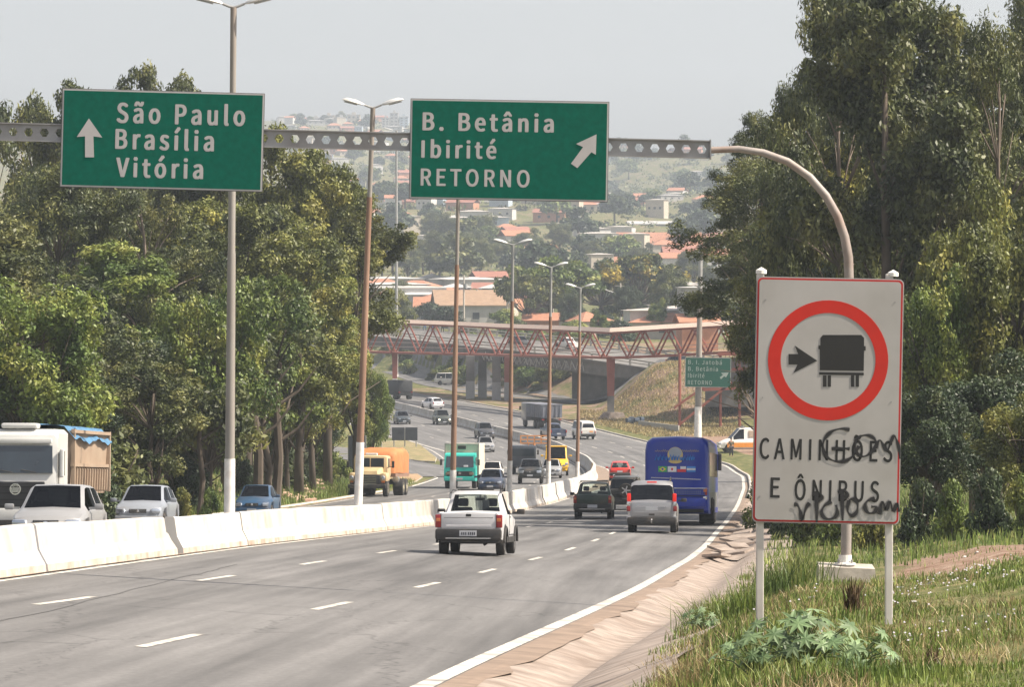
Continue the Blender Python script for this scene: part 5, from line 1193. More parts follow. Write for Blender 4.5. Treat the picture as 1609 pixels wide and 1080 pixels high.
# -- left carriageway: white dump truck
r = place('dump_truck', 'white dump truck with a blue tarpaulin over its cream body at the far left', 'lorry', 37, 838, 9.0, back=False, dh=-.0, halfover=1.3)
pwt = paint('lorry_white', (.55, .55, .53), dirt_amt=.12); y = 4.5
vv = []
cs = [(y, 1.16, .45, 1.55), (y - .02, 1.2, .45, 1.6), (y - .12, 1.22, .45, 2.35), (y - .30, 1.2, .45, 2.95), (y - .55, 1.16, .45, 3.12), (y - 2.0, 1.2, .45, 3.12)]
vv = []; ff = []
for yy, w, z0, z1 in cs: vv += [(-w, yy, z0), (-w, yy, z1 - .12), (-w + .12, yy, z1), (w - .12, yy, z1), (w, yy, z1 - .12), (w, yy, z0)]
for i in range(len(cs) - 1):
    for k in range(6): ff.append((i * 6 + k, i * 6 + (k + 1) % 6, (i + 1) * 6 + (k + 1) % 6, (i + 1) * 6 + k))
ff += [tuple(range(6)), tuple(len(vv) - 6 + k for k in range(5, -1, -1))]
cab = MB().add(vv, ff).build('cab', pwt, r, True, angle=30)
MB().hexa([(-1.10, y + .02, 1.80), (1.10, y + .02, 1.80), (1.10, y - .1, 1.80), (-1.10, y - .1, 1.80), (-1.06, y - .14, 2.62), (1.06, y - .14, 2.62), (1.06, y - .26, 2.62), (-1.06, y - .26, 2.62)]).build('windscreen', mat('dark_screen_glass', (.025, .035, .045), .06, 0, .2, 1.5, coat=1), r)
MB().box((0, y - .14, 2.76), (2.1, .14, .16), bev=.04).build('sun_visor', pwt, r, True)
MB().box((0, y - .7, 3.22), (1.1, .6, .16), bev=.07).build('roof_hatch', pwt, r, True)
g = MB().box((-.0, y + .04, 1.12), (1.75, .08, .85), bev=.04).build('grille', M_GRILL, r)
m = MB()
for k in range(4): m.box((0, y + .085, .82 + .19 * k), (1.6, .02, .03))
m.build('grille_bars', M_UNDER, g)
rg = MB().lathe([(.17, 0), (.17, .02), (.14, .02), (.14, 0)], (0, y + .09, 1.32), 'Y', 26).build('badge', M_CHR, r, True)
bdg = MB()
for pts in ([(-.075, .09), (-.025, -.0), (0, .045), (.025, 0), (.075, .09)], [(-.12, .04), (-.055, -.10), (0, .0), (.055, -.10), (.12, .04)]):
    bdg.tube([(a, y + .105, 1.32 + b) for a, b in pts], .013, 5)
bdg.build('badge_letters', M_CHR, rg)
MB().box((0, y + .06, .55), (2.3, .16, .4), bev=.06).build('bumper', pwt, r, True); MB().box((0, y + .12, .30), (2.2, .1, .2)).build('lower_bumper', M_PLAS, r)
for s in (-1, 1):
    MB().box((s * .95, y + .1, .62), (.36, .1, .2), bev=.04).build('headlight', M_HEAD, r, True)
    MB().box((s * 1.215, y - .95, 2.1), (.02, .9, .75), bev=.01).build('side_window', mat('dark_screen_glass', (.025, .035, .045)), r)
    MB().box((s * 1.36, y - .12, 2.1), (.12, .16, .85), bev=.04).build('mirror', pwt, r)
    MB().box((s * 1.225, y - .35, 1.2), (.02, .06, 1.2)).build('door_gap', M_PLAS, r)
for x in (-.6, .1): MB().tube([(x, y + .05, 1.82), (x + .45, y + .02, 1.90)], .015, 5).build('wiper', M_PLAS, r)
M_TIPC = mat('cream_tipper_steel', (.30, .225, .16), .75, 0, .12, 1.2, (.24, .15, .10), .5)
b = MB().hexa([(-1.2, -4.3, 1.2), (1.2, -4.3, 1.2), (1.2, 2.2, 1.2), (-1.2, 2.2, 1.2), (-1.3, -4.4, 3.1), (1.3, -4.4, 3.1), (1.3, 2.3, 3.1), (-1.3, 2.3, 3.1)])
for s in (-1, 1):
    for k in range(14): b.hexa([(s * 1.22, -4.1 + .46 * k, 1.25), (s * 1.32, -4.1 + .46 * k, 1.3), (s * 1.32, -3.98 + .46 * k, 1.3), (s * 1.22, -3.98 + .46 * k, 1.25), (s * 1.26, -4.1 + .46 * k, 2.0), (s * 1.34, -4.1 + .46 * k, 1.95), (s * 1.34, -3.98 + .46 * k, 1.95), (s * 1.26, -3.98 + .46 * k, 2.0)])
    b.box((s * 1.3, -1, 2.06), (.1, 6.6, .1)); b.box((s * 1.32, -4.3, 2.2), (.12, .16, 1.9)); b.box((s * 1.32, 2.2, 2.2), (.12, .14, 1.9)); b.box((s * 1.34, -1, 3.08), (.1, 6.7, .1))
b.build('tipper_body', M_TIPC, r)
M_TARPB = mat('blue_tarpaulin', (.06, .16, .28), .7, 0, .25, 2.2)
tp = MB(); nx_, ny_ = 10, 22; gv = []
rnd = random.Random(3)
for i in range(ny_ + 1):
    for k in range(nx_ + 1):
        u = -1 + 2 * k / nx_; yy = -4.45 + 6.85 * i / ny_; drop = 0
        if abs(u) > .99: drop = .36 + .07 * math.sin(i * .55)
        gv.append((u * 1.33 + (.09 * math.copysign(1, u) if abs(u) > .99 else 0), yy, 3.17 + .12 * (1 - u * u) - drop + .03 * math.sin(i * 1.7 + k)))
tp.add(gv, [(i * (nx_ + 1) + k, i * (nx_ + 1) + k + 1, (i + 1) * (nx_ + 1) + k + 1, (i + 1) * (nx_ + 1) + k) for i in range(ny_) for k in range(nx_)]).build('tarpaulin', M_TARPB, r, True)
MB().box((0, -.3, .85), (1.0, 8, .4)).build('chassis', M_UNDER, r); truck_wheels(r, (-3.2, -1.9, 3.2), 1.0, .5, (0, 1))
# -- the two silver cars, blue saloon
def col_front(name, label, cat, px, py, P, pm, dh=0, **k):
    r = place(name, label, cat, px, py, P['L'], back=False, dh=dh); simple_front(r, P, pm, **k); return r
ps2 = paint('light_silver', (.33, .33, .33), .36, .35, .1)
r = col_front('hatchback', 'silver hatchback nearest the barrier at the far left, below the white dump truck', 'car', 80, 868, HATCH, ps2, win={'*': G_DARK}, hwid=.32)
MB().box((.1, 1.0, .9), (.3, .02, .0001 + .01)).build('dash_papers', M_WV, r)
r = col_front('hatchback', 'smaller silver hatchback between the white dump truck and the first lamp post', 'car', 222, 834, HATCH, paint('bluish_silver', (.30, .325, .36), .33, .35, .1), hwid=.30)
r = col_front('saloon', 'dark blue saloon right of the first lamp post, half hidden by the barrier', 'car', 399, 815, SEDAN, paint('petrol_blue', (.025, .07, .14)), hz=.6)
# -- orange tarpaulin truck
r = place('covered_lorry', 'cream old lorry with an orange tarpaulin over its load, behind the rusty lamp post', 'lorry', 581, 781, 8.2, back=False, dh=-.06, halfover=1.0)
pc = paint('cream', (.56, .42, .24), .4); y = 4.1
MB().box((0, 2.2, 1.75), (2.05, 1.5, 1.35), bev=.22).build('cab', pc, r, True)
MB().hexa([(-.80, 2.95, 1.30), (.80, 2.95, 1.30), (.62, y - .05, 1.22), (-.62, y - .05, 1.22), (-.78, 2.7, 1.80), (.78, 2.7, 1.80), (.55, y - .15, 1.52), (-.55, y - .15, 1.52)]).build('bonnet', pc, r)
MB().box((0, y - .35, 1.0), (1.5, .7, .65), bev=.12).build('nose', M_GRILL, r, True)
m = MB()
for k in range(5): m.box((0, y + .01, .78 + .1 * k), (1.1, .02, .03))
m.build('grille_bars', M_CHR, r)
for s in (-1, 1):
    MB().box((s * .92, 3.25, 1.15), (.45, 1.35, .55), bev=.2).build('front_wing', pc, r, True)
    MB().lathe([(.11, y - .05), (.13, y - .02), (.1, y + .02), (.001, y + .03)], (s * .93, 0, 1.12), 'Y', 16).build('headlight', M_HEAD, r, True)
    MB().box((s * .93, y - .08, .88), (.2, .06, .10), bev=.02).build('indicator', M_AMB, r)
    MB().box((s * .42, 2.965, 1.98), (.78, .03, .58), bev=.06).build('windscreen', mat('dark_screen_glass', (.025, .035, .045)), r)
    MB().box((s * 1.03, 2.3, 2.0), (.03, .9, .5), bev=.02).build('side_window', mat('dark_screen_glass', (.025, .035, .045)), r)
    MB().box((s * 1.35, 2.9, 1.9), (.16, .08, .4), bev=.03).tube([(s * 1.0, 2.9, 1.7), (s * 1.35, 2.9, 1.8)], .02, 5).build('mirror', M_PLAS, r)
    MB().tube([(s * 1.24, .9, 1.0), (s * 1.24, 1.25, 1.0)], .2, 12).build('fuel_tank', M_CHR, r)
MB().box((0, y + .08, .62), (2.25, .14, .24), bev=.04).build('bumper', M_PLAS, r); MB().box((0, 2.5, 2.5), (.7, .3, .12), bev=.04).build('roof_board', M_WV, r)
M_TARPO = mat('orange_tarpaulin', (.44, .165, .055), .75, 0, .18, 1.4, (.36, .12, .035), .5, bump=.6)
tv = []; tf = []; n_ = 14
secs = [(1.35, 1.12, 2.35), (1.2, 1.22, 2.62), (.2, 1.27, 2.85), (-1.2, 1.28, 2.80), (-2.6, 1.27, 2.86), (-3.8, 1.24, 2.75), (-4.05, 1.15, 2.4)]
for i, (yy, w, z1) in enumerate(secs):
    for k in range(n_ + 1):
        a = math.pi * k / n_; cx = -math.cos(a); cxx = math.copysign(abs(cx) ** .2, cx); tv.append((w * cxx + .03 * math.sin(i * 2 + k), yy + .02 * math.sin(k * 1.3), 1.35 + (z1 - 1.35) * math.sin(a) ** .22 + .03 * math.sin(k * 2.1 + i)))
for i in range(len(secs) - 1):
    for k in range(n_): tf.append((i * (n_ + 1) + k, i * (n_ + 1) + k + 1, (i + 1) * (n_ + 1) + k + 1, (i + 1) * (n_ + 1) + k))
tf += [tuple(range(n_ + 1)), tuple(range((len(secs) - 1) * (n_ + 1), len(secs) * (n_ + 1)))]
MB().add(tv, tf).build('tarpaulin', M_TARPO, r, True, angle=60)
MB().box((0, -1.35, 1.25), (2.5, 5.4, .22)).build('load_bed', mat('worn_wood_bed', (.22, .13, .09), .8), r); MB().box((0, -.2, .8), (.9, 7.4, .3)).build('chassis', M_UNDER, r)
truck_wheels(r, (-3.0, -1.75, 3.2), .98, .5, (0, 1), M_RIMY)
# -- turquoise box truck
r = place('box_truck', 'turquoise cabbed lorry with a cream box body behind the third lamp post', 'lorry', 724, 768, 7.0, back=False, dh=-.02, halfover=.9)
pt = paint('turquoise', (.03, .42, .36), .4, 0, .12); y = 3.5
MB().add([(-1.05, y, .5), (1.05, y, .5), (1.05, y, 1.35), (-1.05, y, 1.35), (-1.02, y - .25, 2.25), (1.02, y - .25, 2.25), (1.0, y - .4, 2.35), (-1.0, y - .4, 2.35), (-1.05, y - 1.6, .5), (1.05, y - 1.6, .5), (1.0, y - 1.6, 2.38), (-1.0, y - 1.6, 2.38)],
         [(0, 1, 2, 3), (3, 2, 5, 4), (4, 5, 6, 7), (7, 6, 10, 11), (8, 11, 10, 9), (0, 8, 9, 1), (0, 3, 4, 7, 11, 8), (1, 9, 10, 6, 5, 2)]).build('cab', pt, r)
MB().hexa([(-.93, y + .01, 1.42), (.93, y + .01, 1.42), (.93, y - .05, 1.42), (-.93, y - .05, 1.42), (-.9, y - .2, 2.14), (.9, y - .2, 2.14), (.9, y - .28, 2.14), (-.9, y - .28, 2.14)]).build('windscreen', mat('dark_screen_glass', (.025, .035, .045)), r)
MB().box((0, y + .03, 1.0), (1.7, .06, .32), bev=.03).build('grille', M_GRILL, r); MB().box((0, y + .08, .66), (2.1, .12, .26), bev=.04).build('bumper', pt, r); MB().box((0, y + .15, .66), (.4, .02, .13)).build('number_plate', M_PLATE, r)
MB().lathe([(.09, y + .06), (.09, y + .08), (.07, y + .08)], (0, 0, 1.02), 'Y', 18).build('badge', M_CHR, r)
for s in (-1, 1):
    MB().box((s * .78, y + .06, 1.0), (.3, .06, .18), bev=.03).build('headlight', mat('dull_headlight', (.2, .16, .12), .3), r); MB().box((s * 1.25, y - .1, 1.75), (.16, .1, .4), bev=.03).tube([(s * 1.0, y - .1, 1.9), (s * 1.25, y - .1, 1.85)], .02, 5).build('mirror', M_PLAS, r)
    MB().box((s * 1.035, y - .8, 1.8), (.02, .8, .55), bev=.01).build('side_window', mat('dark_screen_glass', (.025, .035, .045)), r)
    MB().box((s * .4, y + .01, 1.5), (.3, .03, .12), bev=.03).build('dash_papers', M_WV, r)
M_BOXC = mat('cream_box_panels', (.60, .55, .42), .6, 0, .08, 1.5, (.4, .32, .22), .3)
b = MB().box((0, -.85, 1.95), (2.3, 5.2, 2.05), bev=.03).build('box_body', M_BOXC, r)
m = MB()
for x in (-1.12, 1.12): m.box((x, 1.76, 1.95), (.08, .06, 2.1))
m.box((0, 1.76, 2.95), (2.3, .06, .08)); m.build('box_edges', M_PARA, r); MB().box((.0, 1.78, 2.72), (.55, .04, .22)).build('vent', M_INT, r)
MB().box((0, -.3, .75), (.9, 6.2, .3)).build('chassis', M_UNDER, r); truck_wheels(r, (-2.1, 2.5), .9, .42, (0,))
# -- others coming towards us
col_front('hatchback', 'dark blue hatchback in front of the turquoise lorry, between the third and fourth lamp posts', 'car', 771, 774, HATCH, paint('navy', (.018, .035, .07)), win={'*': G_DARK})
col_front('hatchback', 'white car hidden behind the dark blue hatchback, only roof and windscreen showing', 'car', 773, 757, HATCH, pwh)
r = col_front('pickup', 'black pickup coming down the road between the fourth and fifth lamp posts', 'pickup', 833, 761, BIGP, pk, win={'*': G_DARK, 'wind': G_CLEAR}, hz=.86, hx=.58, hwid=.36, hh=.2, gw=.62)
r = place('flatbed_lorry', 'dark lorry cab with an orange crane frame, behind the black pickup', 'lorry', 822, 746, 7.5, back=False, halfover=.9)
MB().box((0, 2.9, 1.5), (2.1, 1.6, 1.7), bev=.15).build('cab', mat('dark_cab_paint', (.05, .06, .075), .4), r, True); MB().box((0, 3.71, 1.8), (1.8, .03, .6), bev=.01).build('windscreen', mat('dark_screen_glass', (.025, .035, .045)), r)
MB().box((0, -.8, 1.1), (2.3, 5.4, .25)).build('load_bed', M_TIP, r); MB().box((0, 0, .75), (.9, 7, .3)).build('chassis', M_UNDER, r); truck_wheels(r, (-2.2, 2.6), .9, .42, (0,))
m = MB(); M_OR = mat('orange_frame_paint', (.65, .28, .10), .6)
for z_ in (2.5, 2.8, 3.1): m.box((-.9, 1.2, z_), (2.2, .12, .1))
for x in (-2.0, -1.45, -.9, -.35, .2): m.box((x, 1.2, 2.8), (.1, .12, .7))
m.tube([(-.9, 1.2, 1.2), (-.9, 1.2, 2.5)], .1, 6); m.tube([(0, 1.3, 1.2), (-.5, 1.2, 2.6)], .05, 5); m.build('crane_frame', M_OR, r)
for s in (-1, 1): MB().box((s * 1.2, 3.4, 1.8), (.14, .1, .4), bev=.03).build('mirror', M_PLAS, r)
col_front('hatchback', 'small silver car just behind the fifth lamp post, right of the black pickup', 'car', 866, 752, HATCH, ps2)
r = place('yellow_van', 'yellow cab van behind the fifth lamp post, beside the curved barrier', 'van', 874, 748, 5.4, back=False)
py_ = paint('yellow', (.72, .40, .02)); simple_front(r, VAN, py_, hz=.95, hx=.66, hwid=.26, hh=.22, gw=.8, rim=M_RIMD)
MB().box((0, -.8, 2.3), (1.7, 3.2, .1), bev=.03).build('roof_panel', py_, r)
col_front('saloon', 'light silver car following the dark hatch at the middle of the left carriageway', 'car', 764, 711, SEDAN, ps2, dh=-.0)
col_front('sport_utility', 'dark grey sport utility above the light silver car, left of the fourth lamp post', 'car', 764, 690, SUV, paint('graphite', (.05, .055, .065)))
col_front('sport_utility', 'dark green grey car with lit headlights beside the bend of the left carriageway', 'car', 697, 668, SUV, paint('olive_grey', (.05, .06, .055)), lamp=M_HEADL, hwid=.2)
col_front('hatchback', 'dark bluish hatchback farthest left on the far carriageway, above the pair of dark boards', 'car', 634, 667, HATCH, paint('slate', (.03, .045, .055)))
# -- white and orange ambulance van with a man beside it
g_ = at(1172, 398)
r = empty('ambulance_van', (g_.x, 398, zg(g_.x, 398)), R(98)); tag(r, 'white van with an orange lower band parked on the dirt beside the white board', 'van')
loft(r, dict(VAN, L=5.4), paint('ambulance_white', (.70, .68, .64), dirt_amt=.1), {'*': G_DARK}); wheels(r, .86, VAN['wy'], .36, .2, M_RIMD)
for s in (-1, 1):
    MB().box((s * .975, -.3, .72), (.03, 4.6, .46), bev=.01).build('orange_band', mat('orange_band_paint', (.70, .26, .03), .5), r)
    for yy, w_ in ((-.35, .55), (-1.35, 1.0), (-2.3, .4)): MB().box((s * .90, yy, 1.78), (.03, w_, .62), bev=.05, M=Matrix.Rotation(s * -.12, 4, 'Y')).build('side_window', mat('pale_side_glass', (.35, .26, .18), .15, coat=1), r)
front_bits(r, VAN, paint('ambulance_white', (.7, .68, .64)), hz=.85, hx=.6)
MB().box((0, .3, 2.42), (1.1, .3, .12), bev=.04).build('roof_light_bar', M_RIMD, r)
# -- cars on the viaduct
def on_via(name, label, cat, px, d, P, pm, right=True, win=G_TINT):
    p0 = vp(px, d, 0.03); p1 = vp(px + 20, d, 0.03); t = (p1 - p0).normalized()
    r = empty(name, p0, 0); a = math.atan2(t.y, t.x) - math.pi / 2 + (0 if right else math.pi)
    r.rotation_euler = (math.asin(t.z) * (1 if right else -1), 0, a); tag(r, label, cat)
    simple_rear(r, P, pm, win=win, plate=False); return r
on_via('pickup', 'white pickup on the viaduct seen through the footbridge truss', 'pickup', 877, 6.5, PICK, pwh, False)
on_via('hatchback', 'dark car on the viaduct left of the white pickup', 'car', 806, 4.5, HATCH, pk, True)
on_via('hatchback', 'black car at the right end of the viaduct above the embankment', 'car', 1062, 4.0, HATCH, pk, True)
# white delivery vehicle parked on the side road
g_ = hit(706, 606, 500, 900)
r = empty('minibus', (g_.x, g_.y, zg(g_.x, g_.y)), R(60)); tag(r, 'white van on the side road left of the viaduct piers, half behind a kerb', 'van')
simple_rear(r, KOMBI, pwh, win=G_TINT)
# ------------------------------------------------------------------ people
def person(label, loc, shirt, trousers, h=1.72, rz=0.0, stride=.12, arm=.1, seed=0):
    """one continuous skinned body, clothes as garments over it"""
    k = h / 1.72
    J = {0: (0, 0, .95), 1: (0, 0, 1.15), 2: (0, .01, 1.40), 3: (0, .01, 1.50), 4: (0, .0, 1.60), 5: (0, -.01, 1.69),
         6: (.19, .01, 1.41), 7: (.25, .02 + arm, 1.13), 8: (.24, -.08 + arm, .90), 9: (.23, -.12 + arm, .80),
         10: (-.19, .01, 1.41), 11: (-.25, .02 - arm, 1.13), 12: (-.24, -.06 - arm, .90), 13: (-.23, -.1 - arm, .80),
         14: (.10, 0, .88), 15: (.11, -stride, .48), 16: (.11, stride * .3 - stride, .08), 17: (.12, -.14 - stride * .7, .04),
         18: (-.10, 0, .88), 19: (-.11, stride * .7, .48), 20: (-.11, stride * 1.2, .08), 21: (-.12, stride * 1.2 - .14, .04)}
    E = [(0, 1), (1, 2), (2, 3), (3, 4), (4, 5), (2, 6), (6, 7), (7, 8), (8, 9), (2, 10), (10, 11), (11, 12), (12, 13), (0, 14), (14, 15), (15, 16), (16, 17), (0, 18), (18, 19), (19, 20), (20, 21)]
    rad = {0: .13, 1: .12, 2: .13, 3: .055, 4: .085, 5: .08, 6: .06, 7: .045, 8: .035, 9: .035, 10: .06, 11: .045, 12: .035, 13: .035, 14: .09, 15: .065, 16: .045, 17: .035, 18: .09, 19: .065, 20: .045, 21: .035}
    def skin(ids, grow, m, name, par):
        idx = {j: i for i, j in enumerate(ids)}; me = bpy.data.meshes.new(name)
        me.from_pydata([tuple(c * k for c in J[j]) for j in ids], [(idx[a], idx[b]) for a, b in E if a in idx and b in idx], [])
        o = bpy.data.objects.new(name, me); COL.objects.link(o); md = o.modifiers.new('s', 'SKIN'); sb = o.modifiers.new('u', 'SUBSURF'); sb.levels = 1; sb.render_levels = 1
        for i, j in enumerate(ids): me.skin_vertices[0].data[i].radius = ((rad[j] + grow) * k,) * 2
        me.skin_vertices[0].data[0].use_root = True
        dg = bpy.context.evaluated_depsgraph_get(); dg.update(); m2 = bpy.data.meshes.new_from_object(o.evaluated_get(dg)); bpy.data.objects.remove(o)
        m2.materials.clear(); m2.materials.append(m); m2.name = name; m2.polygons.foreach_set('use_smooth', [True] * len(m2.polygons))
        return link_mesh(name, m2, par)
    root = empty('person', loc, rz); tag(root, label, 'person')
    skin(list(range(22)), 0, mat('skin_brown', (.30, .17, .11), .6), 'body', root)
    skin([0, 1, 2, 6, 7, 10, 11], .018, shirt, 'shirt', root)
    skin([0, 14, 15, 16, 18, 19, 20], .02, trousers, 'trousers', root)
    MB().lathe([(.001, 1.80 * k), (.06 * k, 1.785 * k), (.092 * k, 1.73 * k), (.095 * k, 1.66 * k), (.07 * k, 1.62 * k)], (0, .012, 0), n=14).build('hair', mat('dark_hair', (.02, .015, .012), .8), root, True)
    return root
M_KH = mat('olive_cloth', (.10, .09, .06), .9); M_DK = mat('dark_cloth', (.03, .03, .035), .9); M_WC = mat('white_cloth', (.6, .6, .58), .9); M_OC = mat('orange_cloth', (.6, .22, .12), .9); M_BC = mat('blue_cloth', (.08, .14, .28), .9)
q = at(1149, 388); person('man in dark clothes standing beside the white and orange van', (q.x, q.y, q.z), M_KH, M_DK, 1.74, .3, .05, .03)
for px, dd, sh, tr_, lab in ((640, 1.4, M_OC, M_BC, 'pedestrian in an orange top walking on the viaduct at the left'), (653, 1.0, M_WC, M_BC, 'pedestrian in white on the viaduct beside the one in orange'), (668, 1.2, M_WC, M_DK, 'pedestrian in a white shirt walking alone on the viaduct before the tan-roofed house')):
    p_ = vp(px, 11.5, .02); person(lab, p_, sh, tr_, 1.7, 1.3, .15, .1)

# ------------------------------------------------------------------ foliage
def leaf_mat(name, c1, c2, c3, sc=.35):
    m = bpy.data.materials.new(name); m.use_nodes = True; nt = m.node_tree; L = nt.links; nt.nodes.clear()
    o = _n(nt, 'ShaderNodeOutputMaterial'); tc = _n(nt, 'ShaderNodeTexCoord'); n = _n(nt, 'ShaderNodeTexNoise'); n.inputs['Scale'].default_value = sc; n.inputs['Detail'].default_value = 3
    oi = _n(nt, 'ShaderNodeObjectInfo'); ad = _n(nt, 'ShaderNodeVectorMath', operation='ADD'); L.new(tc.outputs['Object'], ad.inputs[0]); L.new(oi.outputs['Location'], ad.inputs[1]); L.new(ad.outputs[0], n.inputs['Vector'])
    cr = _n(nt, 'ShaderNodeValToRGB'); e = cr.color_ramp.elements; e[0].position = .35; e[0].color = (*c1, 1); e[1].position = .68; e[1].color = (*c3, 1); q = e.new(.52); q.color = (*c2, 1)
    L.new(n.outputs[0], cr.inputs[0])
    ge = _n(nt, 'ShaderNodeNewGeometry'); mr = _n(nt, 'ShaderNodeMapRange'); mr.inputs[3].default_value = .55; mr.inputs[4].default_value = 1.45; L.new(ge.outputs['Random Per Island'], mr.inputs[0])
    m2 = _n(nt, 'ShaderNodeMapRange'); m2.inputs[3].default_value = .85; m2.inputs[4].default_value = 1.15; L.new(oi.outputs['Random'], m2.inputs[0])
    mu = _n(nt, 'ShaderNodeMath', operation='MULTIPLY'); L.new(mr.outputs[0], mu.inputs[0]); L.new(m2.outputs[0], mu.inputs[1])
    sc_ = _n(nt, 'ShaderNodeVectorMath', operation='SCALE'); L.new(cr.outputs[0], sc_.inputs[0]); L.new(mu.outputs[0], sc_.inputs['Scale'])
    d = _n(nt, 'ShaderNodeBsdfPrincipled'); d.inputs['Roughness'].default_value = .5; d.inputs['Specular IOR Level'].default_value = .35; L.new(sc_.outputs[0], d.inputs['Base Color'])
    t = _n(nt, 'ShaderNodeBsdfTranslucent'); L.new(sc_.outputs[0], t.inputs[0]); s = _n(nt, 'ShaderNodeMixShader'); s.inputs[0].default_value = .22
    L.new(d.outputs[0], s.inputs[1]); L.new(t.outputs[0], s.inputs[2]); L.new(s.outputs[0], o.inputs[0]); return m
LF_EUC = leaf_mat('eucalyptus_leaves', (.038, .052, .020), (.092, .108, .034), (.19, .185, .055))
LF_GRN = leaf_mat('fresh_green_leaves', (.055, .09, .020), (.125, .165, .034), (.25, .255, .06))
LF_OLV = leaf_mat('olive_leaves', (.055, .068, .018), (.135, .148, .034), (.27, .25, .06))
LF_DRK = leaf_mat('dark_leaves', (.022, .038, .018), (.045, .068, .028), (.095, .11, .04))  # dark green; this tone also puts shade into the low crowns' colour
LF_YEL = leaf_mat('yellow_blossom', (.03, .045, .015), (.075, .09, .02), (.40, .29, .03))
LF_DRY = leaf_mat('dry_leaves', (.16, .10, .05), (.24, .17, .08), (.32, .24, .12))
BARK = mat('grey_brown_bark', (.075, .058, .043), .95, 0, .35, 2.5, (.16, .13, .10), .5, bump=.5, stretch=(1, 1, .3))
BARKP = mat('pale_peeling_bark', (.17, .135, .105), .95, 0, .35, 1.5, (.12, .08, .06), .6, bump=.4, stretch=(1, 1, .3))
def quads_mesh(name, P4, m):
    """P4: (n,4,3)"""
    n = len(P4); me = bpy.data.meshes.new(name); me.vertices.add(n * 4); me.vertices.foreach_set('co', P4.reshape(-1).astype(np.float32))
    me.loops.add(n * 4); me.loops.foreach_set('vertex_index', np.arange(n * 4, dtype=np.int32)); me.polygons.add(n)
    me.polygons.foreach_set('loop_start', np.arange(0, n * 4, 4, dtype=np.int32)); me.update(calc_edges=True); me.materials.append(m); return me
def leaves(clumps, n, size, seed, asp=.5, droop=0.3, shell=.55):
    """diamond leaves scattered through clumps (x,y,z,rx,ry,rz)"""
    rg = np.random.default_rng(seed); C = np.array(clumps, float); w = (C[:, 3] * C[:, 4] * C[:, 5]) ** .72; ci = rg.choice(len(C), n, p=w / w.sum())
    d = rg.normal(size=(n, 3)); d /= np.linalg.norm(d, axis=1)[:, None]
    r = shell + (1.08 - shell) * rg.random(n) ** .7
    lump = 1 + .22 * np.sin(d[:, 0] * 5 + ci) * np.sin(d[:, 2] * 6 + ci * 2.3)
    p = C[ci, :3] + d * C[ci, 3:6] * (r * lump)[:, None]
    nrm = d * .9 + rg.normal(size=(n, 3)) * .75 + np.array([0, 0, .35]); nrm /= np.linalg.norm(nrm, axis=1)[:, None]
    a = rg.normal(size=(n, 3)) - np.array([0, 0, droop]); a -= nrm * (a * nrm).sum(1)[:, None]; a /= np.linalg.norm(a, axis=1)[:, None]
    b = np.cross(nrm, a); s = size * rg.uniform(.6, 1.35, n)[:, None]
    return np.stack([p - a * s, p + b * s * asp, p + a * s, p - b * s * asp], 1)
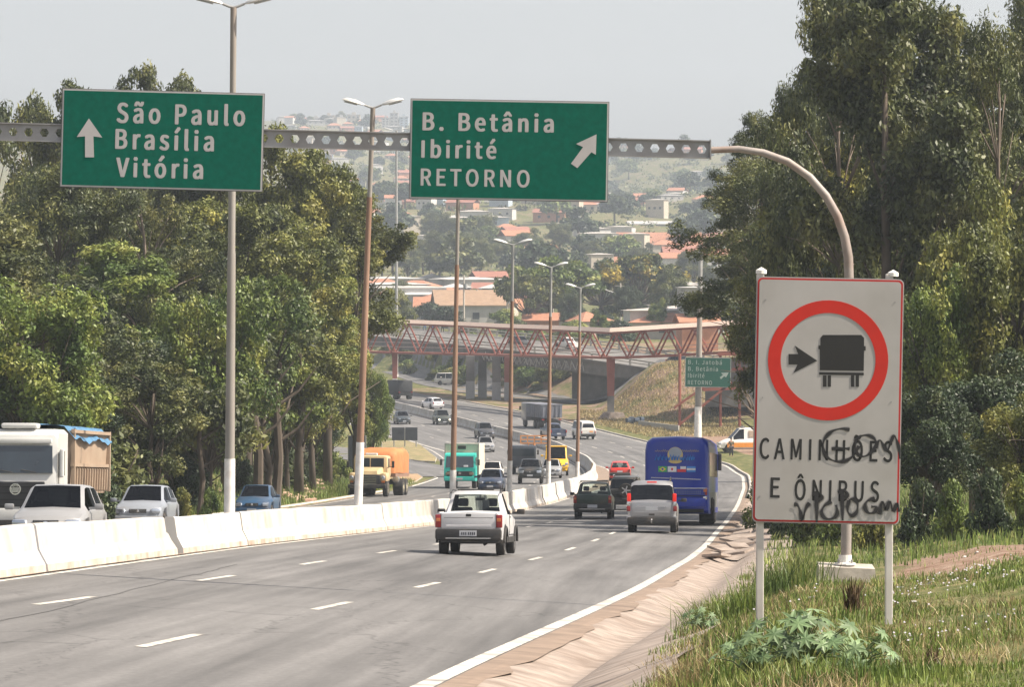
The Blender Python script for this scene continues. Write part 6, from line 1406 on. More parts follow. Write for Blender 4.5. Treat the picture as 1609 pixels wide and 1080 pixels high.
def tree_proto(kind, seed):
    """returns (trunk mesh, crown mesh, height)"""
    rd = random.Random(seed); cl = []; mb = MB()
    def limb(pts, r0, r1, m=0):
        n = len(pts); mb.tube(pts, [r0 + (r1 - r0) * i / (n - 1) for i in range(n)], 7)
    if kind == 'euc':           # tall, open, several layered clumps hung on a forked trunk
        H = 20; x = y = 0; tk = [(0, 0, -.5)]
        for i in range(1, 9): x += rd.uniform(-.35, .35); y += rd.uniform(-.3, .3); tk.append((x, y, H * .95 * i / 8))
        limb(tk, .38, .06)
        for i in range(46):
            h = rd.uniform(.28, 1.0) * H; u = (h / H - .28) / .72; R_ = (2.6 + 3.2 * math.sin(math.pi * min(1, u * .8 + .15))) * rd.uniform(.5, 1.1) * (1 - .5 * max(0, u - .6) / .4)
            a = rd.uniform(0, 6.28); cx, cy = R_ * math.cos(a), R_ * math.sin(a); s = rd.uniform(.8, 1.7)
            k = min(8, int(h / H * 8 * .93)); b = tk[k]
            limb([b, ((b[0] + cx) / 2, (b[1] + cy) / 2, (b[2] + h) / 2 + .3), (cx, cy, h)], .06, .015)
            cl.append((cx, cy, h, s, s, s * rd.uniform(.6, .9)))
            for _ in range(3): cl.append((cx + rd.uniform(-1, 1) * s, cy + rd.uniform(-1, 1) * s, h + rd.uniform(-.8, .8) * s, s * .5, s * .5, s * .4))
        lv = leaves(cl, 42000, .15, seed, .36, 1.0, .3)
    elif kind == 'round':       # broad rounded crown down to near the ground
        H = 12; tk = [(0, 0, -.5), (.1, .1, 2), (-.1, .2, 4.5), (.1, 0, 8)]; limb(tk, .34, .12)
        for i in range(60):
            th = rd.uniform(0, 6.28); ph = math.acos(rd.uniform(-.75, 1)); R_ = rd.uniform(.5, 1.12)
            c = (4.1 * R_ * math.sin(ph) * math.cos(th), 4.1 * R_ * math.sin(ph) * math.sin(th), 7.1 + 4.4 * R_ * math.cos(ph)); s = rd.uniform(.8, 1.5)
            b = tk[rd.choice((1, 2, 2, 3))]; limb([b, ((b[0] + c[0]) / 2, (b[1] + c[1]) / 2, (b[2] + c[2]) / 2 + .3), c], .09, .02); cl.append((*c, s, s, s * .8))
            if rd.random() < .6: cl.append((c[0] * 1.12 + rd.uniform(-.5, .5), c[1] * 1.12 + rd.uniform(-.5, .5), c[2] + rd.uniform(0, .9), s * .5, s * .5, s * .4))
        lv = leaves(cl, 36000, .14, seed, .5, .4, .45)
    elif kind == 'loose':       # leaning, gappy tree with bare lower limbs
        H = 13; tk = [(0, 0, -.5), (.2, 0, 2), (-.2, .1, 4.2), (.3, 0, 7), (.2, .2, 10)]; limb(tk, .28, .07); limb([(0, 0, 1), (1.0, .2, 3.5), (1.8, .1, 6.5)], .17, .05); limb([(0, 0, 1.8), (-1.2, -.2, 4), (-2.3, 0, 6.5)], .14, .04)
        for i in range(42):
            h = rd.uniform(3.6, 12.6); u = (h - 3.6) / 9; R_ = 3.6 * math.sin(math.pi * (.18 + .72 * u)) * rd.uniform(.4, 1.05); a = rd.uniform(0, 6.28); s = rd.uniform(.6, 1.25); c = (R_ * math.cos(a), R_ * math.sin(a), h)
            b = tk[min(4, 1 + int(u * 3.4))]; limb([b, ((b[0] + c[0]) / 2, (b[1] + c[1]) / 2, (b[2] + c[2]) / 2 + .2), c], .07, .015); cl.append((*c, s, s, s * .75))
            cl.append((c[0] + rd.uniform(-1, 1), c[1] + rd.uniform(-1, 1), c[2] + rd.uniform(-.6, .6), s * .5, s * .5, s * .4))
        lv = leaves(cl, 24000, .14, seed, .42, .8, .25)
    elif kind == 'lobed':       # tall wood tree whose crown is several rounded lobes of leafage
        H = 20; tk = [(0, 0, -.5), (.2, .1, 3), (-.2, .2, 7), (.2, 0, 11), (.1, .1, 15)]; limb(tk, .42, .12)
        for i in range(17):
            u = (i + rd.random()) / 17; h = 5.5 + 12.3 * u; Rm = 4.3 * math.sqrt(max(.02, 1 - ((h - 9.5) / 9.2) ** 2)); a = rd.uniform(0, 6.28) if i < 16 else 0; R_ = Rm * rd.uniform(.55, 1.05); r0 = rd.uniform(1.5, 2.5)
            if i == 16: R_ = .5; h = 18.2
            c = (R_ * math.cos(a), R_ * math.sin(a), h); b = tk[min(4, 1 + int(u * 3.5))]; limb([b, ((b[0] + c[0]) * .5 + rd.uniform(-.5, .5), (b[1] + c[1]) * .5 + rd.uniform(-.5, .5), (b[2] + c[2]) / 2 + .5), c], .085, .02)
            cl.append((c[0] * .4, c[1] * .4, h - .8, 1.3, 1.3, 1.1))
            for k in range(13):
                th = rd.uniform(0, 6.28); ph = math.acos(rd.uniform(-.55, 1)); q = r0 * rd.uniform(.55, .95); s = rd.uniform(.45, .95)
                cl.append((c[0] + q * math.sin(ph) * math.cos(th), c[1] + q * math.sin(ph) * math.sin(th), c[2] + q * math.cos(ph) * .85, s, s, s * .75))
        lv = leaves(cl, 56000, .145, seed, .46, .6, .3)
    elif kind == 'bush':
        H = 3; 
        for i in range(9): a = rd.uniform(0, 6.28); limb([(0, 0, -.2), (math.cos(a) * .6, math.sin(a) * .6, 1.1), (math.cos(a) * 1.2, math.sin(a) * 1.2, 2.1)], .05, .012)
        for i in range(20): a = rd.uniform(0, 6.28); R_ = rd.uniform(0, 1.6); s = rd.uniform(.35, .75); cl.append((R_ * math.cos(a), R_ * math.sin(a), rd.uniform(.35, 2.5 - R_ * .5), s, s, s * .8))
        lv = leaves(cl, 6500, .12, seed, .5, .3, .2)
    elif kind == 'far':
        H = 9; limb([(0, 0, -1), (0, 0, 3), (.2, 0, 6)], .3, .12)
        for i in range(26): th = rd.uniform(0, 6.28); ph = math.acos(rd.uniform(-.6, 1)); R_ = rd.uniform(.5, 1); s = rd.uniform(.9, 1.6); cl.append((3.9 * R_ * math.sin(ph) * math.cos(th), 3.9 * R_ * math.sin(ph) * math.sin(th), 5.2 + 3.0 * R_ * math.cos(ph), s, s, s * .75))
        lv = leaves(cl, 3200, .42, seed, .6, .2, .4)
    elif kind == 'umbrella':    # wide flat-topped tree
        H = 10; tk = [(0, 0, -1), (0, 0, 3), (.3, .2, 5)]; limb(tk, .4, .25)
        for i in range(44):
            a = rd.uniform(0, 6.28); R_ = 6.5 * math.sqrt(rd.random()); z = 8.4 - (R_ / 6.5) ** 2 * 2.4 + rd.uniform(-1.4, .9); s = rd.uniform(.9, 1.6); c = (R_ * math.cos(a), R_ * math.sin(a), z); limb([tk[1], ((c[0]) * .5, c[1] * .5, z * .62), c], .12, .03); cl.append((*c, s, s, s * .55))
        lv = leaves(cl, 15000, .26, seed, .55, .2, .3)
    return mb, lv, H
PROTO = {}
def get_proto(kind, seed, lm, bark):
    k = (kind, seed, lm.name)
    if k not in PROTO:
        mb, lv, H = tree_proto(kind, seed); me = bpy.data.meshes.new('trunk'); me.from_pydata(mb.v, [], mb.f); me.materials.append(bark); me.polygons.foreach_set('use_smooth', [True] * len(me.polygons))
        PROTO[k] = (me, quads_mesh('crown', lv, lm), H)
    return PROTO[k]
def tree(label, x, y, ytop, kind, seed, lm, bark=BARK, rz=None, wide=1.0, name='tree', group=None, z=None, H=None, parts=True, cat='tree', rpx=None, crown=None):
    tm, cm, h0 = get_proto(kind, seed, lm, bark); z = zg(x, y) if z is None else z
    if H is None: H = (HY - ytop) * y / F - z
    s = H / h0
    if rpx: wide = rpx * y / F / ({'euc': 5.6, 'round': 5.0, 'loose': 4.2, 'lobed': 5.6}[kind] * s)
    root = empty(name, (x, y, z), rz if rz is not None else random.uniform(0, 6.28)); root.scale = (s * wide, s * wide, s); tag(root, label, cat, group)
    link_mesh('trunk' if kind != 'bush' else 'stems', tm, root); co = link_mesh('crown' if kind != 'bush' else 'leaves', cm, root)
    if crown: dx, k = crown; co.scale = (1, 1, k); co.location = (dx, 0, h0 * (1 - k))
    return root
random.seed(12)
def X_(px, y): return (px - PW / 2) * y / F
GL = 'trees of the left wood'
LT = [  # px, depth, crown-top row, kind, seed, leaves, crown radius in photo pixels, label
 (-20, 262, 165, 'loose', 21, LF_EUC, 75, 'sparse grey green tree at the left edge whose top shows above the gantry beam'),
 (55, 285, 158, 'loose', 22, LF_OLV, 60, 'thin topped tree beside the left edge, behind the beam left of the first sign'),
 (120, 250, 112, 'lobed', 71, LF_EUC, 77, 'rounded dark treetop showing above the left corner of the first green sign'),
 (212, 262, 100, 'lobed', 72, LF_EUC, 75, 'tall rounded treetop above the middle of the first green sign'),
 (278, 268, 98, 'lobed', 73, LF_EUC, 72, 'second rounded treetop above the first green sign, left of the lamp post'),
 (350, 250, 175, 'lobed', 72, LF_EUC, 100, 'dark tree hidden behind the right half of the first green sign'),
 (430, 262, 182, 'lobed', 71, LF_OLV, 100, 'tree whose round top rises just right of the first green sign'),
 (470, 252, 215, 'lobed', 73, LF_OLV, 115, 'olive tree under the gantry beam between the two green signs'),
 (515, 256, 255, 'lobed', 72, LF_OLV, 115, 'olive tree right at the rusty lamp post, under the beam'),
 (562, 262, 292, 'lobed', 71, LF_OLV, 108, 'tree at the right edge of the left wood, reaching towards the footbridge'),
 (15, 190, 330, 'lobed', 73, LF_EUC, 137, 'dark tree low at the left edge above the dump truck'),
 (85, 215, 280, 'euc', 11, LF_EUC, 95, 'eucalyptus in the middle of the left wood below the first sign'),
 (165, 205, 370, 'lobed', 71, LF_GRN, 118, 'light green rounded tree above the dump truck'),
 (55, 165, 430, 'round', 32, LF_GRN, 105, 'bright leafy tree low above the white dump truck cab'),
 (235, 215, 300, 'euc', 12, LF_EUC, 95, 'eucalyptus below the first sign, left of its lamp post'),
 (300, 225, 300, 'lobed', 73, LF_OLV, 106, 'olive tree directly below the middle of the first sign'),
 (325, 185, 440, 'round', 32, LF_GRN, 80, 'lower leafy tree just left of the first lamp post'),
 (385, 222, 310, 'lobed', 71, LF_OLV, 100, 'big olive tree right of the first lamp post'),
 (418, 212, 420, 'loose', 23, LF_GRN, 85, 'tree with two thick dark trunks on the verge above the blue saloon'),
 (470, 232, 340, 'lobed', 73, LF_OLV, 118, 'olive green tree between the first and second lamp posts'),
 (492, 245, 385, 'lobed', 71, LF_GRN, 80, 'green tree left of the rusty lamp post with boughs hanging low'),
 (498, 262, 400, 'lobed', 72, LF_OLV, 77, 'tree just at the rusty lamp post, above the orange truck'),
 (235, 172, 560, 'loose', 23, LF_EUC, 75, 'short dark tree behind the smaller silver hatchback'),
 (130, 180, 520, 'round', 32, LF_EUC, 95, 'dark low tree behind the dump truck body'),
 (185, 195, 500, 'round', 31, LF_DRK, 85, 'shaded low tree between the dump truck and the smaller silver car'),
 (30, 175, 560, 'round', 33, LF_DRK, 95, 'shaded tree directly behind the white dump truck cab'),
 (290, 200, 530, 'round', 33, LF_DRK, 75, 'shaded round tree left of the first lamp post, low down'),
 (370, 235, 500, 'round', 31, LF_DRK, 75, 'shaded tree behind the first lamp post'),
 (470, 255, 470, 'round', 32, LF_EUC, 65, 'dark crowned tree above the rubble bank'),
 (520, 285, 500, 'round', 33, LF_GRN, 60, 'leafy tree low left of the rusty lamp post, above the ramp'),
 (392, 232, 450, 'round', 31, LF_GRN, 75, 'leafy tree low between the first lamp post and the twin dark trunks'),
 (452, 236, 470, 'round', 32, LF_OLV, 70, 'leafy olive tree low right of the twin dark trunks'),
 (515, 268, 480, 'round', 33, LF_GRN, 48, 'low leafy tree hanging over the ramp left of the rusty lamp post'),
 (265, 212, 480, 'round', 33, LF_OLV, 80, 'leafy olive tree low between the smaller silver car and the first lamp post'),
 (408, 244, 590, 'round', 32, LF_DRK, 55, 'low shaded tree behind the twin dark trunks'),
 (448, 250, 600, 'round', 33, LF_EUC, 50, 'low tree behind the rubble bank'),
 (490, 258, 600, 'round', 31, LF_DRK, 48, 'low shaded tree left of the thin leaning saplings'),
 (350, 222, 590, 'round', 33, LF_DRK, 55, 'low shaded tree behind the blue saloon'),
 (210, 178, 590, 'round', 32, LF_EUC, 70, 'low dark tree left of the smaller silver hatchback'),
 (268, 188, 600, 'round', 31, LF_DRK, 60, 'low shaded tree right of the smaller silver hatchback'),
 (325, 205, 610, 'round', 33, LF_GRN, 55, 'low green tree just left of the foot of the first lamp post'),
 (345, 240, 600, 'round', 32, LF_EUC, 70, 'low dark tree behind the foot of the first lamp post'),
 (455, 262, 600, 'round', 31, LF_EUC, 60, 'low tree between the thick trunks and the rubble bank'),
 (500, 285, 580, 'round', 33, LF_OLV, 50, 'low olive tree on the bank left of the rusty lamp post'),
 (95, 168, 590, 'round', 31, LF_DRK, 80, 'low shaded tree right behind the cab of the dump truck'),
 (583, 300, 560, 'round', 31, LF_GRN, 34, 'small bushy tree right of the rusty lamp post, above the orange load'),
]
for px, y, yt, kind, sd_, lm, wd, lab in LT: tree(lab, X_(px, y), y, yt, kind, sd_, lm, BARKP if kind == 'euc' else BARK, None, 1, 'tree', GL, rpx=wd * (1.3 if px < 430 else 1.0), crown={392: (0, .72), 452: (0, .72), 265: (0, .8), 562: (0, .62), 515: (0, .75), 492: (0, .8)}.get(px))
for px, y, wd, lm, lab in ((70, 150, 1.0, LF_DRK, 'dark bush behind the dump truck'), (150, 155, .9, LF_DRK, 'dark bush right of the dump truck body'), (170, 168, 1.2, LF_EUC, 'shrub left of the smaller silver hatchback'),
                       (285, 165, .5, LF_OLV, 'scrubby bush right of the smaller silver hatchback'), (330, 170, .5, LF_GRN, 'low bush at the foot of the first lamp post'), (500, 262, .9, LF_GRN, 'bush on the bank left of the dark board'),
                       (465, 250, .8, LF_DRK, 'dark bush on the rubble bank'), (450, 240, .95, LF_DRK, 'dark bush right of the twin dark trunks'), (375, 214, .85, LF_DRK, 'dark bush behind the blue saloon'), (290, 185, .9, LF_DRK, 'dark bush between the smaller silver car and the first lamp post'), (530, 270, .7, LF_GRN, 'small bush beside the dark board behind the orange truck')):
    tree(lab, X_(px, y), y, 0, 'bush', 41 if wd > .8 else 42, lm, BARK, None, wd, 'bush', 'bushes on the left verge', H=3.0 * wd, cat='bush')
# bare thin trunks on the left verge
for px, y, px2, ytp, r_, lab in ((405, 205, 398, 560, .28, 'thick dark tree trunk above the blue saloon, left one of two'), (432, 206, 440, 570, .26, 'thick dark tree trunk above the blue saloon, right one of two'), (312, 175, 318, 640, .14, 'slim bare trunk right of the smaller silver hatchback'),
                            (316, 176, 345, 690, .08, 'thin bent sapling leaning towards the first lamp post'), (490, 285, 512, 640, .09, 'thin leaning sapling on the bank left of the dark board'), (505, 288, 530, 650, .09, 'second thin leaning sapling on the bank beside the dark board')):
    q = at(px, y); t_ = unproj(px2, ytp, y); root = empty('tree', q); tag(root, lab, 'tree', 'bare trunks on the left verge'); d_ = t_ - q
    m = MB().tube([(0, 0, -.5), d_ * .35 + Vector((.12, 0, 0)), d_ * .7 + Vector((-.1, 0, 0)), d_], [r_, r_ * .85, r_ * .7, r_ * .4], 8)
    for k in range(4): m.tube([d_ * (.45 + .13 * k), d_ * (.45 + .13 * k) + Vector(((-1) ** k * 1.0, .2, .7)), d_ * (.45 + .13 * k) + Vector(((-1) ** k * 1.9, .3, 1.9))], [r_ * .4, r_ * .25, r_ * .1], 6)
    m.build('trunk', BARK, root, True)
    c_ = [(d_.x + random.uniform(-1.5, 1.5), random.uniform(-.8, .8), d_.z + random.uniform(-.8, 1.2), .8, .8, .6) for _ in range(7)]
    link_mesh('crown', quads_mesh('crown', leaves(c_, 1500, .15, int(px), .45, .5, .2), LF_EUC), root)
GR = 'trees of the right wood'
RT = [
 (1395, 150, -90, 'lobed', 72, LF_EUC, 185, 'tallest eucalyptus of the right wood, its top cut off above the curved pole'),
 (1320, 160, -20, 'euc', 12, LF_EUC, 110, 'tall eucalyptus whose left side meets the sky above the curved pole'),
 (1475, 165, -30, 'lobed', 73, LF_EUC, 150, 'tall eucalyptus right of the tallest one, behind the white board'),
 (1255, 190, 130, 'euc', 12, LF_EUC, 80, 'eucalyptus behind the bend of the gantry pole'),
 (1192, 215, 185, 'euc', 13, LF_EUC, 62, 'eucalyptus with a small top clump standing clear against the sky'),
 (1205, 210, 262, 'euc', 11, LF_EUC, 125, 'eucalyptus leaning out left, nearest the hazy hillside'),
 (1215, 240, 360, 'loose', 22, LF_EUC, 110, 'small outer tree whose leaves overhang the right end of the footbridge'),
 (1235, 180, 360, 'euc', 12, LF_OLV, 90, 'lower tree just left of the top of the white board'),
 (1570, 150, 40, 'euc', 12, LF_EUC, 110, 'eucalyptus with pale trunk near the top right corner'),
 (1640, 175, 20, 'euc', 11, LF_EUC, 95, 'eucalyptus at the right edge of the picture'),
 (1340, 180, 150, 'round', 31, LF_EUC, 110, 'dense tree behind the upright of the curved pole'),
 (1450, 175, 200, 'round', 32, LF_EUC, 110, 'dense tree behind the top right of the white board'),
 (1270, 165, 420, 'round', 33, LF_DRK, 95, 'shaded tree right behind the white board'),
 (1530, 140, 290, 'round', 31, LF_OLV, 110, 'olive tree at the right, upper middle'),
 (1600, 130, 380, 'round', 33, LF_OLV, 110, 'leafy tree low at the right edge'),
 (1480, 130, 420, 'round', 32, LF_GRN, 90, 'bright green tree just right of the white board'),
 (1560, 122, 560, 'round', 31, LF_DRK, 110, 'shaded low tree at the right, above the dirt track'),
 (1455, 118, 610, 'round', 33, LF_DRK, 90, 'shaded low tree beside the lower right of the white board'),
 (1380, 140, 480, 'round', 32, LF_DRK, 110, 'dark tree hidden behind the white board'),
 (1620, 112, 620, 'round', 32, LF_OLV, 90, 'low olive tree at the lower right edge'),
 (1370, 175, -60, 'lobed', 71, LF_OLV, 185, 'broad tree behind the tallest eucalyptus, filling the top of the picture'),
 (1490, 180, 20, 'lobed', 72, LF_EUC, 150, 'broad tree right of the tallest eucalyptus, high up'),
 (1600, 185, 75, 'lobed', 73, LF_OLV, 140, 'broad olive tree high at the right edge'),
 (1300, 195, 110, 'lobed', 73, LF_EUC, 130, 'broad tree behind the curve of the gantry pole'),
 (1600, 160, 250, 'lobed', 71, LF_EUC, 150, 'broad tree half way up at the right edge'),
 (1225, 300, 520, 'round', 31, LF_DRK, 45, 'dark tree behind the ambulance and the left edge of the white board'),
]
for px, y, yt, kind, sd_, lm, wd, lab in RT:
    cr = {1205: (-.6, .58), 1215: (-1.5, .45), 1235: (0, .8), 1192: (0, .4)}.get(px)
    tree(lab, X_(px, y), y, yt, kind, sd_, lm, BARKP if kind == 'euc' else BARK, 0 if cr and cr[0] else None, 1, 'tree', GR, rpx=wd, crown=cr)
for px, y, wd, lm, lab in ((1445, 108, .55, LF_DRK, 'dark bush at the wood edge right of the board'), (1500, 106, .5, LF_GRN, 'green bush at the wood edge behind the dirt track'), (1560, 104, .55, LF_DRK, 'dark bush near the right end of the dirt track'),
                       (1610, 103, .5, LF_GRN, 'green bush at the right edge behind the dirt track'), (1300, 118, .7, LF_GRN, 'bush behind the lower part of the white board'), (1215, 150, .7, LF_GRN, 'bush left behind the white board'), (1245, 130, .6, LF_DRK, 'dark bush low behind the white board'), (1370, 112, .55, LF_OLV, 'olive bush behind the right post of the board')):
    tree(lab, X_(px, y), y, 0, 'bush', 41, lm, BARK, None, wd, 'bush', 'bushes along the right wood', H=3.0 * wd * 1.2, cat='bush')
# trees by the viaduct
VT = [(865, 700, 398, 'umbrella', 51, LF_GRN, 1.0, 'broad green tree left of the yellow-topped one beyond the viaduct'), (1000, 730, 392, 'umbrella', 52, LF_YEL, .95, 'broad tree with yellow blossom beyond the viaduct'), (945, 745, 402, 'umbrella', 51, LF_DRK, 1.0, 'dark broad tree between the green and the yellow-topped ones'),
      (830, 690, 425, 'umbrella', 52, LF_OLV, .7, 'small olive tree at the left of the broad trees'), (1050, 700, 420, 'round', 31, LF_EUC, .8, 'grey green tree right of the yellow-topped one'), (900, 672, 455, 'round', 32, LF_DRK, .9, 'dark low tree under the broad green one'),
      (985, 680, 450, 'round', 33, LF_DRK, .9, 'dark low tree under the yellow-topped one'), (1035, 640, 470, 'round', 31, LF_GRN, .7, 'small green tree above the right end of the viaduct'), (940, 620, 488, 'round', 31, LF_GRN, .8, 'small round bushy tree before the hipped tiled houses'),
      (1100, 560, 460, 'round', 33, LF_GRN, .8, 'green tree beside the far lamp post'), (570, 760, 470, 'round', 32, LF_OLV, .8, 'tree just behind the left wood above the viaduct'), (622, 700, 455, 'loose', 22, LF_OLV, .8, 'thin olive tree left of the tan-roofed house'), (1150, 600, 470, 'round', 32, LF_DRK, .9, 'dark tree behind the right wood near the footbridge')]
for px, y, yt, kind, sd_, lm, wd, lab in VT: tree(lab, X_(px, y), y, yt, kind, sd_, lm, BARK, None, wd, 'tree', 'trees beyond the viaduct')
# bushes on the banks under the bridges
rnd = random.Random(77)
for i in range(46):
    px = rnd.choice([rnd.uniform(625, 740), rnd.uniform(800, 895), rnd.uniform(805, 890)])
    y = rnd.uniform(0, 1); x0 = X_(px, 600)
    yy = (y_side(x0) + 14 + y * 40) if px < 900 else 480 + y * 26
    x0 = X_(px, yy); h_ = rnd.uniform(.5, 1.1) if px < 900 else rnd.uniform(.25, .5)
    tree('low green bush on the bank below the bridges', x0, yy, 0, 'bush', rnd.choice((41, 42)), rnd.choice((LF_GRN, LF_OLV, LF_GRN)), BARK, rnd.uniform(0, 6), 1.3, 'bush', 'bushes on the banks below the bridges', H=3 * h_, cat='bush')
# ------------------------------------------------------------------ houses beyond the viaduct
def tile_mat(name, c): return mat(name, c, .85, 0, .18, 1.2, tuple(v * .6 for v in c), .5, stretch=(1, 3, 1), bump=.3)
M_TAN = tile_mat('tan_roof_tiles', (.28, .185, .12)); M_ORT = tile_mat('orange_roof_tiles', (.36, .165, .10)); M_REDT = tile_mat('red_roof_tiles', (.28, .12, .085)); M_GRT = tile_mat('grey_sheet_roof', (.40, .39, .38)); M_PLE = tile_mat('pale_sheet_roof', (.40, .37, .34))
M_WG = mat('grey_plaster_wall', (.38, .37, .35), .9, 0, .1, .7, (.22, .2, .17), .4); M_WC_ = mat('cream_plaster_wall', (.42, .37, .30), .9, 0, .1, .7, (.4, .32, .24), .3); M_WW = mat('white_plaster_wall', (.48, .465, .44), .9, 0, .08, .7); M_WO = mat('brick_wall', (.42, .20, .12), .9, 0, .15, 1)
M_WB = mat('bluish_wall', (.34, .40, .46), .9, 0, .1, .7); M_WIN = mat('dark_window_opening', (.03, .035, .04), .3, 0, .2, 2)
def gable_roof(mb, w, d, h, z, ov=.5, th=.18):
    a, b = w / 2 + ov, d / 2 + ov
    mb.hexa([(-a, -b, z), (a, -b, z), (a, 0, z + h), (-a, 0, z + h), (-a, -b, z + th), (a, -b, z + th), (a, 0, z + h + th), (-a, 0, z + h + th)])
    mb.hexa([(-a, 0, z + h), (a, 0, z + h), (a, b, z), (-a, b, z), (-a, 0, z + h + th), (a, 0, z + h + th), (a, b, z + th), (-a, b, z + th)])
def hip_roof(mb, w, d, h, z, ov=.5):
    a, b = w / 2 + ov, d / 2 + ov; r = max(.1, (w - d) / 2)
    mb.add([(-a, -b, z), (a, -b, z), (a, b, z), (-a, b, z), (-r, 0, z + h), (r, 0, z + h)], [(0, 1, 5, 4), (1, 2, 5), (2, 3, 4, 5), (3, 0, 4), (3, 2, 1, 0)])
def house(label, px0, px1, yroof, yeave, ybase, y, wall, roof, kind='gable', rz=0.0, d=8, wins=(), group='houses beyond the viaduct'):
    c = unproj((px0 + px1) / 2, ybase, y); w = (px1 - px0) * y / F; z0 = c.z; he = (ybase - yeave) * y / F; hr = (yeave - yroof) * y / F
    root = empty('house', c, rz); tag(root, label, 'house', group)
    b = MB().hexa([(-w / 2 + .4, -d / 2, -4), (w / 2 - .4, -d / 2, -4), (w / 2 - .4, d / 2, -4), (-w / 2 + .4, d / 2, -4), (-w / 2 + .4, -d / 2, he), (w / 2 - .4, -d / 2, he), (w / 2 - .4, d / 2, he), (-w / 2 + .4, d / 2, he)])
    if kind == 'gable':
        for s in (-1, 1): b.add([(s * (w / 2 - .42), -d / 2, he), (s * (w / 2 - .42), d / 2, he), (s * (w / 2 - .42), 0, he + hr)], [(0, 1, 2)])
    b.build('wall', wall, root); m = MB(); (gable_roof if kind == 'gable' else hip_roof)(m, w - .8, d, hr, he); m.build('roof', roof, root)
    for (fx, fz, ww, wh) in wins:
        f = MB().box((-w / 2 + fx * w, -d / 2 - .02, fz * he), (ww, .1, wh)).build('window', M_WIN, root); MB().box((-w / 2 + fx * w, -d / 2 - .06, fz * he - wh / 2 - .06), (ww + .3, .2, .12)).build('sill', wall, f)
    return root
house('two-storey house with a long tan tiled roof beyond the viaduct', 680, 794, 457, 481, 512, 790, M_WG, M_TAN, 'gable', .12, 9, [(.12, .55, .6, .9), (.28, .75, .5, .6), (.56, .5, 1.3, 1.3), (.82, .5, 2.2, 1.1)])
house('small orange-roofed house left of the tan-roofed one', 650, 686, 468, 484, 512, 800, M_WG, M_ORT, 'gable', 0, 7, [(.4, .5, .7, .9)])
house('low house with an orange tiled roof between the viaduct and the broad trees', 822, 900, 493, 505, 520, 690, M_WO, M_ORT, 'gable', -.05, 8, [(.3, .5, .8, .7)])
house('cream house with an orange hipped roof behind the fifth and sixth lamp posts', 890, 952, 490, 505, 522, 670, M_WC_, M_ORT, 'hip', .5, 8, [(.7, .5, .8, .8)])
house('orange-roofed shed beside the right end of the viaduct roof line', 1062, 1128, 495, 508, 524, 560, M_WO, M_ORT, 'gable', .1, 6)
house('small white-fronted house with an orange roof right of the broad trees', 986, 1020, 488, 497, 516, 650, M_WW, M_REDT, 'gable', .2, 6, [(.5, .5, .7, .7)])
house('big pale concrete building behind the small green tree at the right', 1066, 1112, 450, 452, 520, 640, M_WG, M_GRT, 'hip', .1, 9, [(.3, .7, 1, 1), (.7, .7, 1, 1)])
SH = [('long low shed with a beige roof above the tan-roofed house, left part', 655, 702, 430, 437, 452, 1020, M_WG, M_PLE), ('grey arched-roof shed above the tan-roofed house', 690, 742, 445, 452, 465, 900, M_WB, M_GRT), ('shed with a pale red roof above the tan-roofed house', 728, 796, 436, 443, 455, 980, M_WG, M_ORT),
      ('bluish shed over the right end of the tan-roofed house', 752, 800, 446, 453, 466, 900, M_WB, M_GRT), ('wide orange-roofed hall at the foot of the far hill', 968, 1102, 366, 392, 398, 1350, M_WO, M_ORT), ('red roofed building right of the wide orange hall', 1040, 1112, 388, 400, 412, 1150, M_WC_, M_REDT),
      ('long pale blue building on the hazy hillside', 683, 800, 338, 342, 362, 1500, M_WB, M_PLE), ('stepped cream building on the hillside under the middle sign', 850, 905, 330, 334, 360, 1600, M_WC_, M_PLE), ('low grey warehouse block above the wide orange hall', 985, 1080, 348, 353, 366, 1500, M_WG, M_GRT),
      ('white walled house high on the right of the hillside', 955, 990, 327, 332, 340, 1800, M_WW, M_PLE)]
for (lab, a, b, c_, d_, e_, y, wl, rf_) in SH:
    house(lab, a, b, c_, d_, e_, y, wl, rf_, 'hip' if 'hall' not in lab else 'gable', .05, max(10, (b - a) * y / F * .5), [(.2, .55, 1.4, 1.2), (.5, .55, 1.4, 1.2), (.8, .55, 1.4, 1.2)] if e_ - d_ > 10 else [])
# apartment blocks on the skyline
def block(label, px0, px1, yt, yb, y, wall, fl=5):
    c = unproj((px0 + px1) / 2, yb, y); w = (px1 - px0) * y / F; h = (yb - yt) * y / F; root = empty('apartment_block', (c.x, y, c.z)); tag(root, label, 'building', 'apartment blocks on the skyline')
    m = MB().box((0, 0, h / 2 - 10), (w, 12, h + 20)); nx = max(2, int(w / 3.2))
    for i in range(nx):
        for k in range(fl): m.box((-w / 2 + w * (i + .5) / nx, -6.05, h * (k + .5) / fl), (1.5, .15, h / fl * .42), 1)
    m.build('wall', [wall, M_WIN], root); MB().box((0, 0, h + 1.2), (w * .3, 4, 2.4)).build('water_tank', wall, root)
    MB().box((0, 0, h + .15), (w + .6, 12.6, .4)).build('roof', M_PLE, root)
for i, (a, b, yt, yb, wl, lab) in enumerate([(487, 506, 186, 210, M_WG, 'pale grey block at the left of the skyline row'), (508, 526, 182, 214, M_WC_, 'cream block second in the skyline row'), (529, 543, 185, 214, M_WG, 'grey cream block third in the skyline row'), (546, 566, 181, 216, M_WC_, 'orange cream block at the right of the skyline row'),
                                       (463, 485, 190, 206, M_WB, 'low bluish block farthest left on the skyline'), (600, 612, 186, 204, M_WW, 'small white block right of the second lamp post on the skyline'), (613, 626, 178, 204, M_WG, 'taller grey block right of the second lamp post'), (628, 642, 184, 204, M_WB, 'bluish block touching the middle green sign')]):
    block(lab, a, b, yt, yb, 3250, wl, 5)
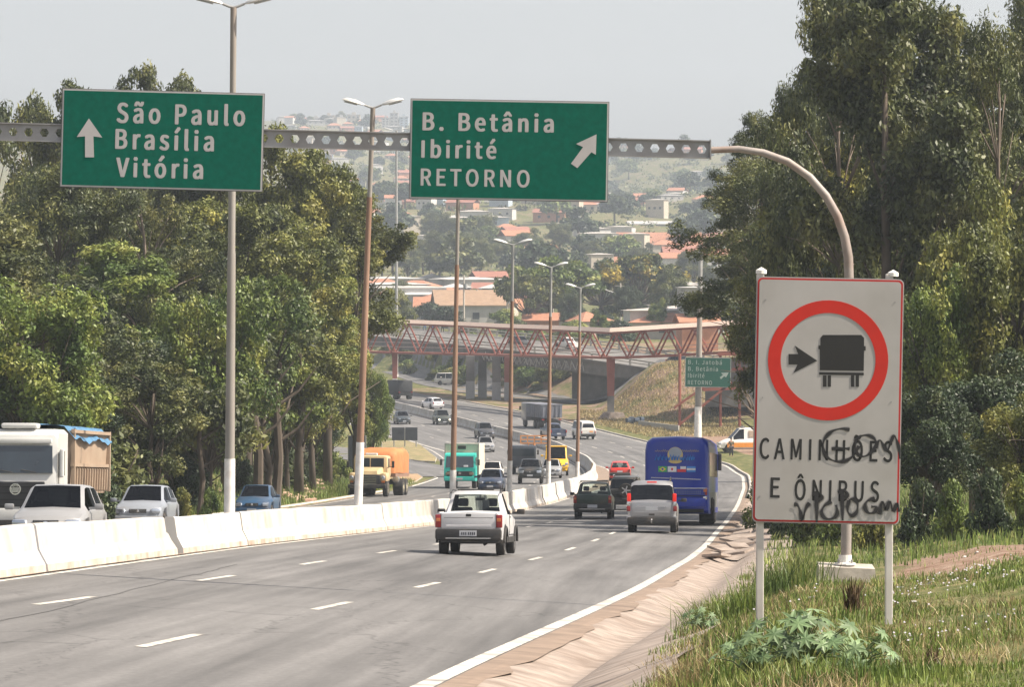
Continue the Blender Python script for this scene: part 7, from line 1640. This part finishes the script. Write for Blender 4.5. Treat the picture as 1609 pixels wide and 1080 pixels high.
# houses scattered over the hillside
def house_mesh(w, d, h, rh, kind, wall, roof, seed):
    mb = MB().box((0, 0, h / 2 - 3), (w, d, h + 6)); n0 = len(mb.f)
    m2 = MB(); (hip_roof if kind else gable_roof)(m2, w, d, rh, h)
    mb.add(m2.v, m2.f, 1)
    rd = random.Random(seed)
    for k in range(3): mb.box((-w / 2 + w * (.2 + .3 * k), -d / 2 - .03, h * .55), (1.2, .1, 1.1), 2)
    o = mb.build('house', [wall, roof, M_WIN]); me = o.data; bpy.data.objects.remove(o); return me
hm = [house_mesh(11, 8, 3.4, 2.0, 1, M_WC_, M_ORT, 1), house_mesh(13, 9, 5.8, .6, 1, M_WW, M_PLE, 2), house_mesh(9, 8, 6.0, 1.8, 0, M_WW, M_ORT, 3), house_mesh(14, 9, 3.6, 1.9, 0, M_WO, M_REDT, 4), house_mesh(10, 8, 6.4, .5, 1, M_WB, M_GRT, 5), house_mesh(16, 10, 4.2, .7, 1, M_WG, M_GRT, 6), house_mesh(9, 7, 8.6, .5, 1, M_WC_, M_PLE, 7)]
hl = ['small cream house with an orange hipped roof on the far hillside', 'white flat-roofed house on the far hillside', 'two-storey white house with an orange roof on the far hillside', 'brick coloured house with a red roof on the far hillside', 'bluish flat-roofed house on the far hillside', 'low grey flat-roofed house on the far hillside', 'narrow three-storey cream house on the far hillside']
rnd = random.Random(31); spots = []
tries = 0
while len(spots) < 272 and tries < 9000:
    tries += 1; y = 1050 + (3330 - 1050) * rnd.random() ** .8; px = rnd.uniform(440, 1240); x = X_(px, y)
    if px > 900 and y > 2000 and rnd.random() < .75: continue
    if px < 700 and y < 1500 and rnd.random() < .8: continue
    if 1150 < px: continue
    if any((x - a) ** 2 + ((y - b) * .6) ** 2 < 11.5 ** 2 for a, b in spots): continue
    spots.append((x, y)); k = rnd.choice((0, 0, 1, 1, 2, 2, 3, 3, 4, 5, 6))
    o = link_mesh('house', hm[k], None, (x, y, zg(x, y))); o.rotation_euler = (0, 0, rnd.choice((0, 0, math.pi)) + rnd.uniform(-.5, .5)); s_ = rnd.uniform(.6, .95); o.scale = (s_, s_, s_)
    tag(o, hl[k], 'house', 'houses scattered over the far hillside')
hl2 = ['low orange roofed house between the viaduct and the sheds', 'low flat roofed house between the viaduct and the sheds']
for i in range(26):
    y = rnd.uniform(640, 960); px = rnd.uniform(600, 790) if i % 3 else rnd.uniform(1030, 1130)
    if y < 830 and px < 800: y += 190
    k = rnd.choice((0, 3, 5, 1)); o = link_mesh('house', hm[k], None, (X_(px, y), y, zg(X_(px, y), y))); o.rotation_euler = (0, 0, rnd.uniform(-.4, .4)); o.scale = (.9, .9, .75)
    tag(o, hl2[0] if k in (0, 3) else hl2[1], 'house', 'low houses between the viaduct and the sheds')
for i in range(34):
    y = rnd.uniform(620, 940); px = rnd.uniform(600, 1130)
    tree('leafy garden bush among the houses just beyond the viaduct', X_(px, y), y, 0, 'bush', rnd.choice((41, 42)), rnd.choice((LF_GRN, LF_EUC, LF_DRK)), BARK, rnd.uniform(0, 6), 1.4, 'bush', 'garden bushes beyond the viaduct', H=rnd.uniform(2.5, 5), cat='bush')
# trees scattered over the hillside
rnd = random.Random(32); n_t = 0
fl_ = ['rounded dark green tree among the houses of the far hillside', 'grey green tree among the houses of the far hillside', 'light green tree among the houses of the far hillside']
PR = [get_proto('far', 61, LF_DRK, BARK), get_proto('far', 62, LF_EUC, BARK), get_proto('far', 63, LF_GRN, BARK), get_proto('far', 62, LF_DRK, BARK)]
def far_tree(x, y, H, k):
    tm, cm, h0 = PR[k]; s = H / h0; root = empty('tree', (x, y, zg(x, y)), rnd.uniform(0, 6.28)); root.scale = (s * 1.15, s * 1.15, s); tag(root, fl_[min(k, 2) if k < 3 else 0], 'tree', 'trees scattered over the far hillside')
    link_mesh('trunk', tm, root); link_mesh('crown', cm, root)
for i in range(225):
    y = 960 + (3400 - 960) * rnd.random() ** .9; px = rnd.uniform(440, 1260)
    if px > 900 and rnd.random() < .3: y = rnd.uniform(1900, 3300)
    x = X_(px, y); H = rnd.uniform(6, 13)
    if y > 3150: H *= .75
    far_tree(x, y, H, rnd.choice((0, 0, 1, 2, 3)))
# scrub between the houses, too fine to count
rg = np.random.default_rng(9); cl = []
for i in range(3600):
    y = 960 + 2400 * rg.random() ** .9; px_ = rg.uniform(430, 1260)
    if i % 3 == 0: y = rg.uniform(1800, 3400); px_ = rg.uniform(880, 1260)
    x = X_(px_, y); r_ = rg.uniform(1.0, 3.2); cl.append((x, y, zg(x, y) + r_ * .2, r_ * 1.3, r_ * 1.3, r_ * .8))
tag(link_mesh('scrub', quads_mesh('scrub', leaves(cl, 90000, .75, 5, .6, .1, .3), LF_EUC)), 'scrub and small bushes covering the far hillside between the houses', 'scrub', kind='stuff')
# nearer mass of grey hazy trees above the sheds
for i, (px, y, H) in enumerate([(690, 1080, 17), (725, 1100, 16), (755, 1090, 14), (665, 1120, 15), (790, 1150, 13), (640, 1060, 14), (710, 1250, 16), (760, 1300, 14), (680, 1330, 15), (830, 1200, 14), (880, 1250, 13), (930, 1150, 12), (600, 1100, 14), (735, 1180, 15), (960, 1200, 12), (1010, 1100, 12), (1130, 900, 12), (1090, 1000, 13), (560, 1050, 13)]):
    tm, cm, h0 = get_proto('round', 31 + i % 3, LF_EUC, BARK); H *= .72; s = H / h0; x = X_(px, y); root = empty('tree', (x, y, zg(x, y)), i); root.scale = (s * 1.15, s * 1.15, s)
    tag(root, 'big hazy grey green tree in the belt between the sheds and the far hillside', 'tree', 'belt of hazy trees above the sheds'); link_mesh('trunk', tm, root); link_mesh('crown', cm, root)

# ------------------------------------------------------------------ grass and weeds in the right foreground
def blades(n, xyfun, hfun, wfun, seed, lean=.35):
    rg = random.Random(seed); P4 = []; 
    for _ in range(n):
        p = xyfun(rg)
        if p is None: continue
        x, y = p; z = zg(x, y) - .01; h = hfun(rg, x, y); w = wfun(rg, y); a = rg.uniform(0, 6.28); l = rg.gauss(0, lean) * h; b = rg.uniform(0, 6.28)
        dx, dy = math.cos(a) * w, math.sin(a) * w; ex, ey = math.cos(b) * l, math.sin(b) * l
        P4.append(((x - dx, y - dy, z), (x + dx, y + dy, z), (x + ex * .4 + dx * .7, y + ey * .4 + dy * .7, z + h * .6), (x + ex * .4 - dx * .7, y + ey * .4 - dy * .7, z + h * .6)))
        P4.append(((x + ex * .4 - dx * .7, y + ey * .4 - dy * .7, z + h * .6), (x + ex * .4 + dx * .7, y + ey * .4 + dy * .7, z + h * .6), (x + ex + dx * .1, y + ey, z + h), (x + ex - dx * .1, y + ey, z + h)))
    return np.array(P4)
LF_GR1 = leaf_mat('green_grass', (.065, .105, .022), (.14, .19, .042), (.27, .28, .09), 1.3)
LF_GR2 = leaf_mat('dry_grass', (.20, .15, .07), (.32, .25, .12), (.42, .34, .19), 1.5)
def near_xy(rg):
    y = 21 + 80 * rg.random() ** 1.4; px = rg.uniform(860, 1640); x = X_(px, y); d = x - XR(y)
    e = 2.3 - .5 * sst(35, 70, y) - .5 * sst(80, 140, y) + (vnoise(y * 1.3, 7) - .5) * .35
    if d < e: return None
    if 62 + (vnoise(x, 3) - .5) * 6 < y < 97 and d > 4.3 and rg.random() < .93: return None
    return x, y
def gh(rg, x, y):
    v = vnoise(x * 1.1, y * .6, 6); return (.03 + .11 * v * v) * rg.uniform(.5, 1.5) * (1.0 + .3 * sst(40, 60, y))
tag(link_mesh('grass', quads_mesh('grass', blades(60000, near_xy, gh, lambda r, y: .0035 + .00007 * y, 1), LF_GR1)), 'green roadside grass round the posts of the white board', 'grass', kind='stuff')
def dry_xy(rg):
    p = near_xy(rg)
    if p is None or vnoise(p[0] * .8, p[1] * .4, 11) < .36: return None
    return p
tag(link_mesh('dry_grass', quads_mesh('dry_grass', blades(20000, dry_xy, lambda r, x, y: .075 * r.uniform(.5, 1.9), lambda r, y: .003 + .00006 * y, 2, .6), LF_GR2)), 'dry yellow grass mixed into the green verge', 'grass', kind='stuff')
def tuft(label, px, y, n, h, spread, lm, seed, lean=.5, w=.006, name='grass_tuft', cat='grass tuft'):
    c = at(px, y); P = blades(n, lambda rg: (c.x + rg.gauss(0, spread), c.y + rg.gauss(0, spread)), lambda r, x, yy: h * r.uniform(.4, 1.1), lambda r, yy: w, seed, lean)
    P = P - np.array([c.x, c.y, c.z]); o = link_mesh(name, quads_mesh(name, P, lm), None, c); return tag(o, label, cat)
tuft('tall dark grass tuft hanging over the drain left of the left post', 1110, 48, 300, .36, .16, LF_GR1, 5, .8)
tuft('tall pale grass tuft just left of the left post of the board', 1160, 44, 260, .38, .13, LF_GR1, 6, .45)
tuft('tall upright reed grass left of the concrete footing', 1240, 62, 420, .7, .26, LF_GR1, 7, .35, .008)
tuft('reed grass behind the left post of the board', 1208, 58, 260, .5, .25, LF_GR1, 17, .35, .008)
tuft('dry straw tuft at the lower left corner of the verge', 1075, 29, 400, .22, .12, LF_GR2, 8, .5, .004)
tuft('dry stalks at the bottom edge beside the drain', 1065, 27, 300, .2, .10, LF_GR2, 9, .5, .004)
tuft('dark dead weed standing before the concrete footing', 1340, 36.5, 90, .30, .03, mat('dead_weed', (.10, .065, .035), .9), 10, .3, .009)
tuft('dark dead weed low at the right of the broad-leaved plant', 1465, 25.5, 40, .16, .02, mat('dead_weed', (.06, .05, .03), .9), 12, .3, .006)
# broad-leaved castor plants
M_CAST = leaf_mat('castor_leaves', (.085, .14, .06), (.15, .22, .10), (.22, .30, .16), 6)
def castor(label, px, y, n, size, spread, seed, H):
    c = at(px, y); rg = random.Random(seed); root = empty('broad_leaved_plant', c); tag(root, label, 'plant', 'broad-leaved weeds on the verge'); st = MB(); lv = MB()
    for i in range(n):
        a = rg.uniform(0, 6.28); r_ = spread * math.sqrt(rg.random()); tip = Vector((r_ * math.cos(a), r_ * math.sin(a), H * rg.uniform(.35, 1) * (1 - .3 * r_ / spread)))
        st.tube([(0, 0, -.02), tip * .5 + Vector((0, 0, H * .12)), tip], [.006, .005, .003], 5)
        s = size * rg.uniform(.6, 1.2); nn = Vector((math.cos(a) * .5 + rg.uniform(-.3, .3), math.sin(a) * .5 - .35 + rg.uniform(-.3, .3), .8)).normalized(); u = nn.cross(Vector((0, 1, .1))).normalized(); v = nn.cross(u)
        pts = []; L7 = 7
        for k in range(L7 * 4):
            th = 2 * math.pi * k / (L7 * 4); ph = k % 4; rr = {0: 1.0, 1: .62, 2: .38, 3: .62}[ph] * (1 if th < 5.6 else .6); pts.append(tip + (u * math.cos(th) + v * math.sin(th)) * s * rr - nn * (.18 * s * (rr ** 2)))
        b = [tip + nn * .0]; vs = b + pts; m_ = len(pts); lv.add(vs, [(0, 1 + k, 1 + (k + 1) % m_) for k in range(m_)])
    st.build('stalks', mat('green_stalk', (.12, .16, .06), .7), root); lv.build('leaves', M_CAST, root, False)
castor('largest broad-leaved plant at the bottom of the verge', 1262, 25.2, 60, .085, .40, 3, .42)
castor('broad-leaved plant at the bottom, right of the largest', 1345, 24.6, 22, .07, .24, 5, .32)
castor('broad-leaved plant left of the largest one at the bottom', 1185, 25.4, 24, .06, .3, 6, .26)
castor('broad-leaved weed over the drain left of the left post', 1105, 43, 30, .06, .22, 7, .28)
castor('small broad-leaved weed at the grass edge low beside the drain', 1050, 31, 10, .04, .10, 8, .12)
lt = MB(); rnd = random.Random(19)
for k in range(26):
    y = rnd.uniform(27, 90); px = rnd.uniform(1050, 1609); q = at(px, y)
    if q.x - XR(y) < 1.6: continue
    s = rnd.uniform(.02, .06); lt.box((q.x, q.y, q.z + .03), (s, s * 1.4, s * .3), rz=rnd.uniform(0, 3), M=Matrix.Rotation(rnd.uniform(-.6, .6), 4, 'X'))
tag(lt.build('litter', mat('pale_litter', (.5, .49, .47), .7, var=.3, scale=9)), 'scraps of pale litter caught in the roadside grass', 'litter', kind='stuff')
# scattered pale flowers
rg = np.random.default_rng(4); P4 = []
for _ in range(420):
    y = 26 + 44 * rg.random(); px = rg.uniform(1400, 1640) if rg.random() < .8 else rg.uniform(1180, 1640); x = X_(px, y)
    if vnoise(x * .9, y * .35, 13) < .45: continue
    z = zg(x, y) + rg.uniform(.03, .09); s = .006 + .00016 * y; P4.append(((x - s, y, z), (x, y - s, z - s * .3), (x + s, y, z), (x, y + s, z + s * .8)))
tag(link_mesh('wildflowers', quads_mesh('wildflowers', np.array(P4), mat('pale_petals', (.36, .34, .38), .8))), 'small pale flowers and litter specks strewn in the grass right of the board', 'flowers', kind='stuff')
# rough ground cover on the left verge and by the drain farther on
def lv_xy(rg):
    y = rg.uniform(140, 300); d = .8 + 16 * rg.random() ** 1.3; return XL(y) - d, y
def rv_xy(rg):
    y = 90 + 220 * rg.random(); d = 1.9 + 14 * rg.random(); return XR(y) + d, y
tag(link_mesh('verge_grass', quads_mesh('verge_grass', blades(26000, lv_xy, lambda r, x, y: r.uniform(.15, .5), lambda r, y: .02, 21), LF_GR1)), 'rough green grass on the bank left of the far carriageway', 'grass', kind='stuff')
tag(link_mesh('verge_grass', quads_mesh('verge_grass', blades(20000, rv_xy, lambda r, x, y: r.uniform(.12, .4), lambda r, y: .018, 22), LF_GR1)), 'rough grass between the right lane and the wood', 'grass', kind='stuff')
def ev_xy(rg):
    y = rg.uniform(440, 512); x = rg.uniform(8, 26)
    return (x, y) if x > XR(y) + 2.5 else None
tag(link_mesh('bank_grass', quads_mesh('bank_grass', blades(16000, ev_xy, lambda r, x, y: r.uniform(.15, .35), lambda r, y: .05, 23), LF_GR2)), 'grass in a sun-bright dry tone on the embankment beside the footbridge column', 'grass', kind='stuff')  # bright grass colour stands in for sunlight on the slope
# rubble on the left bank
rb = MB(); rnd = random.Random(6)
for k in range(160):
    px = rnd.uniform(434, 545); y = rnd.uniform(222, 262); q = at(px, y); s = rnd.uniform(.1, .42)
    if abs((q.x + 13.2) + (y - 235) * .03) > 2.2: continue
    rb.box((q.x, y, q.z + s * .15), (s, s * rnd.uniform(.6, 1.3), s * .5), bev=s * .12, rz=rnd.uniform(0, 3), M=Matrix.Rotation(rnd.uniform(-.5, .5), 4, 'X'))
tag(rb.build('rubble', mat('rubble_mix', (.45, .32, .24), .9, var=.4, scale=1.2, dirt=(.35, .16, .10), dirt_amt=.7)), 'pale and reddish rubble strewn on the grass bank left of the orange truck', 'rubble', kind='stuff')

# ------------------------------------------------------------------ haze: one even closed box of air
hz = MB().box((0, 1800, 60), (3200, 4600, 300)).build('haze', None or mat('dummy', (1, 1, 1)))
m = bpy.data.materials.new('haze_air'); m.use_nodes = True; nt = m.node_tree; nt.nodes.clear(); o_ = _n(nt, 'ShaderNodeOutputMaterial'); v_ = _n(nt, 'ShaderNodeVolumePrincipled')
v_.inputs['Color'].default_value = (.76, .85, .95, 1); v_.inputs['Density'].default_value = .00023; v_.inputs['Anisotropy'].default_value = .2
nt.links.new(v_.outputs[0], o_.inputs['Volume']); hz.data.materials.clear(); hz.data.materials.append(m); tag(hz, 'thin even haze over the valley', 'haze', kind='stuff')
